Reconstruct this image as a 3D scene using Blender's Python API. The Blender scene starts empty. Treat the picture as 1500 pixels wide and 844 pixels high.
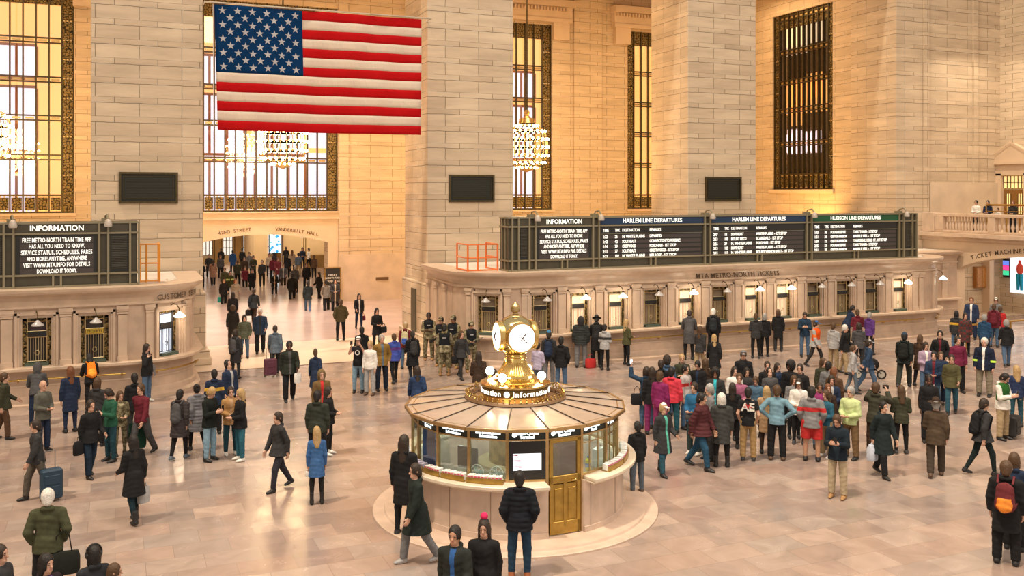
import bpy, math, random
import numpy as np
from mathutils import Vector, Matrix
random.seed(7); np.random.seed(7)
SC = bpy.context.scene
COL = SC.collection
R = math.radians

# ---------------------------------------------------------------- camera (level, on the north balcony)
CF, CH, HY, CA = 1380.0, 6.5, 283.7, R(22.845)      # focal px, eye height, horizon row, yaw
CS, CC = math.sin(CA), math.cos(CA)
cam_d = bpy.data.cameras.new('camera'); cam = bpy.data.objects.new('camera', cam_d); COL.objects.link(cam)
cam.location = (0, 0, CH); cam.rotation_euler = (R(90), 0, -CA)
cam_d.sensor_width = 36; cam_d.lens = CF/1500*36; cam_d.shift_y = -(422-HY)/1500; cam_d.clip_end = 400
SC.camera = cam

# ---------------------------------------------------------------- exposure, world, lights
SC.view_settings.view_transform = 'Standard'; SC.view_settings.look = 'None'
SC.view_settings.gamma = 1; SC.view_settings.use_curve_mapping = False
SC.view_settings.exposure = 0.12
w = bpy.data.worlds.new('world'); SC.world = w; w.use_nodes = True
bg = w.node_tree.nodes['Background']
bg.inputs[0].default_value = (1.0, .85, .69, 1); bg.inputs[1].default_value = .70

def light(kind, name, loc, energy, color, size=None, rot=(0, 0, 0), size_y=None, spread=None, radius=None):
    l = bpy.data.lights.new(name, kind); l.energy = energy; l.color = color
    if kind == 'AREA':
        l.shape = 'RECTANGLE' if size_y else 'SQUARE'; l.size = size
        if size_y: l.size_y = size_y
        if spread: l.spread = R(spread)
    if radius is not None and kind != 'AREA' and kind != 'SUN': l.shadow_soft_size = radius
    o = bpy.data.objects.new(name, l); o.location = loc; o.rotation_euler = rot; COL.objects.link(o)
    return o
# big hall light from the vault (steep, from the north side)
sun = light('SUN', 'hall_vault_light', (10, 10, 30), 2.3, (1.0, .82, .60)); sun.data.angle = R(3)
sun.rotation_euler = Vector((.42, .154, -1)).to_track_quat('-Z', 'Y').to_euler()
light('AREA', 'hall_ceiling_light', (12, 8, 26), 6200, (1.0, .84, .67), 26, (R(22), 0, 0), 16)
# warm floods behind the ticket offices that wash the recess walls
for i, (x, e) in enumerate([(-5.5, 900), (7.5, 620), (20.4, 1050), (33.5, 760)]):
    light('AREA', 'recess_flood', (x, 42.5, 4.3), e, (1.0, .56, .17), 7, (R(180-38), 0, 0), 1.2)
    light('AREA', 'recess_downlight', (x, 46, 18.5), e*.62, (1.0, .66, .33), 7, (0, 0, 0), 5)
light('AREA', 'passage_light', (7.55, 47.5, 17), 1100, (.96, .86, .84), 7, (0, 0, 0), 8, 70)

# ---------------------------------------------------------------- helpers
def dirpx(x, y):
    a = (x-750)/CF; return Vector((CS+a*CC, CC-a*CS, (HY-y)/CF))
def ground(x, y, z=0.0):                 # point at height z seen at pixel x, y
    v = dirpx(x, y); t = (z-CH)/v.z; return Vector((v.x*t, v.y*t, z))
def onY(x, y, Y):
    v = dirpx(x, y); t = Y/v.y; return Vector((v.x*t, Y, CH+v.z*t))
def onX(x, y, X):
    v = dirpx(x, y); t = X/v.x; return Vector((X, v.y*t, CH+v.z*t))

def tag(o, label=None, cat=None, group=None, kind=None):
    if label: o['label'] = label
    if cat: o['category'] = cat
    if group: o['group'] = group
    if kind: o['kind'] = kind
    return o
def empty(name, loc=(0, 0, 0), rz=0.0, parent=None):
    o = bpy.data.objects.new(name, None); COL.objects.link(o); o.location = loc; o.rotation_euler = (0, 0, rz)
    o.empty_display_size = .2
    if parent: o.parent = parent
    return o

MATS = {}
def newmat(name):
    m = bpy.data.materials.new(name); m.use_nodes = True; nt = m.node_tree
    return m, nt, nt.nodes['Principled BSDF']
def L(nt, a, b): nt.links.new(a, b)
def nd(nt, t, **kw):
    n = nt.nodes.new(t)
    for k, v in kw.items(): setattr(n, k, v)
    return n
def mth(nt, op, a, b=None, c=None):
    n = nt.nodes.new('ShaderNodeMath'); n.operation = op
    for i, v in enumerate((a, b, c)):
        if v is None: continue
        if isinstance(v, (int, float)): n.inputs[i].default_value = v
        else: L(nt, v, n.inputs[i])
    return n.outputs[0]
def plain(col, rough=.5, metal=0.0, noise=0.0, scale=8.0, bump=0.0, spec=.5, name=None, coat=0):
    key = ('p', tuple(col), rough, metal, noise, scale, bump, spec, coat)
    if key in MATS: return MATS[key]
    m, nt, b = newmat(name or 'paint')
    b.inputs['Base Color'].default_value = (*col, 1); b.inputs['Roughness'].default_value = rough
    b.inputs['Metallic'].default_value = metal; b.inputs['Specular IOR Level'].default_value = spec
    b.inputs['Coat Weight'].default_value = coat
    if noise or bump:
        tc = nd(nt, 'ShaderNodeTexCoord'); n = nd(nt, 'ShaderNodeTexNoise'); n.inputs['Scale'].default_value = scale
        n.inputs['Detail'].default_value = 4
        L(nt, tc.outputs['Object'], n.inputs['Vector'])
        if noise:
            mr = nd(nt, 'ShaderNodeMapRange'); mr.inputs[1].default_value = .3; mr.inputs[2].default_value = .7
            mr.inputs[3].default_value = 1-noise; mr.inputs[4].default_value = 1+noise
            L(nt, n.outputs[0], mr.inputs[0])
            mx = nd(nt, 'ShaderNodeVectorMath', operation='SCALE'); mx.inputs[0].default_value = col
            L(nt, mr.outputs[0], mx.inputs['Scale']); L(nt, mx.outputs[0], b.inputs['Base Color'])
        if bump:
            bp = nd(nt, 'ShaderNodeBump'); bp.inputs['Strength'].default_value = bump; bp.inputs['Distance'].default_value = .02
            L(nt, n.outputs[0], bp.inputs['Height']); L(nt, bp.outputs[0], b.inputs['Normal'])
    MATS[key] = m; return m
def emit(col, strength, name='lit'):
    key = ('e', tuple(col), strength)
    if key in MATS: return MATS[key]
    m, nt, b = newmat(name)
    b.inputs['Base Color'].default_value = (*[min(1, c*.8) for c in col], 1); b.inputs['Roughness'].default_value = .4
    b.inputs['Emission Color'].default_value = (*col, 1); b.inputs['Emission Strength'].default_value = strength
    MATS[key] = m; return m

def ashlar(name, cols, big=.52, small=.20, width=1.5, dark=.36, mort=.014, rough=.6, bump=.35):
    """limestone blocks in alternating tall and low courses, mapped on whichever vertical face"""
    m, nt, b = newmat(name)
    g = nd(nt, 'ShaderNodeNewGeometry'); sp = nd(nt, 'ShaderNodeSeparateXYZ'); L(nt, g.outputs['Position'], sp.inputs[0])
    sn = nd(nt, 'ShaderNodeSeparateXYZ'); L(nt, g.outputs['True Normal'], sn.inputs[0])
    ax = mth(nt, 'GREATER_THAN', mth(nt, 'ABSOLUTE', sn.outputs[0]), .6)
    u = mth(nt, 'ADD', mth(nt, 'MULTIPLY', sp.outputs[1], ax), mth(nt, 'MULTIPLY', sp.outputs[0], mth(nt, 'SUBTRACT', 1, ax)))
    per = big+small
    q = mth(nt, 'DIVIDE', sp.outputs[2], per); fl = mth(nt, 'FLOOR', q); fr = mth(nt, 'SUBTRACT', q, fl)
    k = big/per
    low = mth(nt, 'DIVIDE', fr, k)
    hi = mth(nt, 'ADD', 1, mth(nt, 'DIVIDE', mth(nt, 'SUBTRACT', fr, k), 1-k))
    s = mth(nt, 'GREATER_THAN', fr, k)
    v = mth(nt, 'ADD', mth(nt, 'MULTIPLY', fl, 2), mth(nt, 'ADD', mth(nt, 'MULTIPLY', low, mth(nt, 'SUBTRACT', 1, s)), mth(nt, 'MULTIPLY', hi, s)))
    cv = nd(nt, 'ShaderNodeCombineXYZ'); L(nt, u, cv.inputs[0]); L(nt, mth(nt, 'MULTIPLY', v, .5), cv.inputs[1])
    wn = nd(nt, 'ShaderNodeTexNoise'); wn.inputs['Scale'].default_value = 2.2; wn.inputs['Detail'].default_value = 3; L(nt, g.outputs['Position'], wn.inputs['Vector'])
    wa = nd(nt, 'ShaderNodeVectorMath', operation='MULTIPLY'); wa.inputs[1].default_value = (.05, .055, 0); L(nt, wn.outputs['Color'], wa.inputs[0])
    wb = nd(nt, 'ShaderNodeVectorMath', operation='ADD'); L(nt, cv.outputs[0], wb.inputs[0]); L(nt, wa.outputs[0], wb.inputs[1])
    br = nd(nt, 'ShaderNodeTexBrick'); L(nt, wb.outputs[0], br.inputs['Vector'])
    br.inputs['Scale'].default_value = 1; br.inputs['Brick Width'].default_value = width; br.inputs['Row Height'].default_value = .5
    br.inputs['Mortar Size'].default_value = mort; br.inputs['Mortar Smooth'].default_value = .3; br.offset = .43
    br.inputs['Bias'].default_value = -.1
    br.inputs['Color1'].default_value = (*cols[0], 1); br.inputs['Color2'].default_value = (*cols[1], 1)
    br.inputs['Mortar'].default_value = (*[c*dark for c in cols[0]], 1)
    n = nd(nt, 'ShaderNodeTexNoise'); n.inputs['Scale'].default_value = 1.1; n.inputs['Detail'].default_value = 6; n.inputs['Roughness'].default_value = .62
    sc = nd(nt, 'ShaderNodeVectorMath', operation='MULTIPLY'); sc.inputs[1].default_value = (.5, .5, 3.2)
    L(nt, g.outputs['Position'], sc.inputs[0]); L(nt, sc.outputs[0], n.inputs['Vector'])
    mr = nd(nt, 'ShaderNodeMapRange'); mr.inputs[1].default_value = .3; mr.inputs[2].default_value = .75
    mr.inputs[3].default_value = .80; mr.inputs[4].default_value = 1.10; L(nt, n.outputs[0], mr.inputs[0])
    mx = nd(nt, 'ShaderNodeVectorMath', operation='SCALE'); L(nt, br.outputs['Color'], mx.inputs[0]); L(nt, mr.outputs[0], mx.inputs['Scale'])
    L(nt, mx.outputs[0], b.inputs['Base Color'])
    b.inputs['Roughness'].default_value = rough; b.inputs['Specular IOR Level'].default_value = .3
    bp = nd(nt, 'ShaderNodeBump'); bp.inputs['Strength'].default_value = bump; bp.inputs['Distance'].default_value = .03
    hh = mth(nt, 'SUBTRACT', mth(nt, 'MULTIPLY', n.outputs[0], .4), br.outputs['Fac'])
    L(nt, hh, bp.inputs['Height']); L(nt, bp.outputs[0], b.inputs['Normal'])
    return m
def marble_floor(name):
    m, nt, b = newmat(name)
    g = nd(nt, 'ShaderNodeNewGeometry')
    br = nd(nt, 'ShaderNodeTexBrick'); L(nt, g.outputs['Position'], br.inputs['Vector'])
    br.inputs['Scale'].default_value = 1; br.inputs['Brick Width'].default_value = .98; br.inputs['Row Height'].default_value = .66
    br.inputs['Mortar Size'].default_value = .006; br.offset = .5; br.inputs['Bias'].default_value = -.2
    br.inputs['Color1'].default_value = (.41, .325, .28, 1); br.inputs['Color2'].default_value = (.30, .215, .185, 1)
    br.inputs['Mortar'].default_value = (.27, .205, .175, 1)
    # second brick layer on the same grid gives greyer slabs
    b2 = nd(nt, 'ShaderNodeTexBrick'); ad = nd(nt, 'ShaderNodeVectorMath', operation='ADD'); ad.inputs[1].default_value = (.98*14, .66*22, 0)
    L(nt, g.outputs['Position'], ad.inputs[0]); L(nt, ad.outputs[0], b2.inputs['Vector'])
    for k in ('Scale', 'Brick Width', 'Row Height', 'Mortar Size'): b2.inputs[k].default_value = br.inputs[k].default_value
    b2.offset = .5; b2.inputs['Color1'].default_value = (1.06, 1.02, .99, 1); b2.inputs['Color2'].default_value = (.80, .84, .88, 1); b2.inputs['Mortar'].default_value = (1, 1, 1, 1)
    n = nd(nt, 'ShaderNodeTexNoise'); n.inputs['Scale'].default_value = 1.3; n.inputs['Detail'].default_value = 7; n.inputs['Distortion'].default_value = 1.4
    L(nt, g.outputs['Position'], n.inputs['Vector'])
    mr = nd(nt, 'ShaderNodeMapRange'); mr.inputs[1].default_value = .3; mr.inputs[2].default_value = .72; mr.inputs[3].default_value = .84; mr.inputs[4].default_value = 1.12
    L(nt, n.outputs[0], mr.inputs[0])
    m1 = nd(nt, 'ShaderNodeVectorMath', operation='MULTIPLY'); L(nt, br.outputs['Color'], m1.inputs[0]); L(nt, b2.outputs['Color'], m1.inputs[1])
    m2 = nd(nt, 'ShaderNodeVectorMath', operation='SCALE'); L(nt, m1.outputs[0], m2.inputs[0]); L(nt, mr.outputs[0], m2.inputs['Scale'])
    L(nt, m2.outputs[0], b.inputs['Base Color'])
    b.inputs['Specular IOR Level'].default_value = .6
    r2 = nd(nt, 'ShaderNodeMapRange'); r2.inputs[1].default_value = .3; r2.inputs[2].default_value = .7; r2.inputs[3].default_value = .16; r2.inputs[4].default_value = .30
    L(nt, n.outputs[0], r2.inputs[0]); L(nt, r2.outputs[0], b.inputs['Roughness'])
    return m
def ornate(name, c1, c2, scale=7.0, metal=.6, rough=.4):
    """cast bronze scrollwork: raised light figures on a dark ground"""
    m, nt, b = newmat(name)
    g = nd(nt, 'ShaderNodeNewGeometry')
    v = nd(nt, 'ShaderNodeTexVoronoi'); v.feature = 'DISTANCE_TO_EDGE'; v.inputs['Scale'].default_value = scale; v.inputs['Randomness'].default_value = .7
    L(nt, g.outputs['Position'], v.inputs['Vector'])
    n = nd(nt, 'ShaderNodeTexNoise'); n.inputs['Scale'].default_value = scale*2.2; n.inputs['Detail'].default_value = 2; L(nt, g.outputs['Position'], n.inputs['Vector'])
    s = mth(nt, 'ADD', mth(nt, 'MULTIPLY', v.outputs[0], 1.6), mth(nt, 'MULTIPLY', n.outputs[0], .9))
    cr = nd(nt, 'ShaderNodeValToRGB'); cr.color_ramp.elements[0].position = .5; cr.color_ramp.elements[1].position = .72
    cr.color_ramp.elements[0].color = (*c1, 1); cr.color_ramp.elements[1].color = (*c2, 1)
    L(nt, s, cr.inputs[0]); L(nt, cr.outputs[0], b.inputs['Base Color'])
    b.inputs['Metallic'].default_value = metal; b.inputs['Roughness'].default_value = rough
    bp = nd(nt, 'ShaderNodeBump'); bp.inputs['Strength'].default_value = .8; bp.inputs['Distance'].default_value = .04
    L(nt, s, bp.inputs['Height']); L(nt, bp.outputs[0], b.inputs['Normal'])
    return m
def glass(name, col=(1, 1, 1), rough=.02, alpha=.25):
    """thin pane: mostly see-through with a sheen"""
    m = bpy.data.materials.new(name); m.use_nodes = True; nt = m.node_tree; nt.nodes.clear()
    o = nd(nt, 'ShaderNodeOutputMaterial'); mx = nd(nt, 'ShaderNodeMixShader'); t = nd(nt, 'ShaderNodeBsdfTransparent'); gl = nd(nt, 'ShaderNodeBsdfGlossy')
    t.inputs[0].default_value = (*col, 1); gl.inputs['Roughness'].default_value = rough; mx.inputs[0].default_value = alpha
    L(nt, t.outputs[0], mx.inputs[1]); L(nt, gl.outputs[0], mx.inputs[2]); L(nt, mx.outputs[0], o.inputs[0])
    return m

class MB:
    """collects shapes; build() links them as ONE mesh object"""
    def __init__(s): s.v = []; s.f = []; s.m = []
    def add(s, vs, fs, mi=0):
        o = len(s.v); s.v += [tuple(v) for v in vs]; s.f += [tuple(i+o for i in f) for f in fs]; s.m += [mi]*len(fs); return s
    def box(s, x0, x1, y0, y1, z0, z1, mi=0):
        vs = [(x, y, z) for z in (z0, z1) for y in (y0, y1) for x in (x0, x1)]
        return s.add(vs, [(0, 2, 3, 1), (4, 5, 7, 6), (0, 1, 5, 4), (2, 6, 7, 3), (0, 4, 6, 2), (1, 3, 7, 5)], mi)
    def obox(s, c, ux, uy, uz, mi=0):      # oriented box: centre and three half-vectors
        c, ux, uy, uz = map(Vector, (c, ux, uy, uz))
        vs = [c+ux*a+uy*b+uz*d for d in (-1, 1) for b in (-1, 1) for a in (-1, 1)]
        return s.add(vs, [(0, 2, 3, 1), (4, 5, 7, 6), (0, 1, 5, 4), (2, 6, 7, 3), (0, 4, 6, 2), (1, 3, 7, 5)], mi)
    def prism(s, poly, z0, z1, mi=0):
        n = len(poly); vs = [(x, y, z0) for x, y in poly]+[(x, y, z1) for x, y in poly]
        return s.add(vs, [tuple(range(n))[::-1], tuple(range(n, 2*n))]+[(i, (i+1) % n, n+(i+1) % n, n+i) for i in range(n)], mi)
    def tube(s, pts, r, n=8, mi=0, caps=True):
        pts = [Vector(p) for p in pts]; rr = r if isinstance(r, (list, tuple)) else [r]*len(pts)
        vs = []; up = Vector((0, 0, 1))
        for i, p in enumerate(pts):
            t = (pts[min(i+1, len(pts)-1)]-pts[max(i-1, 0)]).normalized()
            a = t.cross(up if abs(t.z) < .95 else Vector((1, 0, 0))).normalized(); b = t.cross(a)
            for k in range(n):
                q = 2*math.pi*k/n; vs.append(p+(a*math.cos(q)+b*math.sin(q))*rr[i])
        fs = [(i*n+k, i*n+(k+1) % n, (i+1)*n+(k+1) % n, (i+1)*n+k) for i in range(len(pts)-1) for k in range(n)]
        if caps: fs += [tuple(range(n))[::-1], tuple((len(pts)-1)*n+k for k in range(n))]
        return s.add(vs, fs, mi)
    def lathe(s, prof, c=(0, 0, 0), n=32, mi=0, axis=None):
        """prof: list of (radius, height); axis: matrix to orient"""
        vs = []; c = Vector(c)
        for r_, z in prof:
            for k in range(n):
                q = 2*math.pi*k/n; p = Vector((r_*math.cos(q), r_*math.sin(q), z))
                if axis is not None: p = axis @ p
                vs.append(p+c)
        m_ = len(prof)
        fs = [(i*n+k, i*n+(k+1) % n, (i+1)*n+(k+1) % n, (i+1)*n+k) for i in range(m_-1) for k in range(n)]
        if prof[0][0] > 1e-6: fs.append(tuple(range(n))[::-1])
        if prof[-1][0] > 1e-6: fs.append(tuple((m_-1)*n+k for k in range(n)))
        return s.add(vs, fs, mi)
    def ball(s, c, r, n=12, mi=0, sc=(1, 1, 1)):
        prof = [(max(1e-7, math.sin(math.pi*i/(n//2))), -math.cos(math.pi*i/(n//2))) for i in range(n//2+1)]
        M = Matrix.Diagonal((r*sc[0], r*sc[1], r*sc[2]))
        return s.lathe(prof, c, n, mi, M)
    def sweep(s, path, prof, mi=0, closed=False):
        """path: plan points [(x,y)], prof: [(out, z)] with out measured to the right-hand side of the path"""
        n = len(path); P = [Vector((p[0], p[1])) for p in path]; nor = []
        for i in range(n):
            a = P[i]-P[i-1] if (i > 0 or closed) else P[i+1]-P[i]
            b = P[(i+1) % n]-P[i] if (i < n-1 or closed) else P[i]-P[i-1]
            a.normalize(); b.normalize(); na = Vector((a.y, -a.x)); nb = Vector((b.y, -b.x)); m_ = (na+nb)
            m_.normalize(); m_ /= max(.35, m_.dot(na)); nor.append(m_)
        k = len(prof); vs = []
        for i in range(n):
            for o, z in prof: q = P[i]+nor[i]*o; vs.append((q.x, q.y, z))
        fs = []
        for i in range(n if closed else n-1):
            j = (i+1) % n
            for a in range(k-1): fs.append((i*k+a, j*k+a, j*k+a+1, i*k+a+1))
        if not closed:
            fs.append(tuple(range(k))); fs.append(tuple((n-1)*k+a for a in range(k))[::-1])
        return s.add(vs, fs, mi)
    def build(s, name, mats, parent=None, smooth=False, bevel=0.0, loc=None, rz=None, fix=True):
        me = bpy.data.meshes.new(name); me.from_pydata(s.v, [], s.f)
        mats = mats if isinstance(mats, (list, tuple)) else [mats]
        for m in mats: me.materials.append(m)
        if len(mats) > 1: me.polygons.foreach_set('material_index', s.m)
        if smooth: me.polygons.foreach_set('use_smooth', [True]*len(me.polygons))
        me.update()
        if fix and len(s.f) < 20000:
            import bmesh
            bm = bmesh.new(); bm.from_mesh(me); bmesh.ops.recalc_face_normals(bm, faces=bm.faces); bm.to_mesh(me); bm.free()
        if smooth: me.set_sharp_from_angle(angle=R(40))
        o = bpy.data.objects.new(name, me); COL.objects.link(o)
        if parent: o.parent = parent
        if loc is not None: o.location = loc
        if rz is not None: o.rotation_euler = (0, 0, rz)
        if bevel:
            b = o.modifiers.new('bevel', 'BEVEL'); b.width = bevel; b.segments = 1; b.limit_method = 'ANGLE'
        return o
def struct(o): o['kind'] = 'structure'; return o

def text_mesh(name, body, size, mat, parent=None, M=None, align='CENTER', extrude=.004, spacing=1.0, wide=1.0, res=2, bold=0.0):
    """lettering as a mesh; M places the text plane (x right, y up)"""
    cu = bpy.data.curves.new(name, 'FONT'); cu.body = body; cu.size = size; cu.align_x = align; cu.align_y = 'CENTER'
    cu.extrude = extrude; cu.resolution_u = res; cu.space_character = spacing; cu.offset = bold
    t = bpy.data.objects.new(name, cu); COL.objects.link(t)
    dg = bpy.context.evaluated_depsgraph_get(); me = bpy.data.meshes.new_from_object(t.evaluated_get(dg))
    bpy.data.objects.remove(t); bpy.data.curves.remove(cu)
    me.name = name
    if wide != 1.0: me.transform(Matrix.Diagonal((wide, 1, 1, 1)))
    if M is not None: me.transform(M)
    me.materials.clear(); me.materials.append(mat)
    o = bpy.data.objects.new(name, me); COL.objects.link(o)
    if parent: o.parent = parent
    return o
def plane_M(origin, xdir, ydir):
    x = Vector(xdir).normalized(); y = Vector(ydir).normalized(); z = x.cross(y)
    M = Matrix((x, y, z)).transposed().to_4x4(); M.translation = Vector(origin); return M
# ================================================================ materials of the building
M_PIER = ashlar('limestone_pier', [(.66, .53, .385), (.54, .42, .30)])
M_RECESS = ashlar('limestone_recess', [(.64, .50, .35), (.56, .43, .295)], .48, .20, 1.3)
M_FLOOR = marble_floor('tennessee_marble')
M_LIGHTM = plain((.66, .53, .40), .34, 0, .10, 1.5, .05, name='cream_marble')
M_MARB = plain((.52, .385, .29), .40, 0, .14, 2.2, .12, name='booth_marble')
M_TRIM = plain((.58, .44, .33), .38, 0, .10, 3, .08, name='marble_trim')
M_BRONZE = plain((.085, .062, .030), .42, .75, .2, 9, .1, name='dark_bronze')
M_GOLDB = plain((.50, .33, .10), .30, 1, .15, 12, .1, name='worked_brass')
M_ORN = ornate('cast_bronze_ornament', (.020, .015, .007), (.26, .18, .065), 6.5)
M_BLACK = plain((.012, .012, .013), .45, name='black_paint')
M_CARVE = plain((.10, .065, .04), .8, name='incised_letter')

CX, BW, PW = 7.56, 8.94, 3.91           # passage centre line, bay width, pier width
YP, YPB, YW = 37.7, 41.0, 53.8          # pier front, pier back, back wall of the recess
ZT = 21.0
PITCH = BW+PW
struct(MB().box(-30, 37.8, 38.0, 58.4, 21.9, 22.2).build('ceiling', plain((.60, .48, .33), .7)))  # lid over the recess, out of view, added to keep world light out
# ---------------------------------------------------------------- floor
f = MB(); f.box(-30, 60, -2, 36.0, -.3, 0); struct(f.build('floor', M_FLOOR))
f = MB(); f.box(-30, 60, 36.0, 41.9, -.3, .001); struct(f.build('floor', M_LIGHTM))
f = MB(); n = 8
ys = [41.9, 46, 50, 53.8, 58, 92]; zs = [0, .05, .18, .30, .34, .34]
M_PASS = plain((.46, .34, .28), .19, 0, .10, .9, .02, spec=.8, name='passage_marble')
for i in range(5): f.add([(-30, ys[i], zs[i]), (37.8, ys[i], zs[i]), (37.8, ys[i+1], zs[i+1]), (-30, ys[i+1], zs[i+1])], [(0, 1, 2, 3)])
struct(f.build('floor', M_PASS, fix=False))
f = MB(); f.box(-30, 39.6, 35.9, 36.0, 0, .012); struct(f.build('trim_1', plain((.16, .10, .07), .5, name='floor_border')))
# ---------------------------------------------------------------- piers
PX = [CX-BW/2-PW+k*PITCH for k in range(-1, 4)]
for k, x in enumerate(PX):
    m = MB(); x1 = x+PW if k < 4 else 39.62
    m.box(x, x1, YP, YPB, 3.2 if k != 4 else 0, ZT)
    m.box(x-.0, x1, YP-.0, YPB, 0, 3.2)
    m.box(x-.10, x1+.10, YP-.12, YPB+.1, 0, 2.75); m.box(x-.22, x1+.22, YP-.25, YPB+.2, 0, .55); m.box(x-.30, x1+.30, YP-.34, YPB+.25, 0, .28)
    struct(m.build('wall_south' if k == 0 else 'wall_south', M_PIER, bevel=.03))
# arch soffits joining the piers high up
for k in range(4):
    m = MB(); x0 = PX[k]+PW; m.box(x0-.1, PX[k+1]+.1, YP+.2, YPB, 19.2, ZT+1); struct(m.build('wall_arch', M_PIER))
# ---------------------------------------------------------------- back wall of the recess with its tall windows
WZ0, WZ1 = 5.5, 17.15
def wallY(name, x0, x1, z0, z1, holes, Y, mat, t=.6, sign=1):
    m = MB(); xs = sorted({x0, x1, *[h[0] for h in holes], *[h[1] for h in holes]})
    for a, b in zip(xs, xs[1:]):
        hs = sorted([(h[2], h[3]) for h in holes if h[0] <= a+1e-6 and h[1] >= b-1e-6]); z = z0
        for h0, h1 in hs:
            if h0 > z+1e-6: m.box(a, b, Y, Y+t, z, h0)
            z = h1
        if z < z1-1e-6: m.box(a, b, Y, Y+t, z, z1)
    return m
WIN = [(CX-4.25, CX+4.25), (17.08, 25.42), (30.86, 37.6), (-10.3, -1.96)]
AX0, AX1 = 3.9, 11.22
m = wallY('w', -30, 37.8, 0, ZT, [(a, b, WZ0, WZ1) for a, b in WIN]+[(AX0, AX1, 0, 4.25)], YW, M_RECESS, 1.0)
# flat arch over the passage
pts = []
for i in range(17):
    x = AX0+(AX1-AX0)*i/16; u = (x-CX)/((AX1-AX0)/2); pts.append((x, 3.72+.50*(1-u*u)))
for (xa, za), (xb, zb) in zip(pts, pts[1:]):
    m.add([(xa, YW, za), (xb, YW, zb), (xb, YW, 4.26), (xa, YW, 4.26), (xa, YW+1, za), (xb, YW+1, zb), (xb, YW+1, 4.26), (xa, YW+1, 4.26)], [(0, 1, 2, 3), (4, 7, 6, 5), (0, 4, 5, 1)])
struct(m.build('wall_recess', M_RECESS))
M_SMOOTH = plain((.62, .47, .33), .5, 0, .07, 1.2, .05, name='smooth_limestone')
m = MB(); m.add([(AX0, YW-.04, 0), (AX0, YW-.04, 5.05), (CX-4.25, YW-.04, 5.05), (CX-4.25, YW-.04, 0)], [(0, 1, 2, 3)])
m.add([(AX1, YW-.04, 0), (AX1, YW-.04, 5.05), (CX+4.25, YW-.04, 5.05), (CX+4.25, YW-.04, 0)], [(0, 1, 2, 3)])
for (xa, za), (xb, zb) in zip(pts, pts[1:]): m.add([(xa, YW-.04, za), (xb, YW-.04, zb), (xb, YW-.04, 5.05), (xa, YW-.04, 5.05)], [(0, 1, 2, 3)])
m.sweep([(x, z) for x, z in pts], [(0, 0)], 0) if False else None
struct(m.build('trim_2', M_SMOOTH))
m = MB(); m.box(CX-4.3, CX+4.3, YW-.16, YW, 5.05, 5.13); m.box(CX-4.3, CX+4.3, YW-.10, YW, 5.13, 5.42); m.box(CX-4.3, CX+4.3, YW-.2, YW, 5.42, 5.5)
for a, b in WIN[1:]: m.box(a-.1, b+.1, YW-.18, YW, 5.36, 5.5)
struct(m.build('trim_3', M_SMOOTH))
# corner pilasters beside the passage, low plinth of the back wall
m = MB(); m.box(11.85, 12.45, YW-.12, YW, 0, ZT); m.box(26.9, 28.9, YW-.15, YW, 5, ZT)
struct(m.build('wall_recess', M_RECESS))
m = MB(); m.box(11.8, 37.7, YW-.14, YW, 0, 3.0); struct(m.build('baseboard_recess', plain((.55, .43, .33), .4, 0, .14, 1.3, .05)))
# moulded heads above the side windows
m = MB()
for a, b in (WIN[1], WIN[2], WIN[3]):
    m.box(a-1.2, b+1.2, YW-.5, YW, 17.25, 17.5); m.box(a-1.3, b+1.3, YW-.8, YW, 18.2, 18.6)
    for i in range(int((b-a+2.2)/.22)): m.box(a-1.1+i*.22, a-1.0+i*.22, YW-.66, YW-.4, 17.95, 18.15)
    m.box(a-1.2, b+1.2, YW-.45, YW, 17.5, 18.2)
    for s_ in (-1, 1):
        xx = (a-.5) if s_ < 0 else (b+.5); m.box(xx-.55, xx+.55, YW-.35, YW, 16.2, 17.25)
struct(m.build('trim_4', M_SMOOTH))
# end wall of the recess (west) with its own window
SX = PX[4]
def wallX(x, y0, y1, z0, z1, holes, mat, t=1.0):
    m = MB(); ys_ = sorted({y0, y1, *[h[0] for h in holes], *[h[1] for h in holes]})
    for a, b in zip(ys_, ys_[1:]):
        z = z0
        for h0, h1 in sorted([(h[2], h[3]) for h in holes if h[0] <= a+1e-6 and h[1] >= b-1e-6]):
            if h0 > z: m.box(x, x+t, a, b, z, h0)
            z = h1
        if z < z1: m.box(x, x+t, a, b, z, z1)
    return m
struct(wallX(SX+.06, YPB-.05, YW+1, 0, ZT, [(42.5, 47.85, 6.75, 17.5)], M_RECESS).build('wall_west', M_RECESS))
m = MB(); m.box(SX-.12, SX+.1, 42.3, 48.05, 6.52, 6.75); struct(m.build('trim_5', M_SMOOTH, bevel=.02))
struct(MB().box(-31, -30, -2, 60, 0, ZT).build('wall_east', M_RECESS))
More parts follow.
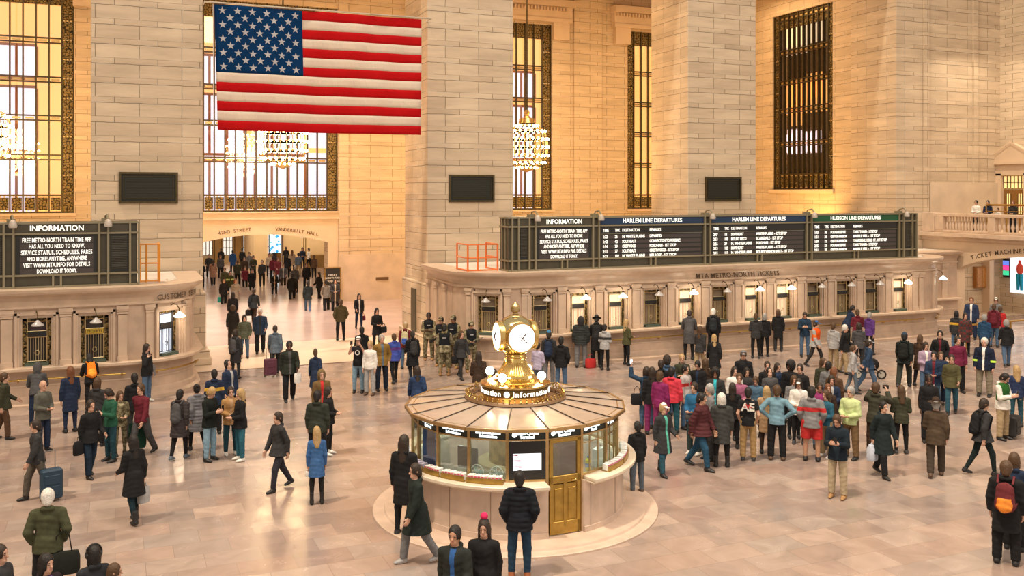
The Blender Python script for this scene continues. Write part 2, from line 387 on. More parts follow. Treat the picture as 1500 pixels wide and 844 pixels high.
# ---------------------------------------------------------------- rooms seen through the tall windows, their lamplight put in as wall glow
M_LITW = emit((1.0, .54, .17), 1.05, 'glowing_plaster'); M_LITW2 = emit((1.0, .66, .30), 1.25, 'glowing_plaster')
M_DAY = emit((.80, .82, 1.0), 1.0, 'cold_lit_glazing')
M_ROOM = plain((.62, .40, .18), .7, name='room_plaster')
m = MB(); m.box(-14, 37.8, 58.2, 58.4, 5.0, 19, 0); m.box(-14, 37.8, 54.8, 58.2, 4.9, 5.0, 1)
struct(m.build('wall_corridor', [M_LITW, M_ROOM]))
nwin = [0]
def tall_window(n, a, b, z0, z1, Y, rows, pitch=.575, axis='y', border=.58, glassm=None):
    """bronze window: cast border, bottom panels, mullions, double transoms, panes"""
    nwin[0] += 1; root = empty('window_%d' % nwin[0], (0, 0, 0)); struct(root)
    def P(u, d, z):       # u along the wall, d towards the hall
        return (u, Y-d, z) if axis == 'y' else (Y-d, u, z)
    def bx(m, u0, u1, d0, d1, za, zb, mi=0):
        p, q = P(u0, d0, za), P(u1, d1, zb); m.box(min(p[0], q[0]), max(p[0], q[0]), min(p[1], q[1]), max(p[1], q[1]), za, zb, mi)
    m = MB(); bx(m, a, a+border, 0, .12, z0, z1); bx(m, b-border, b, 0, .12, z0, z1); bx(m, a, b, .0, .11, z1-.9, z1); m.build('border', M_ORN, root)
    ga, gb = a+border, b-border; nc = max(1, round((gb-ga)/pitch)); pt = (gb-ga)/nc
    m = MB()
    for i in range(nc): bx(m, ga+i*pt+.06, ga+(i+1)*pt-.06, .0, .10, z0+.14, z0+.80)
    m.build('bottom_panel', M_ORN, root)
    m = MB()
    for i in range(nc+1): bx(m, ga+i*pt-.035, ga+i*pt+.035, .0, .20, z0, z1)
    bx(m, a, a+.06, 0, .2, z0, z1); bx(m, b-.06, b, 0, .2, z0, z1); m.build('mullion', M_BRONZE, root)
    m = MB(); mb = MB()
    for z in (z0+.04, z0+.92): bx(m, a, b, 0, .17, z-.05, z+.05)
    for z in rows:
        bx(m, ga, gb, 0, .17, z+.09, z+.16); bx(m, ga, gb, 0, .17, z-.16, z-.09)
        for i in range(nc): bx(mb, ga+i*pt+.10, ga+(i+1)*pt-.10, .02, .12, z-.05, z+.05)
    m.build('transom', M_BRONZE, root); mb.build('transom_bar', plain((.62, .45, .20), .35, .8, name='bright_bronze'), root)
    m = MB()     # beads along the panels and border
    for i in range(nc):
        for z in (z0+.12, z0+.84):
            for u in (.14, .32): bx(m, ga+(i+u/.575*1.0)*pt if False else ga+i*pt+u*pt/.575-.035+.03, ga+i*pt+u*pt/.575+.05, .08, .15, z-.035, z+.035)
    zz = z0+.95
    while zz < z1-1.0:
        for u in (a+.10, a+.26, a+.42, b-.48, b-.32, b-.16): bx(m, u-.035, u+.045, .10, .15, zz-.022, zz+.022)
        zz += 1.0
    m.build('bead', plain((.75, .56, .26), .3, .7, name='bead_bronze'), root)
    m = MB(); bx(m, ga, gb, -.06, -.05, z0+.9, z1-.8); m.build('pane', glassm or glass('window_glass', alpha=.10), root)
    return root
rows = [8.10, 10.10, 12.10, 14.10, 16.0]
def rowz(y, x=50): return onY(x, y, YW).z
rows = [rowz(230), rowz(172), rowz(115), rowz(57)]
tall_window('passage', *WIN[0], WZ0, WZ1, YW+.35, rows)
tall_window('w', *WIN[1], WZ0, WZ1, YW+.35, rows)
tall_window('w', *WIN[2], WZ0, WZ1, YW+.35, rows)
tall_window('w', *WIN[3], WZ0, WZ1, YW+.35, rows)
tall_window('side', 42.5, 47.85, 6.75, 17.5, SX+.36, [onX(1174, y, SX+.3).z for y in (210, 160, 118, 73, 22)], .42, 'x', .5)
# outer windows of the corridor (pale glazing with red-brown frames) seen through the bronze ones
m = MB(); mg = MB()
for c in (-8.6, -5.5, 2.2, 5.6, 9.2, 24.6):
    wd = 1.5
    for (z0, z1) in ((5.4, 8.4), (8.9, 12.3), (12.9, 14.6)):
        m.box(c-wd, c+wd, 58.04, 58.19, z0-.15, z0); m.box(c-wd, c+wd, 58.04, 58.19, z1, z1+.15)
        for q in range(4): m.box(c-wd+q*1.0-.05, c-wd+q*1.0+.09, 58.02, 58.19, z0, z1)
        mg.box(c-wd, c+wd, 58.10, 58.18, z0, z1)
mg.box(3.4, 12.3, 58.11, 58.17, 5.3, 9.0); mg.box(10.4, 12.4, 58.11, 58.17, 9.3, 10.4)
r_ = empty('window_%d' % (nwin[0]+1)); struct(r_); m.build('frame', plain((.50, .20, .10), .5), r_); mg.build('pane', M_DAY, r_)
# white glazing low in the passage window and dark office behind the west window
m = MB(); m.box(41.0, 41.2, 41, 54, 5, 19, 0)
struct(m.build('wall_office', plain((.10, .07, .04), .7)))
m = MB()  # lit office contents, their light put in as glowing patches
for (y0, y1, z0, z1, k) in ((42.6, 47.5, 11.3, 13.2, 0), (43.5, 47.6, 9.0, 10.1, 1), (44.5, 48, 14.9, 17.3, 2), (43, 44.4, 12.1, 13.6, 0), (44.8, 46.1, 10.6, 13.4, 0), (46.6, 47.6, 11.4, 13.6, 0), (43.2, 44.8, 8.9, 10.2, 1), (45.2, 46.3, 8.9, 10.4, 1), (46.9, 47.7, 10.6, 13.6, 0), (42.8, 46.5, 15.4, 17.4, 2), (45.0, 45.8, 8.9, 10.3, 1)):
    m.box(40.85, 40.98, y0+3.9, y1+3.9, 6.5+(z0-6.5)*1.08, 6.5+(z1-6.5)*1.08, k)
struct(m.build('wall_office', [emit((1.0, .50, .14), .8), emit((.95, .82, .85), .85), emit((.95, .80, .55), .55)]))
# ---------------------------------------------------------------- beyond the passage arch: the hall at the far end
M_WOODF = plain((.34, .20, .06), .5, 0, .15, 2, name='oak'); M_CREAM = plain((.80, .60, .34), .6, 0, .05, 1, name='cream_wall')
FY = 86.0
struct(MB().box(0, 13.6, FY+1.6, FY+1.8, 0, 5).build('wall_far', plain((.62, .46, .24), .6)))
struct(MB().box(13.3, 30, FY-4, FY-3.8, 0, 5).build('wall_far', M_CREAM))
struct(MB().box(onY(372, 380, FY-5).x, onY(392, 380, FY-5).x, FY-5.0, FY+1.6, 0, 5).build('wall_far', M_CREAM))
struct(MB().box(-2, 30, 54.9, 90, 4.75, 4.9).build('ceiling', M_CREAM))
m = MB(); m.box(-2, 24, 54.85, 54.9, 4.2, 4.8); struct(m.build('trim_6', M_SMOOTH))
for i in range(5):
    x0, x1 = onY(293+i*29.5+4, 380, FY+1.5).x, onY(293+i*29.5+18, 380, FY+1.5).x
    nwin[0] += 1; r_ = struct(empty('window_%d' % (nwin[0]+1)))
    m = MB(); m.box(x0, x1, FY+1.45, FY+1.55, 1.0, 4.3); m.build('pane', emit((.92, .88, .80), .75), r_)
    m = MB()
    for q in range(4): u = x0+(x1-x0)*q/3; m.box(u-.03, u+.03, FY+1.38, FY+1.48, 1.0, 4.3)
    for q in range(5): m.box(x0, x1, FY+1.38, FY+1.48, 1.0+q*.65, 1.04+q*.65)
    m.build('glazing_bar', plain((.10, .07, .04), .5), r_)
    m = MB(); m.box(x0-.12, x0-.03, FY+1.3, FY+1.6, .3, 4.4); m.box(x1+.03, x1+.12, FY+1.3, FY+1.6, .3, 4.4); m.box(x1+.2, x1+.75, FY+1.2, FY+1.6, .3, 4.6); m.build('frame', M_WOODF, r_)
light('AREA', 'far_hall_fill', (12, 80, 4.6), 700, (1.0, .84, .62), 14, (0, 0, 0), 8)  # with the next one, unseen fill added to brighten the far hall
light('AREA', 'far_hall_fill', (10, 64, 4.6), 500, (1.0, .86, .70), 12, (0, 0, 0), 14)
# bright tall advertising screen
r_ = empty('advertising_screen', (onY(404, 380, FY-5.1).x, FY-4.6, .34)); tag(r_, 'tall bright screen with blue blots on white, at the far end of the passage', 'screen')
m = MB(); m.box(-.50, .50, -.10, .10, 1.1, 4.2); m.box(-.15, .15, -.08, .08, 0, 1.1); m.build('casing', M_BLACK, r_)
ms, nt, b = newmat('screen_picture'); tc = nd(nt, 'ShaderNodeTexCoord'); v_ = nd(nt, 'ShaderNodeTexVoronoi'); v_.inputs['Scale'].default_value = 3.2
cr = nd(nt, 'ShaderNodeValToRGB'); cr.color_ramp.interpolation = 'CONSTANT'; cr.color_ramp.elements[0].color = (.02, .25, .55, 1); cr.color_ramp.elements[1].position = .36; cr.color_ramp.elements[1].color = (.55, .85, .95, 1)
L(nt, tc.outputs['Object'], v_.inputs[0]); L(nt, v_.outputs[0], cr.inputs[0]); L(nt, cr.outputs[0], b.inputs['Base Color']); L(nt, cr.outputs[0], b.inputs['Emission Color']); b.inputs['Emission Strength'].default_value = 1.0
MB().box(-.45, .45, -.13, -.10, 1.15, 4.1).build('display', ms, r_)
# stairs with brass railing at the right of the far hall
r_ = empty('staircase', (14.2, 66, .34)); tag(r_, 'brass railed stair rising to the right inside the far hall', 'stairs')
m = MB()
for i in range(7): m.box(-.2+i*.34, 2.6, 0+i*.0, 2.8, 0, .18*(i+1))
m.build('step', M_TRIM, r_)
for y in (-.1, 2.9):
    m = MB()
    for i in range(9): m.tube([(i*.32, y, .1+i*.17), (i*.32, y, 1.05+i*.17)], .03, 6)
    m.tube([(0, y, 1.05), (2.6, y, 2.45)], .05, 8); m.tube([(0, y, .5), (2.6, y, 1.9)], .03, 8)
    for i in range(14): m.tube([(i*.18, y, .3+i*.095), (i*.18+.3, y, .95+i*.095)], .018, 5)
    m.build('railing', M_GOLDB, r_)
r_ = empty('food_stand', (15.8, 79, .34)); tag(r_, 'pale canopied sales stand at the end of the passage, behind the crowd', 'stand')
m = MB(); m.box(-1.3, 1.3, -.5, .5, 0, 1.05); m.build('counter', M_WOODF, r_); m = MB(); m.box(-1.5, 1.5, -.7, .7, 2.5, 2.75); m.build('canopy', plain((.75, .68, .60), .6), r_)
m = MB(); [m.tube([(x, y, 1), (x, y, 2.5)], .04, 6) for x in (-1.25, 1.25) for y in (-.45, .45)]; m.build('post', M_GOLDB, r_)
# notice board standing at the right jamb of the passage arch
p = onY(487, 425, YW-.3); r_ = empty('notice_board', (p.x, p.y, .30)); tag(r_, 'black notice board with three white lines of lettering beside the passage arch', 'notice board')
MB().box(-.42, .42, -.05, .05, 0, 1.95).build('board', M_BLACK, r_)
m = MB(); m.box(-.47, -.42, -.07, .07, 0, 2.0); m.box(.42, .47, -.07, .07, 0, 2.0); m.box(-.47, .47, -.07, .07, 1.95, 2.0); m.build('frame', M_GOLDB, r_)
M_WTXT = plain((.85, .83, .78), .6, name='white_lettering')
for i, tx in enumerate(('GREAT', 'NORTHERN', 'FOOD HALL')): text_mesh('lettering', tx, .16, M_WTXT, r_, plane_M((0, -.06, 1.55-i*.17), (1, 0, 0), (0, 0, 1)))
text_mesh('arrow', '>', .2, M_WTXT, r_, plane_M((.2, -.06, .98), (1, 0, 0), (0, 0, 1)))
# lettering over the passage
def arc_text(body, xc, zc, size, Y, curve, mat, name):
    rt = empty(name, (0, 0, 0)); n_ = len(body); adv = size*.62
    x = xc-adv*(n_-1)/2
    for ch in body:
        if ch != ' ':
            u = (x-curve[0])/curve[1]; dz = -curve[2]*u*u; sl = math.atan(-2*curve[2]*u/curve[1])
            text_mesh('letter', ch, size, mat, rt, plane_M((x, Y, zc+dz), (math.cos(sl), 0, math.sin(sl)), (-math.sin(sl), 0, math.cos(sl))), bold=.002)
        x += adv
    return rt
CURV = (CX, (AX1-AX0)/2, .50)
struct_t = arc_text('42ND STREET', onY(343.5, 340, YW).x, 4.52, .26, YW-.055, CURV, M_CARVE, 'lettering'); tag(struct_t, 'dark letters 42ND STREET over the left half of the passage arch', 'lettering')
struct_t = arc_text('VANDERBILT HALL', onY(435, 340, YW).x, 4.52, .26, YW-.055, CURV, M_CARVE, 'lettering'); tag(struct_t, 'dark letters VANDERBILT HALL over the right half of the passage arch', 'lettering')
# ---------------------------------------------------------------- dark vents on the piers
for k, lb in ((1, 'on the left pier beside the flag'), (2, 'on the pier right of the flag'), (3, 'on the pier above the departure boards')):
    xc = PX[k]+PW/2; r_ = empty('ventilation_grille', (xc+.02, YP, 6.72)); tag(r_, 'dark rectangular bronze grille '+lb, 'grille')
    MB().box(-1.0, 1.0, -.03, 0, -.53, .53).build('panel', plain((.018, .020, .016), .5, .3), r_)
    m = MB(); m.box(-1.03, 1.03, -.09, 0, .50, .58); m.box(-1.03, 1.03, -.09, 0, -.58, -.50); m.box(-1.03, -.95, -.09, 0, -.5, .5); m.box(.95, 1.03, -.09, 0, -.5, .5)
    m.box(-.86, .86, -.05, -.02, .40, .42); m.box(-.86, .86, -.05, -.02, -.42, -.40); m.box(-.88, -.86, -.05, -.02, -.42, .42); m.box(.86, .88, -.05, -.02, -.42, .42); m.build('frame', M_BRONZE, r_)
    m = MB(); [m.box(-.84, .84, -.045, -.025, -.38+i*.045, -.362+i*.045) for i in range(17)]; m.build('slat', plain((.05, .05, .04), .5, .5), r_)
# brass plate and door on pier sides
m = MB(); m.box(PX[2]-.14, PX[2]-.02, 38.9, 39.6, 0.1, 2.4); struct(m.build('door_1', plain((.09, .075, .03), .4, .5)))
o = MB().box(14.0, 14.75, YW-.2, YW-.14, 1.45, 1.62).build('wall_vent', plain((.12, .06, .02), .5)); tag(o, 'small dark slot in the wall right of the passage arch', 'vent')
# ---------------------------------------------------------------- west: balcony, its arch and the rooms beneath
BX = 39.6
m = MB(); m.box(BX, 45.4, YP, YP+1, 0, ZT); struct(m.build('wall_south', M_PIER))
m = MB(); m.box(43.2, 43.5, YP-.12, YP, 4.6, ZT); m.box(BX, BX+.35, YP-.1, YP, 4.5, ZT); struct(m.build('wall_south', M_PIER))
M_PIER2 = ashlar('limestone_west', [(.66, .53, .385), (.58, .46, .33)], .34, .17, 1.1)
struct(MB().box(45.3, 45.6, 20, YP, 0, ZT).build('wall_west', M_PIER2))
m = MB(); m.box(BX+.4, 45.3, YP-.16, YP, 5.0, 7.1); struct(m.build('baseboard_balcony', plain((.60, .48, .36), .4, 0, .12, 1, .05)))
# balcony front with a flat arch
yj = 35.5; m = MB()
m.box(BX, BX+.55, yj, YP, 0, 4.3)
apts = []
for i in range(15):
    y = yj-i*.55; u = i*.55; apts.append((y, 2.66+1.02*(1-math.exp(-u/2.2))))
for (ya, za), (yb, zb) in zip(apts, apts[1:]):
    m.add([(BX, ya, za), (BX, yb, zb), (BX, yb, 4.3), (BX, ya, 4.3), (BX+.55, ya, za), (BX+.55, yb, zb), (BX+.55, yb, 4.3), (BX+.55, ya, 4.3)], [(0, 1, 2, 3), (4, 7, 6, 5), (0, 4, 5, 1)])
m.box(BX+.05, 45.3, 27, YP, 4.3, 4.5)
struct(m.build('wall_balcony', M_SMOOTH))
m = MB(); pr_ = [(0, 4.05), (.12, 4.12), (.12, 4.22), (.32, 4.30), (.32, 4.47), (0, 4.5)]
m.sweep([(BX, YP), (BX, 27)], [(o_, z) for o_, z in pr_]); struct(m.build('trim_7', M_TRIM))
bal = empty('balustrade', (BX, 34, 4.5)); tag(bal, 'pale marble balustrade with turned balusters along the balcony front', 'balustrade')
m = MB(); m.box(-.02, .32, -7, 3.7, 0, .12); m.box(-.04, .34, -7, 3.7, .82, .98); m.build('rail', M_TRIM, bal, bevel=.02)
m = MB(); m.box(-.08, .40, 2.9, 3.7, 0, 1.02); m.box(-.03, .34, 2.35, 2.9, .1, .84); m.build('pedestal', M_TRIM, bal, bevel=.02)
m = MB(); m.box(-.03, .34, -.75, -.35, .1, .84); m.box(-.03, .34, -4.6, -4.2, .1, .84); m.build('pedestal', M_TRIM, bal, bevel=.02)
bp = [(.045, 0), (.06, .03), (.05, .08), (.085, .22), (.07, .34), (.035, .5), (.05, .58), (.05, .72)]
bm_ = MB().lathe(bp, (0, 0, 0), 10); b0 = None
for i in range(14):
    for y in (2.22-i*.19, -.92-i*.24):
        if b0 is None: b0 = bm_.build('baluster', M_TRIM, bal, smooth=True); o = b0
        else: o = b0.copy(); COL.objects.link(o); o.parent = bal
        o.location = (.15, y, .11)
rl = empty('brass_railing', (BX+1.6, 33.6, 4.5)); tag(rl, 'gold railing behind the marble balustrade on the balcony', 'railing')
m = MB(); m.tube([(0, -4, 1.42), (0, 1.5, 1.42)], .05, 8); m.tube([(0, -4, 1.1), (0, 1.5, 1.1)], .025, 8); m.build('handrail', M_GOLDB, rl)
m = MB(); [m.tube([(0, y, 0), (0, y, 1.42)], .035, 6) for y in (-4, -3, -2.2, -.8, .3, 1.5)]; m.build('post', M_GOLDB, rl)
tl = empty('lettering', (0, 0, 0)); tag(tl, 'dark letters TICKET MACHINES over the balcony arch at the right', 'lettering')
yy = 34.55
for i, ch in enumerate('TICKET MACHINES'):
    u = yj-yy
    if ch != ' ':
        z = 2.66+1.02*(1-math.exp(-u/2.2))+.27; sl = math.atan(1.02/2.2*math.exp(-u/2.2))
        text_mesh('letter', ch, .30, M_CARVE, tl, plane_M((BX-.01, yy, z), (0, -math.cos(sl), math.sin(sl)), (0, math.sin(sl), math.cos(sl))), bold=.003)
    yy -= {'I': .15, ' ': .16, 'M': .27}.get(ch, .22)
# pedimented doorway on the balcony
dr = struct(empty('door_2', (45.3, 0, 4.5))); DY = onX(1487, 280, 45.2).y; DY0 = onX(1461, 280, 45.2).y; hw_ = DY0-DY
m = MB(); m.box(-.35, 0, DY+hw_*.62, DY+hw_, 0, 3.1); m.box(-.35, 0, DY-hw_, DY-hw_*.62, 0, 3.1); m.box(-.35, 0, DY-hw_, DY+hw_, 3.0, 3.6)
m.box(-.5, 0, DY-hw_*1.08, DY+hw_*1.08, 3.6, 3.75); m.box(-.42, 0, DY-hw_*1.02, DY+hw_*1.02, 3.75, 4.15)
m.add([(-.42, DY-hw_*1.02, 4.15), (-.42, DY+hw_*1.02, 4.15), (-.42, DY, 4.75), (0, DY-hw_*1.02, 4.15), (0, DY+hw_*1.02, 4.15), (0, DY, 4.75)], [(0, 1, 2), (3, 5, 4), (0, 2, 5, 3), (1, 4, 5, 2), (0, 3, 4, 1)])
m.add([(-.5, DY-hw_*1.1, 4.13), (-.5, DY+hw_*1.1, 4.13), (-.5, DY, 4.86), (-.5, DY, 4.76), (-.5, DY+hw_*1.0, 4.13), (-.5, DY-hw_*1.0, 4.13)], [(0, 5, 3, 2), (4, 1, 2, 3)])
m.build('surround', M_SMOOTH, dr)
m = MB(); m.box(-.12, -.05, DY-hw_*.62, DY+hw_*.62, 0, 2.2); m.build('door_leaf', plain((.22, .10, .02), .4, 0, .1, 5), dr)
m = MB(); m.box(-.14, -.05, DY-hw_*.6, DY+hw_*.6, 2.3, 2.95)
for s_ in (-1, 1): m.box(-.14, -.10, DY+s_*hw_*.32-.13, DY+s_*hw_*.32+.13, .9, 2.0)
m.build('glazing', emit((1.0, .72, .30), .75), dr)
m = MB()
for i in range(7): y = DY-hw_*.6+i*hw_*.2; m.box(-.17, -.13, y-.02, y+.02, 2.3, 2.95)
m.box(-.17, -.13, DY-hw_*.6, DY+hw_*.6, 2.6, 2.64)
for s_ in (-1, 1):
    for q in range(3): m.box(-.17, -.13, DY+s_*hw_*.32-.14+q*.13, DY+s_*hw_*.32-.11+q*.13, .9, 2.0)
m.build('glazing_bar', plain((.12, .06, .015), .4), dr)
# under the balcony
m = MB(); q_ = onY(1448, 430, YP-.3); m.box(q_.x-.16, q_.x+.16, YP-.5, YP-.01, 0, 4.3)
struct(m.build('wall_inner', M_SMOOTH))
q = onY(1434, 430, YP-.05); r_ = empty('wooden_cabinet', (q.x, YP-.01, 1.35)); tag(r_, 'orange-brown wooden wall cabinet under the balcony arch', 'cabinet')
MB().box(-.42, .40, -.25, 0, 0, 1.15).build('case', plain((.36, .15, .03), .4, 0, .2, 12), r_, bevel=.02)
m = MB(); m.box(-.40, -.01, -.28, -.25, .06, 1.09); m.box(.01, .37, -.28, -.25, .06, 1.09); m.build('door', plain((.42, .19, .045), .4, 0, .2, 12), r_)
o = MB().box(45.12, 45.298, onX(1470, 400, 45.2).y-8, onX(1470, 400, 45.2).y, 3.3, 4.2).build('shop_fascia', plain((.07, .07, .035), .5)); o.location.x -= .0; tag(o, 'dark green fascia above the shop front under the balcony', 'fascia')
sh_y = onX(1471, 400, 45.2).y
r_ = empty('shop_window', (45.2, sh_y, 1.0)); tag(r_, 'lit shop window with posters at the right edge under the balcony', 'shop window')
yA, yB, yC = onX(1471, 400, 45.2).y-sh_y, onX(1480.5, 400, 45.2).y-sh_y, onX(1484, 400, 45.2).y-sh_y
m = MB(); m.box(-.1, -.02, yB, yA, .9, 1.9); m.build('casing', M_BLACK, r_)
m = MB()
for i, _ in enumerate('abc'): m.box(-.14, -.10, yB+.03, yA-.03, 1.02+.27*(2-i), 1.02+.27*(3-i)-.02, i)
m.build('display', [emit((.12, .20, .75), 1.1), emit((.9, .05, .28), 1.0), emit((.05, .65, .32), .9)], r_)
m = MB(); m.box(-.08, -.02, yC-5, yB-.03, .1, 2.2); m.build('poster_wall', emit((.95, .97, 1.0), .9), r_)
mq = onX(1494, 430, 45.05)
for nm, z0, z1, c_, wd in (('poster_top', 1.10, 1.72, (.75, .10, .08), .24), ('poster_trousers', .28, 1.10, (.0, .30, .52), .20)):
    m = MB(); y = mq.y-sh_y
    if nm == 'poster_top': m.prism([(0, 0), (0, 1)], 0, 1) if False else m.ball((-.16, y, 1.42), .22, 12, 0, (.2, 1, 1.5)); m.ball((-.16, y, 1.80), .09, 10, 0, (.3, 1, 1.2))
    else: m.tube([(-.16, y-.09, 1.15), (-.16, y-.11, .28)], [.11, .07], 8); m.tube([(-.16, y+.09, 1.15), (-.16, y+.11, .28)], [.11, .07], 8)
    m.build(nm, plain(c_, .7), r_)
q = onX(1453, 415, 45.2); r_ = empty('exit_sign', (q.x, q.y, q.z)); tag(r_, 'small red lit EXIT sign on the wall under the balcony', 'exit sign')
MB().box(-.9, -.84, -.15, .15, -.1, .1).build('box', plain((.5, .03, .02), .5), r_); text_mesh('lettering', 'EXIT', .15, emit((1, .2, .1), 3), r_, plane_M((-.91, 0, 0), (0, -1, 0), (0, 0, 1)))
# brass crowd-control rail at the right edge
g1, g2 = ground(1416, 512), ground(1478, 508)
r_ = empty('brass_barrier', g1); tag(r_, 'brass post and rail barrier at the right edge of the hall floor', 'barrier'); m = MB(); dv = ground(1530, 500)-g1
for t in (0, .55, 1.0): m.tube([(dv.x*t, dv.y*t, 0), (dv.x*t, dv.y*t, 1.0)], .045, 8)
m.build('post', M_GOLDB, r_); MB().tube([(0, 0, 1.0), (dv.x, dv.y, 1.0)], .04, 8).build('rail', M_GOLDB, r_)
light('AREA', 'under_balcony_light', (42.4, 32.5, 4.2), 160, (1.0, .78, .55), 3, (0, 0, 0), 6)
light('AREA', 'balcony_light', (42.5, 33, 14), 260, (1.0, .80, .56), 4, (0, 0, 0), 8)
# ================================================================ ticket offices
BY = 32.1
M_SIGNW = plain((.80, .78, .70), .5, name='sign_white')
M_LAMPON = emit((1.0, .86, .66), 9, 'lamp_glass_lit'); M_LAMPOFF = plain((.42, .40, .40), .25, name='lamp_glass_unlit')
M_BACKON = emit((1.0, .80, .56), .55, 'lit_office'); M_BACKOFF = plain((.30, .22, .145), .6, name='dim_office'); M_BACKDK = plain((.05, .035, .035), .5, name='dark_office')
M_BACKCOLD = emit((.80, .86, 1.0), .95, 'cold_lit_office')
def arcpts(cx, cy, r, a0, a1, n):
    return [(cx+r*math.cos(R(a0+(a1-a0)*i/n)), cy+r*math.sin(R(a0+(a1-a0)*i/n))) for i in range(n+1)]
def inset(path, d):
    out = []
    for i, p in enumerate(path):
        a = Vector(path[i])-Vector(path[max(i-1, 0)]) if i else Vector(path[1])-Vector(path[0]); b = Vector(path[min(i+1, len(path)-1)])-Vector(p) if i < len(path)-1 else a
        a.normalize(); b.normalize(); n = Vector((a.y, -a.x))+Vector((b.y, -b.x)); n.normalize(); n /= max(.35, n.dot(Vector((a.y, -a.x)))); out.append((p[0]-n.x*d, p[1]-n.y*d))
    return out
def office(name, path, label):
    """path runs with the hall on its right-hand side"""
    root = empty(name, (0, 0, 0)); tag(root, label, 'ticket office')
    MB().sweep(path, [(-.5, 0), (.26, 0), (.26, .10), (.12, .16), (.10, .30), (.04, .34), (.04, 1.08), (-.5, 1.08)]).build('base_wall', M_MARB, root)
    MB().sweep(path, [(.02, 1.04), (.16, 1.10), (.34, 1.14), (.34, 1.24), (-.5, 1.24)]).build('counter', M_TRIM, root, bevel=.015)
    MB().sweep(path, [(.045, .62), (.055, .64), (.055, .66), (.045, .68)]).build('moulding', M_TRIM, root)
    MB().sweep(path, [(-.5, 2.96), (.02, 2.96), (.06, 3.0), (.06, 3.06), (.0, 3.08), (.02, 3.22), (.10, 3.34), (.30, 3.44), (.34, 3.50), (.36, 3.58), (-.5, 3.60)]).build('cornice', M_TRIM, root)
    MB().sweep(path, [(-.62, 1.0), (-.52, 1.0), (-.52, 3.0), (-.62, 3.0)]).build('inner_wall', M_MARB, root)
    return root
def roof(root, poly): MB().prism(poly, 3.50, 3.585).build('roof', plain((.66, .60, .54), .6, 0, .15, 1), root)
W_SRC = {}
def win_frame():
    m = MB()   # stone surround: three nested mouldings
    m.box(-.47, .47, .03, .40, 2.70, 2.98)
    for (o, d, t) in ((.60, .05, .07), (.53, .0, .07), (.46, -.06, .06)):
        for s_ in (-1, 1): m.box(min(s_*o, s_*(o-t)), max(s_*o, s_*(o-t)), -d, .4, 1.24, 2.88-(.62-o)*.8)
        m.box(-o, o, -d, .4, 2.88-(.62-o)*.8-t, 2.88-(.62-o)*.8)
    return m
def win_grille():
    m = MB()
    for s_ in (-1, 1): m.box(min(s_*.40, s_*.27), max(s_*.40, s_*.27), .20, .26, 1.24, 2.72)
    m.box(-.40, .40, .20, .26, 2.60, 2.72); return m
def win_bars(n=8):
    m = MB()
    for i in range(n): x = -.25+.5*i/(n-1); m.tube([(x, .22, 1.36), (x, .22, 2.10)], .011, 5)
    for x in (-.27, .27): m.tube([(x, .2, 1.24), (x, .2, 2.7)], .018, 6)
    for z in (1.36, 2.10, 2.28, 2.58): m.tube([(-.27, .2, z), (.27, .2, z)], .014, 6)
    m.tube([(-.06, .19, 1.62), (-.04, .19, 1.67), (0, .19, 1.69), (.04, .19, 1.67), (.06, .19, 1.62), (.04, .19, 1.57), (0, .19, 1.55), (-.04, .19, 1.57), (-.06, .19, 1.62)], .012, 5)
    return m
def ticket_window(root, x, y, ang, kind):
    """kind: on / off / dark / gold / cold ; ang turns the window about z (0 faces -y)"""
    def part(nm, key, mk, mats, par, **kw):
        if key not in W_SRC:
            o = mk().build(nm, mats, par, **kw); W_SRC[key] = o; return o
        s_ = W_SRC[key]; o = s_.copy(); COL.objects.link(o); o.parent = par; o.name = nm
        for i, mt in enumerate(mats if isinstance(mats, list) else [mats]): o.material_slots[i].link = 'OBJECT'; o.material_slots[i].material = mt
        return o
    hs = bpy.data.objects.new('ticket_window', None)
    fr = part('ticket_window', 'frame', win_frame, M_TRIM, root); fr.location = (x, y, 0); fr.rotation_euler = (0, 0, ang)
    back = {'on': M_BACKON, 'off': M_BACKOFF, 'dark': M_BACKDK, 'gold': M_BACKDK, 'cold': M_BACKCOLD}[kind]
    part('grille', 'grille', win_grille, M_ORN, fr)
    part('bars', 'bars', win_bars, plain((.72, .58, .34), .35, .8, name='polished_bars') if kind != 'cold' else M_BLACK, fr)
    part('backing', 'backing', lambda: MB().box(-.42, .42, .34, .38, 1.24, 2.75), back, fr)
    part('sign_plate', 'plate', lambda: MB().box(-.25, .25, .15, .19, 2.12, 2.27), plain((.62, .42, .06), .4, .3) if kind == 'gold' else M_BLACK, fr)
    part('drawer_box', 'drawer', lambda: MB().box(-.33, .33, -.02, .20, 1.24, 1.33), plain((.06, .09, .07), .5), fr)
    m_arm = lambda: MB().tube([(0, -.02, 2.86), (0, -.12, 2.93), (.03, -.26, 2.90), (.05, -.34, 2.78), (.05, -.36, 2.68)], .016, 6)
    part('lamp_arm', 'arm', m_arm, M_BRONZE, fr)
    part('lamp_shade', 'shade', lambda: MB().lathe([(.03, .16), (.05, .13), (.07, .11), (.17, .03), (.18, .0), (.15, -.02), (.0001, -.02)], (.05, -.36, 2.52), 14), M_LAMPON if kind in ('on', 'cold') else M_LAMPOFF, fr, smooth=True)
    if kind in ('on', 'cold'):
        p = Matrix.Rotation(ang, 3, 'Z') @ Vector((.05, -.42, 2.38)); light('POINT', 'window_lamp', (x+p.x, y+p.y, p.z), 13, (1.0, .78, .52), radius=.12)
    bpy.data.objects.remove(hs)
    return fr
P_SRC = {}
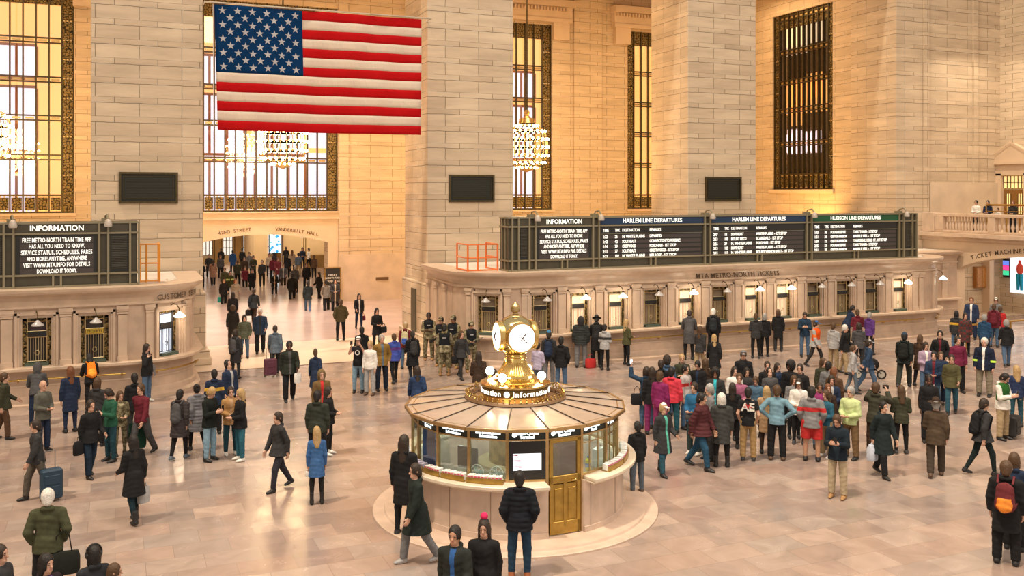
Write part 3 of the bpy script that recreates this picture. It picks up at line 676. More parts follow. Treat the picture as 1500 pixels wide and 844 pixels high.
def pilaster(root, x, y, ang=0.0, w=.30):
    k = w
    if k not in P_SRC:
        m = MB(); m.box(-w/2-.02, w/2+.02, -.10, .5, 1.24, 1.40); m.box(-w/2, w/2, -.07, .5, 1.40, 2.72); m.box(-w/2-.02, w/2+.02, -.10, .5, 2.72, 2.78); m.box(-w/2-.05, w/2+.05, -.13, .5, 2.86, 2.97); m.box(-w/2-.03, w/2+.03, -.11, .5, 2.80, 2.86)
        m.box(-w/2, w/2, -.07, .5, 2.7, 2.97)
        o = m.build('pilaster', M_TRIM, root); P_SRC[k] = o
    else: o = P_SRC[k].copy(); COL.objects.link(o); o.parent = root
    o.location = (x, y, 0); o.rotation_euler = (0, 0, ang); return o
def infill(root, x0, x1, y=BY):
    MB().box(x0, x1, y+.02, y+.5, 1.2, 2.98).build('wall_panel', M_MARB, root)
def handrail(root, pts, posts):
    m = MB(); m.tube([(p[0], p[1], .86) for p in pts], .028, 8)
    for p in posts: m.tube([(p[0], p[1], .86), (p[0], p[1]+.02, .80), (p[0], p[1]+.16, .78)], .018, 6); m.ball((p[0], p[1], .86), .04, 8)
    m.build('handrail', M_GOLDB, root, smooth=True)
# ---- right office
c1 = arcpts(14.0, 34.2, 2.1, 180, 270, 10)
c2 = arcpts(33.7, 34.1, 2.0, 270, 360, 10)
rpath = [(12.0, 37.5), (11.9, 34.2)]+c1[1:]+c2+[(35.7, 35.4), (39.5, 35.4)]
ro = office('ticket_office', rpath, 'long pale marble ticket office under the long departure board')
roof(ro, [(x, y) for x, y in rpath]+[(39.5, 37.5)])
WX = [14.75+1.607*i for i in range(12)]
kinds = ['off', 'on', 'on', 'off', 'on', 'off', 'on', 'on', 'off', 'off', 'off', 'on']
for i, x in enumerate(WX): ticket_window(ro, x, BY, 0, kinds[i])
for i in range(11):
    xm = (WX[i]+WX[i+1])/2; infill(ro, WX[i]+.46, WX[i+1]-.46); pilaster(ro, xm, BY)
infill(ro, WX[11]+.46, 33.75); pilaster(ro, WX[11]+.78, BY); pilaster(ro, WX[11]+1.15, BY, 0, .22)
infill(ro, 13.95, WX[0]-.46); pilaster(ro, 14.02, BY+.02, 0, .22)
# curved west end with a lit window, curved east end with an unlit one
def curved_end(root, cx, cy, r, a_w, kind, a0, a1, half):
    aw = R(a_w); x, y = cx+(r-.02)*math.cos(aw), cy+(r-.02)*math.sin(aw); ticket_window(root, x, y, aw+math.pi/2, kind)
    for s0, s1 in ((a0, a_w-half), (a_w+half, a1)):
        p = arcpts(cx, cy, r-.015, s0, s1, 4); MB().sweep(p, [(-.5, 1.2), (0, 1.2), (0, 2.98), (-.5, 2.98)]).build('wall_panel', M_MARB, root)
    for a in (a_w-half-5, a_w+half+5):
        t = R(a); pilaster(root, cx+r*math.cos(t), cy+r*math.sin(t), t+math.pi/2, .22)
curved_end(ro, 14.0, 34.2, 2.1, 232, 'off', 180, 270, 15)
curved_end(ro, 33.7, 34.1, 2.0, 318, 'cold', 270, 360, 16)
MB().box(11.9, 12.4, 34.2, 37.5, 1.2, 2.98).build('wall_panel', M_MARB, ro)
for y in (34.9, 36.0, 37.0): pilaster(ro, 11.9, y, -math.pi/2, .3)
MB().box(35.7, 39.5, 35.4, 35.9, 1.2, 2.98).build('wall_panel', M_MARB, ro); MB().box(35.2, 35.7, 34.1, 35.6, 1.2, 2.98).build('wall_panel', M_MARB, ro)
for x in (36.2, 37.4, 38.6): pilaster(ro, x, 35.4, 0, .34)
handrail(ro, [(16.9, 31.92), (33.6, 31.92)], [(17.2+i*1.28, 31.92) for i in range(13)])
p_ = arcpts(33.7, 34.1, 2.18, 290, 345, 8); handrail(ro, p_, [p_[1], p_[7]])
for k, (bx_, w_) in enumerate(((24.2, 0),)):
    text_mesh('lettering', 'MTA METRO-NORTH TICKETS', .30, M_CARVE, ro, plane_M((onY(1080, 407, BY).x, BY-.075, 3.17), (1, 0, 0), (0, .25, 1)), spacing=1.02, bold=.003)
# ---- left office
d1 = arcpts(.35, 34.2, 2.1, 270, 360, 10)
lpath = [(-14, BY), (.35, BY)]+d1[1:]+[(2.45, 37.5)]
lo_ = office('ticket_office', lpath, 'pale marble ticket office at the left edge, cold lit window at its curved end')
roof(lo_, lpath+[(-14, 37.5)])
LX = [-.59-1.615*i for i in range(5)]
for i, x in enumerate(LX): ticket_window(lo_, x, BY, 0, 'gold' if i == 0 else 'dark')
for i in range(4): infill(lo_, LX[i+1]+.46, LX[i]-.46); pilaster(lo_, (LX[i]+LX[i+1])/2, BY)
infill(lo_, LX[0]+.46, .36); pilaster(lo_, .22, BY, 0, .26)
text_mesh('lettering', 'TICKETS', .12, M_CARVE, lo_, plane_M((LX[0], BY+.14, 2.195), (1, 0, 0), (0, 0, 1)))
curved_end(lo_, .35, 34.2, 2.1, 309, 'cold', 270, 360, 16)
MB().box(2.0, 2.45, 34.2, 37.5, 1.2, 2.98).build('wall_panel', M_MARB, lo_)
for y in (34.7, 35.9): pilaster(lo_, 2.45, y, math.pi/2, .3)
handrail(lo_, [(-12, 31.92), (.3, 31.92)], [(-1.4-i*1.3, 31.92) for i in range(5)]+[(.2, 31.92)])
p_ = arcpts(.35, 34.2, 2.32, 285, 345, 8); handrail(lo_, p_, [p_[1], p_[7]])
cust = 'CUSTOMER SERVICE'
for i, ch in enumerate(cust):
    if ch == ' ': continue
    a = R(296+i*4.0); x, y = .35+2.20*math.cos(a), 34.2+2.20*math.sin(a)
    text_mesh('lettering', ch, .24, M_CARVE, lo_, plane_M((x, y, 3.17), (-math.sin(a), math.cos(a), 0), (0, 0, 1)), bold=.003)
# ================================================================ departure boards
M_BOARD = plain((.075, .068, .048), .42, .3, .1, 5, name='olive_bronze_cabinet'); M_BOARDL = plain((.25, .22, .15), .42, .3, name='bronze_rail')
M_SLOT = plain((.014, .016, .016), .35, name='flap_black'); M_FLAP = emit((1.0, .98, .90), .85, 'flap_glow_white'); M_FLAPB = plain((.055, .045, .045), .5, name='flap_blank')  # flap letters glow, standing in for light on white print
M_NAVY = plain((.008, .035, .10), .45, name='header_blue'); M_GRN = plain((.004, .10, .04), .45, name='header_green')
BDY = 32.4; BZ0, BZ1 = 3.585, 5.62
def board(name, x0, x1, label, secs, end_x=None):
    """secs: list of (xa, xb, header, header_mat, rows, kind)"""
    root = empty(name, (x0, BDY, BZ0)); tag(root, label, 'departure board'); W = x1-x0; Hh = BZ1-BZ0
    m = MB(); m.box(0, W, .02, .82, 0, Hh); m.build('cabinet', M_BOARD, root)
    m = MB()
    for z in (0.04, .40, Hh-.36, Hh-.03): m.box(-.02, W+.02, -.07, .05, z-.03, z+.03)
    for y in (.3, .6): m.box(-.04, 0, y-.03, y+.03, 0, Hh)
    for z in (.04, .40, Hh-.36, Hh-.03): m.box(-.05, 0, 0, .82, z-.03, z+.03)
    for x in sorted({round(q, 3) for s_ in secs for q in (s_[0]-x0, s_[1]-x0)}):
        for o in (-.16, .10): m.box(x+o, x+o+.06, -.10, .05, .01, Hh-.01)
    for s_ in secs:
        if s_[4]: xm = (s_[0]+s_[1])/2-x0; m.box(xm-.14, xm-.08, -.08, .05, 0, .4); m.box(xm+.08, xm+.14, -.08, .05, 0, .4)
    m.build('rail', M_BOARDL, root)
    for xa, xb, hd, hm, rows_, kind in secs:
        a, b = xa-x0+.22, xb-x0-.22; c = (a+b)/2
        h = MB().box(a-.1, b+.1, -.03, .03, Hh-.32, Hh-.07).build('header', hm, root)
        if hd: text_mesh('lettering', hd, .235, M_FLAP, h, plane_M((c, -.035, Hh-.195), (1, 0, 0), (0, 0, 1)), bold=.004, wide=.95)
        pn = MB().box(a-.02, b+.02, -.01, .03, .46, Hh-.40).build('flap_panel', M_SLOT, root)
        if kind == 'vent':
            m = MB(); [m.box(a, b, -.04, -.005, .55+i*.055, .575+i*.055) for i in range(19)]; m.build('slat', M_BOARD, pn); continue
        if kind == 'info':
            st = (Hh-.9)/5.9; zz = Hh-.40-.16
            for i, t in enumerate(rows_):
                MB().box(a+.08, b-.08, -.014, -.008, zz-i*st-.085, zz-i*st+.085).build('flap_row', M_FLAPB, pn)
                tx = text_mesh('lettering', t, .185, M_FLAP, pn, plane_M((c, -.02, zz-i*st), (1, 0, 0), (0, 0, 1)), bold=.003, spacing=1.06)
                wdt = max(v.co.x for v in tx.data.vertices)-min(v.co.x for v in tx.data.vertices); mx = (b-a)-.22
                tgt = mx*len(t)/32.0; s_ = tgt/wdt
                for v in tx.data.vertices: v.co.x = c+(v.co.x-c)*s_
        if kind == 'dep':
            wd = b-a; cs_ = [a+.10, a+wd*.135, a+wd*.205, a+wd*.47]; hz = Hh-.40-.16
            for cx_, t in zip(cs_, ('TIME', 'TRK', 'DESTINATION', 'REMARKS')): text_mesh('lettering', t, .17, M_FLAP, pn, plane_M((cx_, -.02, hz), (1, 0, 0), (0, 0, 1)) @ Matrix.Diagonal((.72, 1, 1, 1)), align='LEFT', bold=.002)
            MB().box(a, b, -.03, -.005, hz-.14, hz-.125).build('rule', M_BOARDL, pn)
            for i, rr in enumerate(rows_):
                z = hz-.25-i*.19
                MB().box(a+.06, b-.06, -.014, -.008, z-.065, z+.065).build('flap_row', M_FLAPB, pn)
                for j, t in enumerate(rr):
                    tx = text_mesh('lettering', t, .165, M_FLAP, pn, plane_M((cs_[j], -.02, z), (1, 0, 0), (0, 0, 1)) @ Matrix.Diagonal((.75, 1, 1, 1)), align='LEFT', bold=.004)
                    if j >= 2:
                        xs_ = [v.co.x for v in tx.data.vertices]; wdt = max(xs_)-min(xs_); tgt = len(t)*wd*.0145; s_ = tgt/wdt
                        for v in tx.data.vertices: v.co.x = cs_[j]+(v.co.x-cs_[j])*s_
    for s_ in secs[(0 if secs[0][5] != 'vent' else 1):]:
        x = s_[0]-x0+.05; m = MB(); m.tube([(x, .2, Hh), (x, .1, Hh+.18), (x+.05, -.12, Hh+.22), (x+.08, -.25, Hh+.05)], .03, 6); m.box(x-.12, x+.12, .05, .3, Hh, Hh+.10); m.build('lamp_bracket', M_BOARDL, root)
        m = MB(); m.lathe([(.03, .12), (.09, .08), (.125, -.06), (.11, -.12), (.001, -.12)], (x+.08, -.25, Hh-.04), 12); m.build('spotlight', plain((.55, .50, .45), .35, .3), root, smooth=True)
    return root
INFO = ['FREE METRO-NORTH TRAIN TIME APP', 'HAS ALL YOU NEED TO KNOW.', 'SERVICE STATUS, SCHEDULES, FARES', 'AND MORE! ANYTIME, ANYWHERE', 'VISIT WWW.MTA.INFO FOR DETAILS', 'DOWNLOAD IT TODAY.']
H1 = [('1:22', '25', 'N. WHITE PLAINS', 'DEPARTED'), ('1:42', '42', 'SOUTHEAST', 'CONNECTION TO WASSAIC'), ('1:54', '29', 'CRESTWOOD', 'FORDHAM - 1ST STOP'), ('2:11', '27', 'SOUTHEAST', 'CRESTWOOD - 1ST STOP'), ('2:22', '102', 'N. WHITE PLAINS', 'MELROSE - 1ST STOP')]
H2 = [('2:47', '18', 'SOUTHEAST', 'WHITE PLAINS - 1ST STOP'), ('2:53', '108', 'MOUNT KISCO', 'SCARSDALE - 1ST STOP'), ('2:56', '39', 'N. WHITE PLAINS', 'FORDHAM - 1ST STOP'), ('3:13', '103', 'SOUTHEAST', 'WHITE PLAINS - 1ST STOP'), ('3:15', '113', 'N. WHITE PLAINS', 'MOUNT VERNON WEST - 1ST STOP')]
H3 = [('1:43', '30', 'POUGHKEEPSIE', 'TARRYTOWN - 1ST STOP'), ('1:51', '36', 'CROTON-HARMON', 'MARBLE HILL - 1ST STOP'), ('1:59', '32', 'CROTON-HARMON', 'YANKEES-E.153RD ST. 1ST STOP'), ('2:45', '33', 'POUGHKEEPSIE', 'TARRYTOWN - 1ST STOP'), ('2:51', '30', 'CROTON-HARMON', 'MARBLE HILL - 1ST STOP')]
bx = lambda x: onY(x, 350, BDY).x
board('departure_board', bx(745), bx(1340), 'long dark departure board with white train times on top of the right ticket office',
      [(bx(754), bx(779), '', M_BOARD, None, 'vent'), (bx(779), bx(872), 'INFORMATION', M_BOARD, INFO, 'info'), (bx(872), bx(1035), 'HARLEM LINE DEPARTURES', M_NAVY, H1, 'dep'),
       (bx(1035), bx(1184), 'HARLEM LINE DEPARTURES', M_NAVY, H2, 'dep'), (bx(1184), bx(1319), 'HUDSON LINE DEPARTURES', M_GRN, H3, 'dep'), (bx(1319), bx(1338), '', M_BOARD, None, 'vent')])
board('departure_board', bx(-200), bx(201), 'dark information board on top of the left ticket office',
      [(bx(-150), bx(13), '', M_BOARD, None, 'vent'), (bx(13), bx(152), 'INFORMATION', M_BOARD, INFO, 'info'), (bx(152), bx(197), '', M_BOARD, None, 'vent')])
# orange guard rails on the office roofs
def guard(x0, x1, y, h, label, colr, back=1.0, slope=0.0):
    root = empty('guard_rail', (x0, y, 3.585)); tag(root, label, 'guard rail'); mt = plain(colr, .45, name='orange_paint')
    m = MB()
    for x in (0, (x1-x0)*.33, x1-x0): m.tube([(x, 0, 0), (x, 0, h)], .035, 6)
    m.tube([(0, back, 0), (0, back, h)], .035, 6); m.tube([(x1-x0, back, 0), (x1-x0, back, h)], .035, 6); m.build('post', mt, root)
    m = MB()
    for z in (h, h*.5, .04): m.tube([(0, back, z), (0, 0, z), (x1-x0, 0, z), (x1-x0, back, z)], .028, 6)
    m.build('rail', mt, root)
guard(12.15, 13.35, 33.1, 1.0, 'orange metal guard rail on the roof of the right ticket office beside the board', (.72, .16, .03), 1.2)
guard(.75, 1.35, 33.2, 1.25, 'yellow-orange guard rail on the roof of the left ticket office beside the board', (.72, .28, .04), .9)
# ================================================================ round information kiosk and its clock
KX, KY = 7.70, 18.1
PHI = math.atan2(-KY, -KX)
def kd(th): a = PHI+R(th); return Vector((math.cos(a), math.sin(a), 0))
M_BRS = plain((.52, .36, .17), .34, .9, .12, 9, .05, name='kiosk_brass'); M_BRSD = plain((.44, .29, .075), .36, .85, .15, 7, .06, name='door_brass')
M_GOLD = plain((.70, .50, .19), .20, 1.0, .08, 6, .03, name='polished_gold')
m = MB(); m.lathe([(2.95, 0), (2.95, .035), (2.93, .045), (2.72, .045), (2.70, .085), (0.001, .085)], (KX, KY, 0), 72); struct(m.build('trim_8', plain((.60, .46, .37), .4, 0, .14, 2.4, .1)))
kz = .085
kio = empty('information_kiosk', (KX, KY, 0)); tag(kio, 'round marble and brass information kiosk with glazed sides under the gold clock', 'kiosk')
def arcwall(m, r0, r1, z0, z1, t0, t1, n=24, mi=0):
    vs = []
    for i in range(n+1):
        d = kd(t0+(t1-t0)*i/n)
        for r_ in (r0, r1):
            for z in (z0, z1): vs.append((d.x*r_, d.y*r_, z))
    fs = [(0, 1, 3, 2), (4*n, 4*n+2, 4*n+3, 4*n+1)]
    for i in range(n):
        a, b = 4*i, 4*i+4
        fs += [(a, b, b+1, a+1), (a+2, a+3, b+3, b+2), (a+1, b+1, b+3, a+3), (a, a+2, b+2, b)]
    return m.add(vs, fs, mi)
DT0, DT1 = 16.0, 36.0
M_KM = plain((.60, .47, .385), .34, 0, .13, 3, .06, name='kiosk_marble')
m = MB(); arcwall(m, 2.08, 2.23, kz, 1.06, DT1, DT0+360, 68); arcwall(m, 2.20, 2.26, kz, kz+.10, DT1, DT0+360, 68); m.build('base_wall', M_KM, kio)
m = MB(); arcwall(m, 2.02, 2.50, 1.06, 1.13, DT1+1.5, DT0+359, 68); arcwall(m, 2.05, 2.44, 1.02, 1.06, DT1+1.5, DT0+359, 68); m.build('counter', plain((.72, .62, .50), .3, 0, .08, 3), kio, bevel=.012)
m = MB(); [arcwall(m, 2.225, 2.236, kz, 1.05, t, t+.25, 1) for t in range(40, 370, 22)]; m.build('slab_joint', plain((.28, .20, .15), .6), kio)
m = MB(); m.lathe([(2.1, .09), (.001, .09)], (0, 0, 0), 36); m.build('inner_floor', plain((.20, .16, .12), .6), kio)
VT = [-4+20*k for k in range(18)]; RG = 2.13; PZ0, PZ1 = 1.13, 2.12
def kp(th, r, z): d = kd(th); return Vector((d.x*r, d.y*r, z))
for k, t in enumerate(VT):
    d = kd(t); s_ = Vector((-d.y, d.x, 0)); isdoor = t in (16, 36); z0 = kz if isdoor else PZ0
    MB().obox(kp(t, RG, (z0+PZ1)/2), s_*.028, d*.03, (0, 0, (PZ1-z0)/2)).build('post', M_BRS, kio)
def panel_frame(t0, t1):
    a, b = kp(t0, RG, 0), kp(t1, RG, 0); u = (b-a).normalized(); nrm = Vector((u.y, -u.x, 0)); 
    if nrm.dot((a+b)/2) < 0: nrm = -nrm
    return a, b, u, nrm, (b-a).length
SIGNS = {-84: None, -64: ('Metro-North', 'Railroad'), -44: ('Metro-North Railroad', 'Information'), -24: ('Long Island Rail Road', 'Information'), -4: ('Grand Central', 'Terminal'), 16: ('Grand Central', 'Terminal'), 36: ('Information', 'Booth'), 56: ('Information', 'Booth')}
M_KGL = glass('kiosk_glass', (.92, .97, .95), .03, .12); M_SIGNBK = plain((.008, .020, .018), .3, name='sign_black'); M_SIGNLT = emit((.90, 1.0, 1.0), 2.2, 'sign_light')
for k, t in enumerate(VT):
    a, b, u, nrm, ln = panel_frame(t, t+20); c = (a+b)/2
    def bar(z, h, nm='rail', d_=.03, off=0.0, mt=M_BRS): return MB().obox(c+nrm*off+Vector((0, 0, z)), u*(ln/2-.01), nrm*d_, (0, 0, h)).build(nm, mt, kio)
    bar(1.90, .013); bar(2.10, .035)
    sp = MB().obox(c+Vector((0, 0, 1.99)), u*(ln/2-.03), nrm*.012, (0, 0, .08)).build('sign_panel', M_SIGNBK, kio)
    tx = SIGNS.get(t if t < 180 else t-360, ('Information', 'Booth'))
    if tx:
        xd = u if u.dot(Vector((CC, -CS, 0))) > 0 or abs(t) > 90 else -u
        xd = Vector((-nrm.y, nrm.x, 0))
        for j, s_ in enumerate(tx):
            w_ = min(.075, .55/max(1, len(s_))*1.6)
            text_mesh('lettering', s_, .075 if len(s_) < 14 else .056, M_SIGNLT, sp, plane_M(c+nrm*.016+Vector((0, 0, 2.02-j*.065)), xd, (0, 0, 1)), bold=.003, extrude=.001)
        if t in (-4, 16, 36, 56):
            M_ = Matrix((xd, Vector((0, 0, 1)), nrm)).transposed(); MB().lathe([(.0001, 0), (.045, 0), (.045, .004), (.0001, .004)], c+nrm*.014+Vector((0, 0, 2.0))-xd*.24, 14, axis=M_).build('emblem', M_SIGNLT, sp)
    if t == 16: continue
    if t == -4: continue
    bar(1.15, .02)
    MB().obox(c+Vector((0, 0, 1.52)), u*(ln/2-.03), nrm*.004, (0, 0, .37)).build('pane', M_KGL, kio)
    if t in (36, 56):
        m = MB()
        for q in (-.12, .14): m.obox(c+u*q+Vector((0, 0, 1.52)), u*.008, nrm*.012, (0, 0, .37))
        m.obox(c+Vector((0, 0, 1.74)), u*(ln/2-.03), nrm*.012, (0, 0, .008)); m.build('glazing_bar', M_BRS, kio)
# public screen in the panel beside the door
a, b, u, nrm, ln = panel_frame(-4, 16); c = (a+b)/2; ux = Vector((-nrm.y, nrm.x, 0))
sc_ = MB().obox(c+Vector((0, 0, 1.52)), u*(ln/2-.03), nrm*.03, (0, 0, .36)).build('screen', M_BLACK, kio)
ds = MB().obox(c+nrm*.032+Vector((0, 0, 1.50)), u*.265, nrm*.002, (0, 0, .155)).build('display', emit((.92, .96, 1.0), 1.25), sc_)
m = MB(); 
for i in range(9): m.obox(c+nrm*.036+ux*(-.19+.03*(i % 3))+Vector((0, 0, 1.62-i*.028)), ux*(.03+.012*(i % 4)), nrm*.001, (0, 0, .005))
m.obox(c+nrm*.036-ux*.22+Vector((0, 0, 1.635)), ux*.04, nrm*.001, (0, 0, .012)); m.build('picture_line', plain((.45, .18, .30), .6), sc_)
MB().obox(c+nrm*.02+Vector((0, 0, 1.15)), u*(ln/2-.03), nrm*.03, (0, 0, .02)).build('rail', M_BRS, kio)
# brass door
a, b, u, nrm, ln = panel_frame(16, 36); c = (a+b)/2; ux = Vector((-nrm.y, nrm.x, 0)); hw = ln/2-.035
dm = MB()
def db(x, z, hx, hz, off=.0, th=.022): dm.obox(c+ux*x+nrm*(off+.03)+Vector((0, 0, z)), ux*hx, nrm*th, (0, 0, hz))
db(-hw+.04, 1.0, .04, .90); db(hw-.04, 1.0, .04, .90); db(0, 1.86, hw, .035); db(0, 1.13, hw, .07); db(0, .22, hw, .12); db(0, .66, .035, .42); db(0, .62, hw, .42, -.012, .012)
for s_ in (-1, 1): db(s_*.145, .66, .075, .30, .0, .016)
door = dm.build('door', M_BRSD, kio, bevel=.008)
MB().obox(c+nrm*.02+Vector((0, 0, 1.51)), ux*(hw-.08), nrm*.004, (0, 0, .32)).build('door_pane', glass('door_glass', (.35, .34, .28), .04, .25), door)
m = MB(); m.ball(c+ux*.20+nrm*.09+Vector((0, 0, 1.10)), .025, 10); m.tube([c+ux*.20+nrm*.04+Vector((0, 0, 1.10)), c+ux*.20+nrm*.09+Vector((0, 0, 1.10))], .012, 6); m.tube([c+ux*.20+nrm*.09+Vector((0, 0, 1.10)), c+ux*.12+nrm*.09+Vector((0, 0, 1.10))], .014, 6); m.build('door_handle', M_GOLD, door, smooth=True)
# roof: eighteen glossy sheets between dark seams, rising to the crested ring
M_ROOF = plain((.44, .36, .30), .20, .15, .10, 3, .02, spec=.8, name='roof_sheet')
m = MB(); M2 = MB()
for t in VT:
    p0, p1 = kp(t, 2.27, 2.12), kp(t+20, 2.27, 2.12); q0, q1 = kp(t, .95, 2.27), kp(t+20, .95, 2.27); dn = Vector((0, 0, -.03))
    m.add([p0, p1, q1, q0, p0+dn, p1+dn, q1+dn, q0+dn], [(0, 1, 2, 3), (7, 6, 5, 4), (0, 4, 5, 1)])
    M2.tube([p0+Vector((0, 0, .012)), q0+Vector((0, 0, .012))], .011, 5)
m.build('roof', M_ROOF, kio); M2.build('roof_seam', plain((.05, .03, .02), .4, .4), kio)
m = MB()
for t in VT:
    a, b, u, nrm, ln = kp(t, 2.28, 0), kp(t+20, 2.28, 0), None, None, None; u = (b-a); c = (a+b)/2; n_ = Vector((c.x, c.y, 0)).normalized(); m.obox(c+Vector((0, 0, 2.105)), u/2, n_*.02, (0, 0, .03))
m.build('eave', M_BRS, kio)
m = MB(); m.lathe([(1.02, 2.25), (1.06, 2.28), (1.04, 2.32), (.98, 2.33), (.96, 2.28), (.96, 2.24)], (0, 0, 0), 54); m.build('ring', plain((.34, .22, .13), .35, .8), kio, smooth=True)
def copies(src, n, fn):
    for i in range(n):
        o = src if i == 0 else src.copy()
        if i: COL.objects.link(o); o.parent = src.parent
        fn(o, i)
m = MB(); m.tube([(1.0, 0, 2.32), (1.02, 0, 2.36), (1.0, 0, 2.385)], [.012, .018, .006], 5); m.ball((1, 0, 2.40), .022, 6)
def _tz(o, i, n): o.rotation_euler = (0, 0, 2*math.pi*i/n)
copies(m.build('crest_finial', plain((.50, .33, .10), .3, .9), kio, smooth=True), 54, lambda o, i: _tz(o, i, 54))
m = MB(); m.tube([(1.0, 0, 2.33), (1.05, .03, 2.42), (1.0, .07, 2.46), (.97, .09, 2.42)], .016, 5)
copies(m.build('crest_scroll', plain((.50, .33, .10), .3, .9), kio, smooth=True), 9, lambda o, i: _tz(o, i, 9))
MB().lathe([(.98, 2.20), (.6, 2.20)], (0, 0, 0), 40).build('roof_well', plain((.16, .10, .04), .5), kio)
[light('POINT', 'kiosk_light', (KX+kd(q).x*1.35, KY+kd(q).y*1.35, 1.98), 24, (.86, 1.0, .92), radius=.1) for q in range(0, 360, 60)]
# things inside the booth
def inside(name, th, r, z): d = kd(th)*r; o = empty(name, (KX+d.x, KY+d.y, z), PHI+R(th)+math.pi/2); return o
MB().lathe([(.8, .09), (.8, .95), (.001, .95)], (0, 0, 0), 24).build('core', plain((.30, .24, .12), .4), kio)
MB().lathe([(.55, .95), (.55, 2.2)], (0, 0, 0), 24).build('core_column', plain((.30, .22, .07), .3, .6, .4, 6), kio)
r_ = inside('computer_monitor', -34, 1.65, 1.0); tag(r_, 'black monitor back seen through the kiosk glass, left of the clock side', 'monitor')
m = MB(); m.box(-.24, .24, -.03, .03, .16, .58); m.build('case', plain((.03, .05, .055), .4), r_, bevel=.02); m = MB(); m.box(-.10, .10, -.1, .1, 0, .02); m.tube([(0, 0, 0), (0, 0, .2)], .03, 6); m.build('stand', M_BLACK, r_)
for j, (t, lb) in enumerate(((-23, 'round pale desk fan behind the kiosk post, nearer the monitor'), (-11, 'round pale desk fan inside the kiosk beside the public screen'))):
    r_ = inside('desk_fan', t, 1.86, 1.02); tag(r_, lb, 'fan', 'desk fans in the kiosk')
    m = MB(); m.tube([(.13*math.cos(q*.3927), 0, .18+.13*math.sin(q*.3927)) for q in range(17)], .012, 6)
    for q in range(8): m.tube([(0, -.02, .18), (.13*math.cos(q*.785), 0, .18+.13*math.sin(q*.785))], .005, 4)
    m.build('cage', plain((.62, .68, .66), .4), r_); m = MB(); [m.obox((.06*math.cos(q*2.094), .0, .18+.06*math.sin(q*2.094)), (.04, .01, 0), (0, .004, .0), (0, 0, .04)) for q in range(3)]; m.build('blade', plain((.20, .32, .30), .5), r_)
    m = MB(); m.tube([(0, .02, 0), (0, .02, .16)], .014, 6); m.lathe([(.07, 0), (.06, .02), (.001, .02)], (0, 0, 0), 12); m.build('base', plain((.55, .60, .58), .4), r_)
r_ = inside('information_poster', -54, 2.06, 1.16); tag(r_, 'dark blue poster with an orange streak inside the left kiosk glass', 'poster')
MB().box(-.27, .20, -.012, .012, 0, .70).build('sheet', plain((.018, .035, .13), .4), r_); m = MB(); m.box(-.20, .12, .012, .018, .52, .55, 0); m.box(-.20, .14, .012, .018, .44, .48, 1); m.box(-.1, .15, .012, .018, .3, .42, 2); m.box(-.06, .06, .012, .018, .2, .23, 0); m.box(-.06, .04, .012, .018, .08, .12, 0)
for v_ in m.v: pass
m.build('print', [plain((.7, .75, .85), .5), plain((.05, .18, .45), .5), plain((.30, .12, .08), .5)], r_)
m = MB()
r_ = inside('paper_bag', 66, 1.82, 1.05); tag(r_, 'white paper bag with a bright blue patch inside the kiosk at right', 'bag')
MB().box(-.13, .13, -.07, .07, 0, .34).build('bag_body', plain((.85, .88, .90), .5), r_); MB().box(-.10, .08, .07, .076, .08, .22).build('blue_patch', plain((.0, .38, .75), .5), r_); MB().tube([(-.06, 0, .34), (-.05, 0, .44), (.05, 0, .44), (.06, 0, .34)], .008, 6).build('handle', plain((.85, .88, .90), .5), r_)
r_ = inside('spray_bottle', 50, 1.86, 1.08); tag(r_, 'yellow and blue bottle standing inside the kiosk right of the door', 'bottle')
MB().lathe([(.05, 0), (.052, .20), (.03, .24), (.0001, .24)], (0, 0, 0), 12).build('bottle_body', plain((.80, .72, .05), .4), r_); MB().lathe([(.053, .06), (.053, .14)], (0, 0, 0), 12).build('paper_label', plain((.05, .2, .6), .4), r_); MB().lathe([(.02, .24), (.02, .28), (.0001, .28)], (0, 0, 0), 10).build('cap', plain((.05, .2, .6), .4), r_)
# brochure racks on the counter
RT = [(-64, -50, (.46, .44, .58), (.30, .28, .44)), (-49, -38, (.82, .78, .76), (.60, .06, .16)), (-37, -24, (.80, .76, .74), (.60, .06, .16)), (-23, -5.5, (.84, .80, .76), (.62, .06, .18)), (-88, -66, (.50, .50, .60), (.70, .80, .80)), (50, 66, (.86, .82, .80), (.66, .10, .30)), (67, 80, (.86, .82, .80), (.66, .10, .30)), (81, 96, (.75, .72, .70), (.3, .1, .3))]
names = ['left of the blue poster, lilac leaflets', 'under the blue poster', 'under the black monitor', 'left of the public screen', 'at the far left of the counter', 'right of the door', 'below the white paper bag', 'at the far right of the counter']
for (t0, t1, c1_, c2_), lb in zip(RT, names):
    r_ = empty('brochure_rack', (KX, KY, 1.13)); tag(r_, 'brass rack of leaflets on the kiosk counter, '+lb, 'brochure rack')
    m = MB(); arcwall(m, 2.33, 2.35, 0, .10, t0, t1, 6); arcwall(m, 2.17, 2.35, 0, .015, t0, t1, 6); m.build('tray', M_BRSD, r_)
    n_ = int((t1-t0)/1.7)
    for q in range(n_):
        ta = t0+.3+q*(t1-t0-.6)/n_; m = MB(); arcwall(m, 2.20, 2.325, .016, .135+.01*(q % 2), ta, ta+(t1-t0-.6)/n_-.25, 1, 0); arcwall(m, 2.318, 2.328, .105, .125, ta+.1, ta+(t1-t0-.6)/n_-.35, 1, 1); m.build('leaflets', [plain(c1_, .6), plain(c2_, .6)], r_)
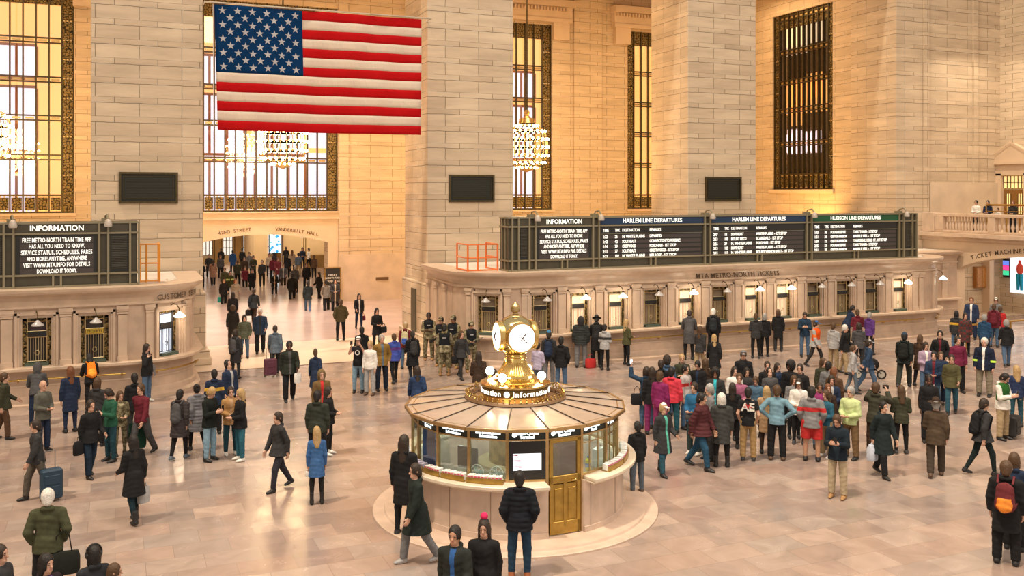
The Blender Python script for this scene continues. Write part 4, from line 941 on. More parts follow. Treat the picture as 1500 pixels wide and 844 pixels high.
# ---------------------------------------------------------------- the clock
ck = empty('clock', (KX, KY, 2.2)); tag(ck, 'gold four-faced ball clock standing on top of the information kiosk', 'clock')
m = MB(); m.lathe([(.66, 0), (.68, .04), (.70, .10), (.70, .32), (.73, .34), (.73, .38), (.68, .40), (.60, .42), (.50, .44), (.30, .45)], (0, 0, 0), 64); m.build('drum', M_GOLD, ck, smooth=True)
band_ = MB().lathe([(.705, .17), (.71, .18), (.71, .31), (.705, .32)], (0, 0, 0), 64).build('sign_band', plain((.16, .10, .03), .35, .7), ck, smooth=True)
def band_text(body, th, size=.155, adv=.088):
    W = {'i': .5, 'I': .6, 'l': .5, 'f': .72, 't': .72, 'r': .78, 'm': 1.45}
    tot = sum(W.get(ch, 1) for ch in body)*adv; x = -tot/2
    for ch in body:
        x += W.get(ch, 1)*adv/2; a = PHI+R(th)+x/.71; d = Vector((math.cos(a), math.sin(a), 0))
        text_mesh('lettering', ch, size, M_SIGNLT2, ck, plane_M(d*.718+Vector((0, 0, .245)), (-d.y, d.x, 0), (0, 0, 1)), bold=.002, extrude=.002); x += W.get(ch, 1)*adv/2
M_SIGNLT2 = emit((1.0, .97, .88), 1.7, 'lit_letter')
for th in (30, -58, 120, 210): band_text('Information', th)
for th in (-14, 76):
    a = PHI+R(th); d = Vector((math.cos(a), math.sin(a), 0)); M_ = Matrix((Vector((-d.y, d.x, 0)), Vector((0, 0, 1)), d)).transposed()
    MB().lathe([(.0001, 0), (.06, 0), (.06, .006), (.0001, .006)], d*.712+Vector((0, 0, .245)), 20, axis=M_).build('emblem', M_SIGNLT2, ck)
m = MB(); m.lathe([(.46, .43), (.47, .47), (.42, .50), (.41, .54), (.38, .56), (.31, .64), (.25, .72), (.22, .80), (.215, .86), (.24, .87), (.24, .89), (.215, .90), (.21, .93), (.235, .945), (.235, .965), (.20, .98), (.19, 1.0), (.215, 1.02)], (0, 0, 0), 48)
for i in range(40):
    a = 2*math.pi*i/40; m.tube([(.385*math.cos(a), .385*math.sin(a), .56), (.31*math.cos(a), .31*math.sin(a), .645), (.255*math.cos(a), .255*math.sin(a), .725), (.225*math.cos(a), .225*math.sin(a), .80)], .009, 4)
m.build('pedestal', M_GOLD, ck, smooth=True)
BZ = 1.34; RB = .43
m = MB(); m.lathe([(RB*math.sin(math.pi*i/24)+1e-6, -RB*math.cos(math.pi*i/24)) for i in range(25)], (0, 0, BZ), 48); m.lathe([(.25, -.34), (.30, -.28), (.34, -.22), (.30, -.24)], (0, 0, BZ), 48)
m.build('ball_case', plain((.50, .42, .22), .14, 1.0, .05, 4, .02), ck, smooth=True)
for k in range(4):
    th = 19+90*k; a = PHI+R(th); d = Vector((math.cos(a), math.sin(a), 0)); ux = Vector((-d.y, d.x, 0)); M_ = Matrix((ux, Vector((0, 0, 1)), d)).transposed()
    face = MB().lathe([(.285, .33), (.285, .408), (.15, .437), (.0001, .445)], (0, 0, BZ), 40, axis=M_).build('dial', emit((1.0, .98, .94), 1.6, 'opal_dial'), ck, smooth=True)
    MB().lathe([(.285, .30), (.315, .31), (.315, .39), (.295, .42), (.283, .415), (.283, .40)], (0, 0, BZ), 40, axis=M_).build('bezel', M_GOLD, ck, smooth=True)
    m = MB()
    for q in range(12):
        b_ = math.pi*2*q/12; ra, rb = .225, .255; p0, p1 = ux*(ra*math.sin(b_))+Vector((0, 0, BZ+ra*math.cos(b_))), ux*(rb*math.sin(b_))+Vector((0, 0, BZ+rb*math.cos(b_))); m.tube([p0+d*.428, p1+d*.420], .006, 4)
    m.build('hour_mark', plain((.55, .48, .38), .5), face)
    m = MB()
    for ang, ln_, wd in ((R(38), .15, .012), (R(132), .22, .009)):
        v_ = ux*math.sin(ang)+Vector((0, 0, math.cos(ang))); o_ = d*.458+Vector((0, 0, BZ)); m.tube([o_-v_*.06, o_, o_+v_*ln_*.6, o_+v_*ln_], [wd*.7, wd, wd*1.2, wd*.3], 5)
    m.ball(d*.458+Vector((0, 0, BZ)), .022, 8); m.build('hands', plain((.06, .025, .02), .5), face)
m = MB(); m.lathe([(.16, RB-.045), (.14, RB-.01), (.06, RB+.02), (.05, RB+.05), (.09, RB+.07), (.10, RB+.10), (.10, RB+.17), (.08, RB+.20), (.04, RB+.235), (.025, RB+.26), (.001, RB+.28)], (0, 0, BZ), 20); m.build('finial', plain((.50, .38, .18), .25, .9), ck, smooth=True)
for k in range(4):
    a = PHI+R(-26+90*k); d = Vector((math.cos(a), math.sin(a), 0))*.60
    g = MB().ball((d.x, d.y, .55), .092, 16).build('globe_lamp', emit((1.0, .93, .78), 9, 'lamp_glass'), ck, smooth=True)
    MB().lathe([(.05, .42), (.03, .44), (.05, .465)], (d.x, d.y, 0), 12).build('lamp_holder', M_GOLD, g)
    light('POINT', 'clock_lamp', (KX+d.x*1.02, KY+d.y*1.02, 2.2+.72), 9, (1.0, .80, .52), radius=.08)
# ================================================================ the flag, hung on a rod between the piers
FLX0, FLX1, FLT, FLB, FLY = 3.46, 11.62, 13.67, 8.92, 37.2
fg = empty('flag', (FLX0, FLY, FLB)); tag(fg, 'large United States flag hanging between the piers over the passage', 'flag')
FW, FH = FLX1-FLX0, FLT-FLB
def fabric(name, c):
    m, nt, b = newmat(name); nt.nodes.remove(b); o = nt.nodes['Material Output']
    d = nd(nt, 'ShaderNodeBsdfDiffuse'); t = nd(nt, 'ShaderNodeBsdfTranslucent'); mx = nd(nt, 'ShaderNodeMixShader'); mx.inputs[0].default_value = .48
    tc = nd(nt, 'ShaderNodeTexCoord'); n = nd(nt, 'ShaderNodeTexNoise'); n.inputs['Scale'].default_value = 1.6; n.inputs['Detail'].default_value = 3; n.inputs['Distortion'].default_value = 1.5
    mp = nd(nt, 'ShaderNodeMapping'); mp.inputs['Scale'].default_value = (1.4, 1, .5); mp.inputs['Rotation'].default_value = (0, .35, 0)
    L(nt, tc.outputs['Object'], mp.inputs[0]); L(nt, mp.outputs[0], n.inputs[0]); bp = nd(nt, 'ShaderNodeBump'); bp.inputs['Strength'].default_value = .5; bp.inputs['Distance'].default_value = .12
    L(nt, n.outputs[0], bp.inputs['Height']); L(nt, bp.outputs[0], d.inputs['Normal'])
    d.inputs[0].default_value = (*c, 1); t.inputs[0].default_value = (*c, 1); L(nt, d.outputs[0], mx.inputs[1]); L(nt, t.outputs[0], mx.inputs[2]); L(nt, mx.outputs[0], o.inputs[0]); return m
FRED, FWH, FBL = fabric('flag_red', (.60, .018, .022)), fabric('flag_white', (.80, .74, .68)), fabric('flag_blue', (.012, .065, .20))
def fy(x, z): return .05*math.sin(x*1.7+z*.6)+.03*math.sin(x*4.1-z*1.3)
def fsheet(x0, x1, z0, z1, nx, nz_, off=0.0, edge=True):
    m = MB(); vs = []
    for j in range(nz_+1):
        for i in range(nx+1):
            x = x0+(x1-x0)*i/nx; z = z0+(z1-z0)*j/nz_
            xx = x+(.10*(1-z/FH)*(1-x/FW)*1.2); zz = z-.06*math.sin(math.pi*x/FW)*(1-z/FH)*.5
            vs.append((xx, fy(x, z)+off, zz))
    return m.add(vs, [(j*(nx+1)+i, j*(nx+1)+i+1, (j+1)*(nx+1)+i+1, (j+1)*(nx+1)+i) for j in range(nz_) for i in range(nx)])
m = MB(); sh = FH/13; CW = FW*.405
for k in range(13):
    z0 = FH-(k+1)*sh; x0 = CW if k < 7 else 0
    q = fsheet(x0, FW, z0, z0+sh, 60, 3); m.add(q.v, q.f, k % 2)
q = fsheet(0, CW, FH-7*sh, FH, 30, 20); m.add(q.v, q.f, 2)
fo = m.build('cloth', [FRED, FWH, FBL], fg, smooth=True); so = fo.modifiers.new('hem', 'SOLIDIFY'); so.thickness = .008; so.offset = 0
ms = MB(); M_STAR = fabric('flag_star', (.80, .78, .80))
for row in range(9):
    n_ = 6 if row % 2 == 0 else 5
    for i in range(n_):
        cx = CW*(.085+.166*i+(0 if row % 2 == 0 else .083)); cz = FH-7*sh*(.085+.1035*row); pts = []
        for q in range(10):
            r_ = .155 if q % 2 == 0 else .062; a = math.pi/2+q*math.pi/5; x, z = cx+r_*math.cos(a), cz+r_*math.sin(a)
            xx = x+(.10*(1-z/FH)*(1-x/FW)*1.2); zz = z-.06*math.sin(math.pi*x/FW)*(1-z/FH)*.5; pts.append((xx, fy(x, z)-.02, zz))
        x, z = cx, cz; xx = x+(.10*(1-z/FH)*(1-x/FW)*1.2); zz = z-.06*math.sin(math.pi*x/FW)*(1-z/FH)*.5; pts.append((xx, fy(x, z)-.02, zz))
        ms.add(pts, [(q, (q+1) % 10, 10) for q in range(10)])
ms.build('star', M_STAR, fg)
MB().tube([(-.35, 0, FH+.06), (FW+.45, 0, FH+.06)], .035, 8).build('rod', plain((.55, .50, .42), .35, .7), fg)
m = MB(); m.tube([(-.35, 0, FH+.06), (-.35, .6, FH+.06)], .03, 6); m.tube([(FW+.42, 0, FH+.06), (FW+.42, .7, FH+.06)], .03, 6); m.tube([(-.05, 0, FH), (-.02, 0, -.05)], .015, 5); m.build('cord', plain((.6, .55, .5), .5), fg)
# ================================================================ chandeliers
M_BULB = emit((1.0, .78, .42), 32, 'bulb'); M_CHB = plain((.70, .50, .20), .25, .95, .1, 8, name='chandelier_gold')
def chandelier(loc, label):
    r_ = empty('chandelier', loc); tag(r_, label, 'chandelier', None)
    m = MB(); m.tube([(0, 0, 0), (0, 0, 11)], .045, 6); m.build('stem', M_BRONZE, r_)
    m = MB(); m.lathe([(.10, .1), (.16, -.05), (.10, -.2), (.20, -.32), (.42, -.36), (.46, -.62), (.40, -.66)], (0, 0, 0), 24); m.build('crown', M_CHB, r_, smooth=True)
    rings = [(.56, -.72), (.96, -1.02), (1.10, -1.45), (1.13, -1.88), (1.10, -2.32), (.96, -2.72), (.50, -2.98)]
    m = MB()
    for rr, z in rings: m.lathe([(rr-.03, z-.05), (rr+.02, z-.05), (rr+.02, z), (rr-.03, z), (rr-.03, z-.05)], (0, 0, 0), 36)
    m.lathe([(.48, -3.0), (.35, -3.12), (.12, -3.2), (.001, -3.26)], (0, 0, 0), 24); m.build('ring', M_CHB, r_, smooth=True)
    rb = MB().tube([(rr, 0, z) for rr, z in rings], .016, 4).build('rib', M_CHB, r_); copies(rb, 24, lambda o, i: _tz(o, i, 24))
    b0 = MB().ball((0, 0, 0), .062, 8).build('bulb', M_BULB, r_, smooth=True); spots = []; m = MB()
    for (rr, z), n_ in zip(rings, (16, 20, 24, 24, 24, 20, 14)):
        for i in range(n_):
            a = 2*math.pi*(i+.5)/n_; p = ((rr+.05)*math.cos(a), (rr+.05)*math.sin(a), z-.03)
            if p[1] > .35 and len(spots) < 142: m.ball(p, .062, 8)
            else: spots.append(p)
    for p in spots[100:]: m.ball(p, .062, 8)
    def _bl(o, i): o.location = spots[i]
    copies(b0, min(100, len(spots)), _bl); tag(m.build('bulb', M_BULB, r_, smooth=True), kind='stuff')
    for z in (-1.3, -2.4): light('POINT', 'chandelier_light', (loc[0], loc[1], loc[2]+z), 260, (1.0, .74, .40), radius=1.0)
    return r_
chandelier((CX, 46.8, 10.95), 'glowing gold chandelier hanging half behind the bottom edge of the flag')
chandelier((20.42, 46.4, 10.90), 'glowing gold chandelier hanging in front of the narrow window right of the flag')
chandelier((CX-PITCH, 46.6, 10.92), 'glowing gold chandelier hanging in the bay at the far left')
# ================================================================ people: bodies and clothes grown as one smooth surface each
GH = 1.75
def rot(axis, deg): return np.array(Matrix.Rotation(R(deg), 3, axis))
class Field:
    """smooth union of rounded cones on a grid, turned into one closed quad surface"""
    def __init__(s, lo, hi, h):
        s.h = h; s.lo = np.array(lo, float); n = np.ceil((np.array(hi)-s.lo)/h).astype(int)+1
        s.n = n; s.V = np.full(n, 1.0, np.float32)
        s.ax = [s.lo[i]+h*np.arange(n[i]) for i in range(3)]
    def cone(s, a, b, ra, rb, k=.02, sc=(1, 1, 1), T=None, cut=None, sub=False, wr=0.0):
        """a,b ends in local space, sc squashes local axes, T=(R3,t) local->pose; cut=(point,normal) keeps the side against the normal"""
        a = np.array(a, float); b = np.array(b, float); sc = np.array(sc, float)
        Rm, t = (np.eye(3), np.zeros(3)) if T is None else T
        rm = max(ra, rb)+.05+abs(k)
        lo = np.minimum(a, b)-rm*sc; hi = np.maximum(a, b)+rm*sc
        cs = np.array([[x, y, z] for x in (lo[0], hi[0]) for y in (lo[1], hi[1]) for z in (lo[2], hi[2])]) @ Rm.T+t
        i0 = np.clip(np.floor((cs.min(0)-s.lo)/s.h).astype(int), 0, s.n); i1 = np.clip(np.ceil((cs.max(0)-s.lo)/s.h).astype(int)+1, 0, s.n)
        if (i1 <= i0).any(): return s
        X, Y, Z = np.meshgrid(*[s.ax[i][i0[i]:i1[i]] for i in range(3)], indexing='ij')
        P = np.stack([X, Y, Z], -1)
        Q = ((P-t) @ Rm)/sc; a2 = a/sc; b2 = b/sc
        ab = b2-a2; L2 = max(1e-12, ab @ ab); h = np.clip(((Q-a2) @ ab)/L2, 0, 1)
        d = (np.linalg.norm(Q-a2-h[..., None]*ab, axis=-1)-(ra+(rb-ra)*h))*sc.min()
        if wr: d = d+wr*(np.sin(X*31+Z*23+Y*11)*np.sin(Z*37-X*17+Y*29))
        if cut is not None:
            for c in (cut if isinstance(cut, list) else [cut]):
                d = np.maximum(d, (P-np.array(c[0])) @ np.array(c[1]))
        sl = tuple(slice(i0[i], i1[i]) for i in range(3)); V = s.V[sl]
        if sub: s.V[sl] = np.maximum(V, -d)
        else:
            g = np.clip(.5+.5*(V-d)/k, 0, 1); s.V[sl] = V*(1-g)+d*g-k*g*(1-g)
        return s
    def mesh(s):
        V = s.V; V[0], V[-1] = 1, 1; V[:, 0] = 1; V[:, -1] = 1; V[:, :, 0] = 1; V[:, :, -1] = 1
        I = V < 0
        c = [I[dx:I.shape[0]-1+dx, dy:I.shape[1]-1+dy, dz:I.shape[2]-1+dz] for dx in (0, 1) for dy in (0, 1) for dz in (0, 1)]
        sm = sum(x.astype(np.int8) for x in c); act = (sm > 0) & (sm < 8)
        idx = np.argwhere(act); N = len(idx); mp = np.full(act.shape, -1, np.int64); mp[act] = np.arange(N)
        acc = np.zeros((N, 3)); cnt = np.zeros(N)
        corners = [(dx, dy, dz) for dx in (0, 1) for dy in (0, 1) for dz in (0, 1)]
        val = {q: V[idx[:, 0]+q[0], idx[:, 1]+q[1], idx[:, 2]+q[2]] for q in corners}
        for q in corners:
            for ax in range(3):
                if q[ax] == 0:
                    r_ = list(q); r_[ax] = 1; r_ = tuple(r_); va, vb = val[q], val[r_]; mk = (va < 0) != (vb < 0)
                    t = np.where(mk, va/np.where(mk, va-vb, 1), 0); p = np.tile(np.array(q, float), (N, 1)); p[:, ax] += t
                    acc[mk] += p[mk]; cnt[mk] += 1
        pts = s.lo+(idx+acc/cnt[:, None])*s.h
        F = []
        for ax in range(3):
            o = [(1, 2), (2, 0), (0, 1)][ax]
            A = I; sl0 = [slice(None)]*3; sl1 = [slice(None)]*3; sl0[ax] = slice(0, -1); sl1[ax] = slice(1, None)
            e = A[tuple(sl0)] != A[tuple(sl1)]; w_ = np.argwhere(e)
            w_ = w_[(w_[:, o[0]] > 0) & (w_[:, o[1]] > 0)]
            ins = A[tuple(w_.T)]
            def cell(d0, d1):
                q = w_.copy(); q[:, o[0]] -= d0; q[:, o[1]] -= d1; return mp[tuple(q.T)]
            quad = np.stack([cell(1, 1), cell(0, 1), cell(0, 0), cell(1, 0)], 1)
            quad[~ins] = quad[~ins][:, ::-1]; F.append(quad)
        F = np.concatenate(F); return pts, F
def to_mesh(name, pts, F, mats, mi=None):
    me = bpy.data.meshes.new(name); me.vertices.add(len(pts)); me.vertices.foreach_set('co', pts.astype(np.float32).ravel())
    me.loops.add(F.size); me.loops.foreach_set('vertex_index', F.astype(np.int32).ravel())
    me.polygons.add(len(F)); me.polygons.foreach_set('loop_start', np.arange(0, F.size, 4, dtype=np.int32))
    for m in mats: me.materials.append(m)
    if mi is not None: me.polygons.foreach_set('material_index', mi.astype(np.int32))
    me.polygons.foreach_set('use_smooth', np.ones(len(F), bool)); me.update(calc_edges=True); return me

def V3(*a): return np.array(a, float)
def nz(v): v = np.array(v, float); return v/np.linalg.norm(v)
def mirror(p):
    q = dict(p); q['ua'] = (p['ua'][1], p['ua'][0]); q['fa'] = (p['fa'][1], p['fa'][0]); q['th'] = (p['th'][1], p['th'][0]); q['sh'] = (p['sh'][1], p['sh'][0])
    for k in ('ua', 'fa', 'th', 'sh'): q[k] = tuple((-v[0], v[1], v[2]) for v in q[k])
    return q
# arms and legs as (left, right); x of a left limb is negative
_st = dict(ua=((-.14, .02, -1), (.14, .02, -1)), fa=((-.03, .16, -1), (.03, .16, -1)), th=((-.06, .02, -1), (.06, .02, -1)), sh=((-.02, -.03, -1), (.02, -.03, -1)), lean=0, head=0, hyaw=0)
def P_(**k): d = dict(_st); d.update(k); return d
POSES = {
 'stand': P_(),
 'lookup': P_(head=-24, fa=((-.03, .2, -1), (.03, .2, -1))),
 'lookdown': P_(head=26),
 'turn': P_(hyaw=35, th=((-.10, .06, -1), (.10, -.02, -1))),
 'pockets': P_(ua=((-.28, -.18, -1), (.28, -.18, -1)), fa=((.22, .5, -.9), (-.22, .5, -.9))),
 'phone': P_(head=28, ua=((-.12, .2, -1), (.12, .2, -1)), fa=((.52, .9, .28), (-.52, .9, .28))),
 'hold': P_(head=4, ua=((-.14, .1, -1), (.14, .1, -1)), fa=((.6, .8, -.15), (-.6, .8, -.15))),
 'ear': P_(head=4, ua=((-.14, .02, -1), (.5, .45, -.8)), fa=((-.03, .16, -1), (-.75, .05, 1.1))),
 'photo': P_(head=-6, ua=((-.2, .75, -.35), (.2, .75, -.35)), fa=((.32, .5, 1.0), (-.32, .5, 1.0))),
 'raise': P_(head=-8, ua=((-.65, .55, .25), (.14, .1, -1)), fa=((.05, .2, 1), (-.3, .9, -.2))),
 'crossed': P_(ua=((-.16, .18, -1), (.16, .12, -1)), fa=((.98, .42, .12), (-.98, .46, .02))),
 'hips': P_(ua=((-.62, -.18, -.8), (.62, -.18, -.8)), fa=((.62, .30, -.62), (-.62, .30, -.62))),
 'walk': P_(ua=((-.12, .34, -1), (.12, -.36, -1)), fa=((.0, .62, -1), (.0, .05, -1)), th=((-.03, -.30, -1), (.03, .42, -1)), sh=((0, -.62, -1), (0, .12, -1)), lean=4),
 'stroll': P_(ua=((-.12, .2, -1), (.12, -.18, -1)), fa=((.05, .8, -.35), (.0, .12, -1)), th=((-.03, -.18, -1), (.03, .24, -1)), sh=((0, -.38, -1), (0, .05, -1)), lean=3),
 'lean': P_(lean=24, head=12, ua=((-.2, .7, -.8), (.2, .7, -.8)), fa=((.15, 1, .1), (-.15, 1, .1)), th=((-.06, -.05, -1), (.06, .05, -1))),
}
POSES['walk_b'] = mirror(POSES['walk']); POSES['stroll_b'] = mirror(POSES['stroll']); POSES['ear_b'] = mirror(POSES['ear'])
POSES['turn_b'] = mirror(POSES['turn']); POSES['turn_b']['hyaw'] = -35
def skeleton(pn):
    p = POSES[pn]; J = {}
    pel = V3(0, 0, .94); Rt = rot('X', -p['lean'])
    tor = lambda v: Rt @ (np.array(v, float)-pel)+pel
    J['T'] = (Rt, pel-Rt @ pel)
    Rh = Rt @ rot('Z', p['hyaw']) @ rot('X', -p['head']+p['lean']*.5)
    nb = tor((0, -.005, 1.50)); J['nb'] = nb
    J['H'] = (Rh, nb)         # head local origin at top of the neck
    for i, sgn in ((0, -1), (1, 1)):
        sh = tor((sgn*.170, 0, 1.385)); el = sh+nz(Rt @ np.array(p['ua'][i]))*.285; wr = el+nz(Rt @ np.array(p['fa'][i]))*.25
        J['s', i], J['e', i], J['w', i] = sh, el, wr
        hp = pel+V3(sgn*.092, 0, -.03); kn = hp+nz(p['th'][i])*.43; an = kn+nz(p['sh'][i])*.42
        J['h', i], J['k', i], J['a', i] = hp, kn, an
    low = min(J['a', 0][2], J['a', 1][2]); dz = .085-low
    for k, v in list(J.items()):
        if k in ('T', 'H'): J[k] = (v[0], v[1]+V3(0, 0, dz))
        else: J[k] = v+V3(0, 0, dz)
    J['dz'] = dz; J['pel'] = pel+V3(0, 0, dz)
    for i in (0, 1):
        lift = J['a', i][2]-.085                  # rear foot on its toes
        J['pitch', i] = min(48, lift*230)
    return J
SK = {}
def sk(pn):
    if pn not in SK: SK[pn] = skeleton(pn)
    return SK[pn]
def bounds(J, m=.16):
    ps = [v for k, v in J.items() if isinstance(k, tuple) and k[0] in 'sewhka']+[J['nb']+V3(0, .12, .3), J['nb']-V3(0, .12, 0)]
    ps = np.array(ps); lo = ps.min(0)-m; hi = ps.max(0)+m; lo[0] = min(lo[0], -.32); hi[0] = max(hi[0], .32); lo[1] = min(lo[1], -.3); hi[1] = max(hi[1], .3); lo[2] = -.02
    return lo, hi+V3(0, .1, .04)
def hand(F, J, i):
    w_, e = J['w', i], J['e', i]; d = nz(w_-e); sgn = -1 if i == 0 else 1
    side = np.array([0, 1., 0])-d*d[1]
    if np.linalg.norm(side) < .55: side = np.array([0, 0, 1.])-d*d[2]
    side = nz(side); n = nz(np.cross(d, side))
    if n[0]*sgn > 0: n = -n                       # palm looks to the body
    T = (np.stack([side, n, d], 1), w_)
    F.cone((0, 0, -.01), (0, 0, .03), .026, .03, .012, (1, .62, 1), T)
    F.cone((0, 0, .03), (0, .004, .085), .036, .040, .012, (1, .42, 1), T)
    for q, (ox, ln) in enumerate(((.030, .066), (.011, .076), (-.009, .072), (-.028, .056))):
        a = V3(ox, .003, .085); b = a+V3(ox*.15, .012, ln*.55); c = b+V3(0, .024, ln*.42)
        F.cone(a, b, .0098, .0092, .003, T=T); F.cone(b, c, .0092, .0078, .003, T=T)
    a = V3(.032, .004, .03); b = a+V3(.026, .010, .032); c = b+V3(.004, .008, .030)
    F.cone(a, b, .0125, .0105, .006, T=T); F.cone(b, c, .0105, .0088, .004, T=T)
SKIN0 = plain((.6, .4, .3), name='skin')
def body_mesh(pn):
    J = sk(pn); lo, hi = bounds(J); F = Field(lo, hi, .0085); T = J['T']; z = 0.0
    F.cone((0, 0, .97), (0, 0, 1.12), .150, .128, .03, (1, .74, 1), T)
    F.cone((0, 0, 1.12), (0, .005, 1.30), .122, .146, .04, (1, .70, 1), T)
    F.cone((-.110, -.005, 1.395), (.110, -.005, 1.395), .058, .058, .04, (1, .9, 1), T)
    for i in (0, 1):
        F.cone(J['s', i], J['e', i], .052, .040, .03); F.cone(J['e', i], J['w', i], .040, .027, .015)
        F.cone(J['h', i], J['k', i], .088, .056, .04); F.cone(J['k', i], J['a', i], .056, .036, .02); hand(F, J, i)
        c, s_ = math.cos(R(J['pitch', i])), math.sin(R(J['pitch', i]))
        F.cone(J['a', i]+V3(0, -.02, -.03), J['a', i]+V3(0, .11*c, -.045-.12*s_*.8), .026, .018, .01)
    F.cone((0, -.012, 1.42), (0, .0, 1.53), .060, .053, .035, T=T)
    H = J['H']
    F.cone((0, -.008, .135), (0, .002, .150), .094, .094, .02, (.80, 1, 1.12), H)
    F.cone((0, .028, .062), (0, .045, .045), .058, .046, .03, (.95, 1, .95), H)
    F.cone((0, .086, .128), (0, .104, .098), .010, .0155, .010, T=H)
    for x in (-1, 1): F.cone((x*.077, -.008, .105), (x*.081, -.012, .135), .014, .017, .006, (.6, 1, 1), H)
    pts, Q = F.mesh()
    c = pts[Q].mean(1); q = (c-H[1]) @ H[0]; x, y, zz = np.abs(q[:, 0]), q[:, 1], q[:, 2]
    mi = np.zeros(len(Q), int); hd = (zz > .0) & (y > .045) & (zz < .26)
    mi[hd & (np.hypot((x-.031)/.016, (zz-.130)/.008) < 1)] = 1
    mi[hd & (np.hypot((x-.032)/.021, (zz-.151)/.006) < 1)] = 3
    mi[hd & (np.hypot(x/.026, (zz-.062)/.008) < 1)] = 2
    return to_mesh('person', pts, Q, [SKIN0, plain((.05, .035, .03), .3, name='eye'), plain((.42, .16, .13), .5, name='lips'), plain((.06, .04, .03), .8, name='brow')], mi)
def cutarm(J, i, t):      # plane across the forearm (t=1 wrist) or upper arm (t<0)
    if t >= 0: a, b = J['e', i], J['w', i]
    else: a, b = J['s', i], J['e', i]; t = -t
    d = nz(b-a); return (a+(b-a)*t, d)
def top_mesh(pn, kind):
    J = sk(pn); lo, hi = bounds(J); F = Field(lo, hi, .012); T = J['T']; dz = J['dz']
    o = {'tee': .010, 'shirt': .013, 'sweater': .019, 'jacket': .021, 'hoodie': .024, 'puffer': .034, 'coat': .024, 'longpuffer': .034, 'dress': .014, 'vest': .040, 'suit': .022}[kind]
    hem = {'tee': .84, 'shirt': .84, 'sweater': .84, 'jacket': .80, 'hoodie': .82, 'puffer': .80, 'coat': .56, 'longpuffer': .58, 'dress': .62, 'vest': 1.02, 'suit': .74}[kind]
    Rt, tt = T; up = Rt @ V3(0, 0, 1)
    hc = (Rt @ V3(0, 0, hem)+tt, -up) if hem > .7 else (V3(0, 0, hem+dz), V3(0, 0, -1))
    wr = .0035 if kind not in ('tee', 'vest') else .002
    hw = .165+o+(.012 if kind in ('coat', 'dress') else 0)
    F.cone((0, 0, .92), (0, 0, 1.12), .160+o*.8, .126+o, .03, (1, .76, 1), T, cut=hc, wr=wr)
    if .7 < hem < 1: F.cone((0, 0, .95), (0, 0, hem-.14), .164+o*.8, .182+o*.8, .02, (1, .84, 1), T, cut=hc, wr=wr)
    if hem <= .8:
        a = V3(0, 0, .95+dz); b = V3(0, 0, hem-.12+dz); st = abs(J['k', 0][1]-J['k', 1][1])
        F.cone(a, b, .155+o, (.185 if kind != 'suit' else .17)+o+st*.22+(.03 if kind == 'dress' else 0), .03, (1, .86+st*.7, 1), cut=[(V3(0, 0, hem+dz), V3(0, 0, -1))], wr=wr)
    F.cone((0, 0, 1.12), (0, .005, 1.30), .126+o, .146+o, .04, (1, .76, 1), T, wr=wr)
    F.cone((-.105, -.005, 1.385), (.105, -.005, 1.385), .056+o, .056+o, .035, (1, .95, 1), T)
    F.cone((0, -.015, 1.44), (0, -.01, 1.475), .060+o*.6, .062+o*.4, .02, T=T, cut=(Rt @ V3(0, 0, 1.485)+tt, up))
    if kind in ('hoodie', 'puffer', 'coat', 'longpuffer', 'jacket'):
        F.cone((-.05, -.075, 1.47), (.05, -.075, 1.47), .045, .045, .03, T=T)
    if kind != 'vest':
        for i in (0, 1):
            if kind == 'tee':
                F.cone(J['s', i], J['e', i], .056+o, .050+o, .03, cut=cutarm(J, i, -.62))
            else:
                F.cone(J['s', i], J['e', i], .047+o, .044+o, .03, wr=wr)
                F.cone(J['e', i], J['w', i], .045+o, .031+o*.8, .015, cut=cutarm(J, i, .99), wr=wr)
    pts, Q = F.mesh()
    if kind in ('puffer', 'longpuffer'):
        q = (pts-tt) @ Rt; ax = np.array([q[:, 0], q[:, 1]]).T; n = np.linalg.norm(ax, axis=1, keepdims=True); d = ax/np.maximum(n, 1e-6)
        amt = .009*np.abs(np.sin(q[:, 2]*math.pi/.085))-.003
        pts = pts+np.column_stack([d*amt[:, None], np.zeros(len(pts))])
    c = pts[Q].mean(1); q = (c-tt) @ Rt; mi = np.zeros(len(Q), int)
    mi[(q[:, 1] > .03) & (np.abs(q[:, 0]) < .028+.05*np.clip(q[:, 2]-1.18, 0, .3)) & (q[:, 2] < 1.47)] = 1
    if kind == 'vest': mi[:] = 0; mi[(np.abs(q[:, 1]) > .06) & (np.abs(q[:, 0]) < .06) & (np.abs(q[:, 2]-1.30) < .022)] = 1
    mi[(np.abs(q[:, 2]-1.22) < .05) & (mi == 0) & (kind != 'vest')] = 2
    return to_mesh('top', pts, Q, [SKIN0, SKIN0, SKIN0], mi)
def leg_mesh(pn, kind):
    J = sk(pn); lo, hi = bounds(J); hi = hi.copy(); hi[2] = 1.2; F = Field(lo, hi, .012); dz = J['dz']
    o = {'trousers': .018, 'jeans': .013, 'slim': .006, 'shorts': .028}[kind]
    F.cone((0, 0, .93+dz), (0, 0, 1.03+dz), .152+o, .14+o, .02, (1, .76, 1), cut=(V3(0, 0, 1.05+dz), V3(0, 0, 1)), wr=.002)
    for i in (0, 1):
        h_, k_, a_ = J['h', i], J['k', i], J['a', i]
        if kind == 'shorts':
            d = nz(k_-h_); F.cone(h_, k_, .090+o, .078+o, .03, cut=(h_+(k_-h_)*.92, d), wr=.003)
        else:
            F.cone(h_, k_, .080+o, .060+o, .02, wr=.0025)
            F.cone(k_, a_, .060+o, {'trousers': .050, 'jeans': .042, 'slim': .036}[kind]+o, .02, cut=(k_+(a_-k_)*.97, nz(a_-k_)), wr=.003)
    pts, Q = F.mesh(); return to_mesh('legwear', pts, Q, [SKIN0])
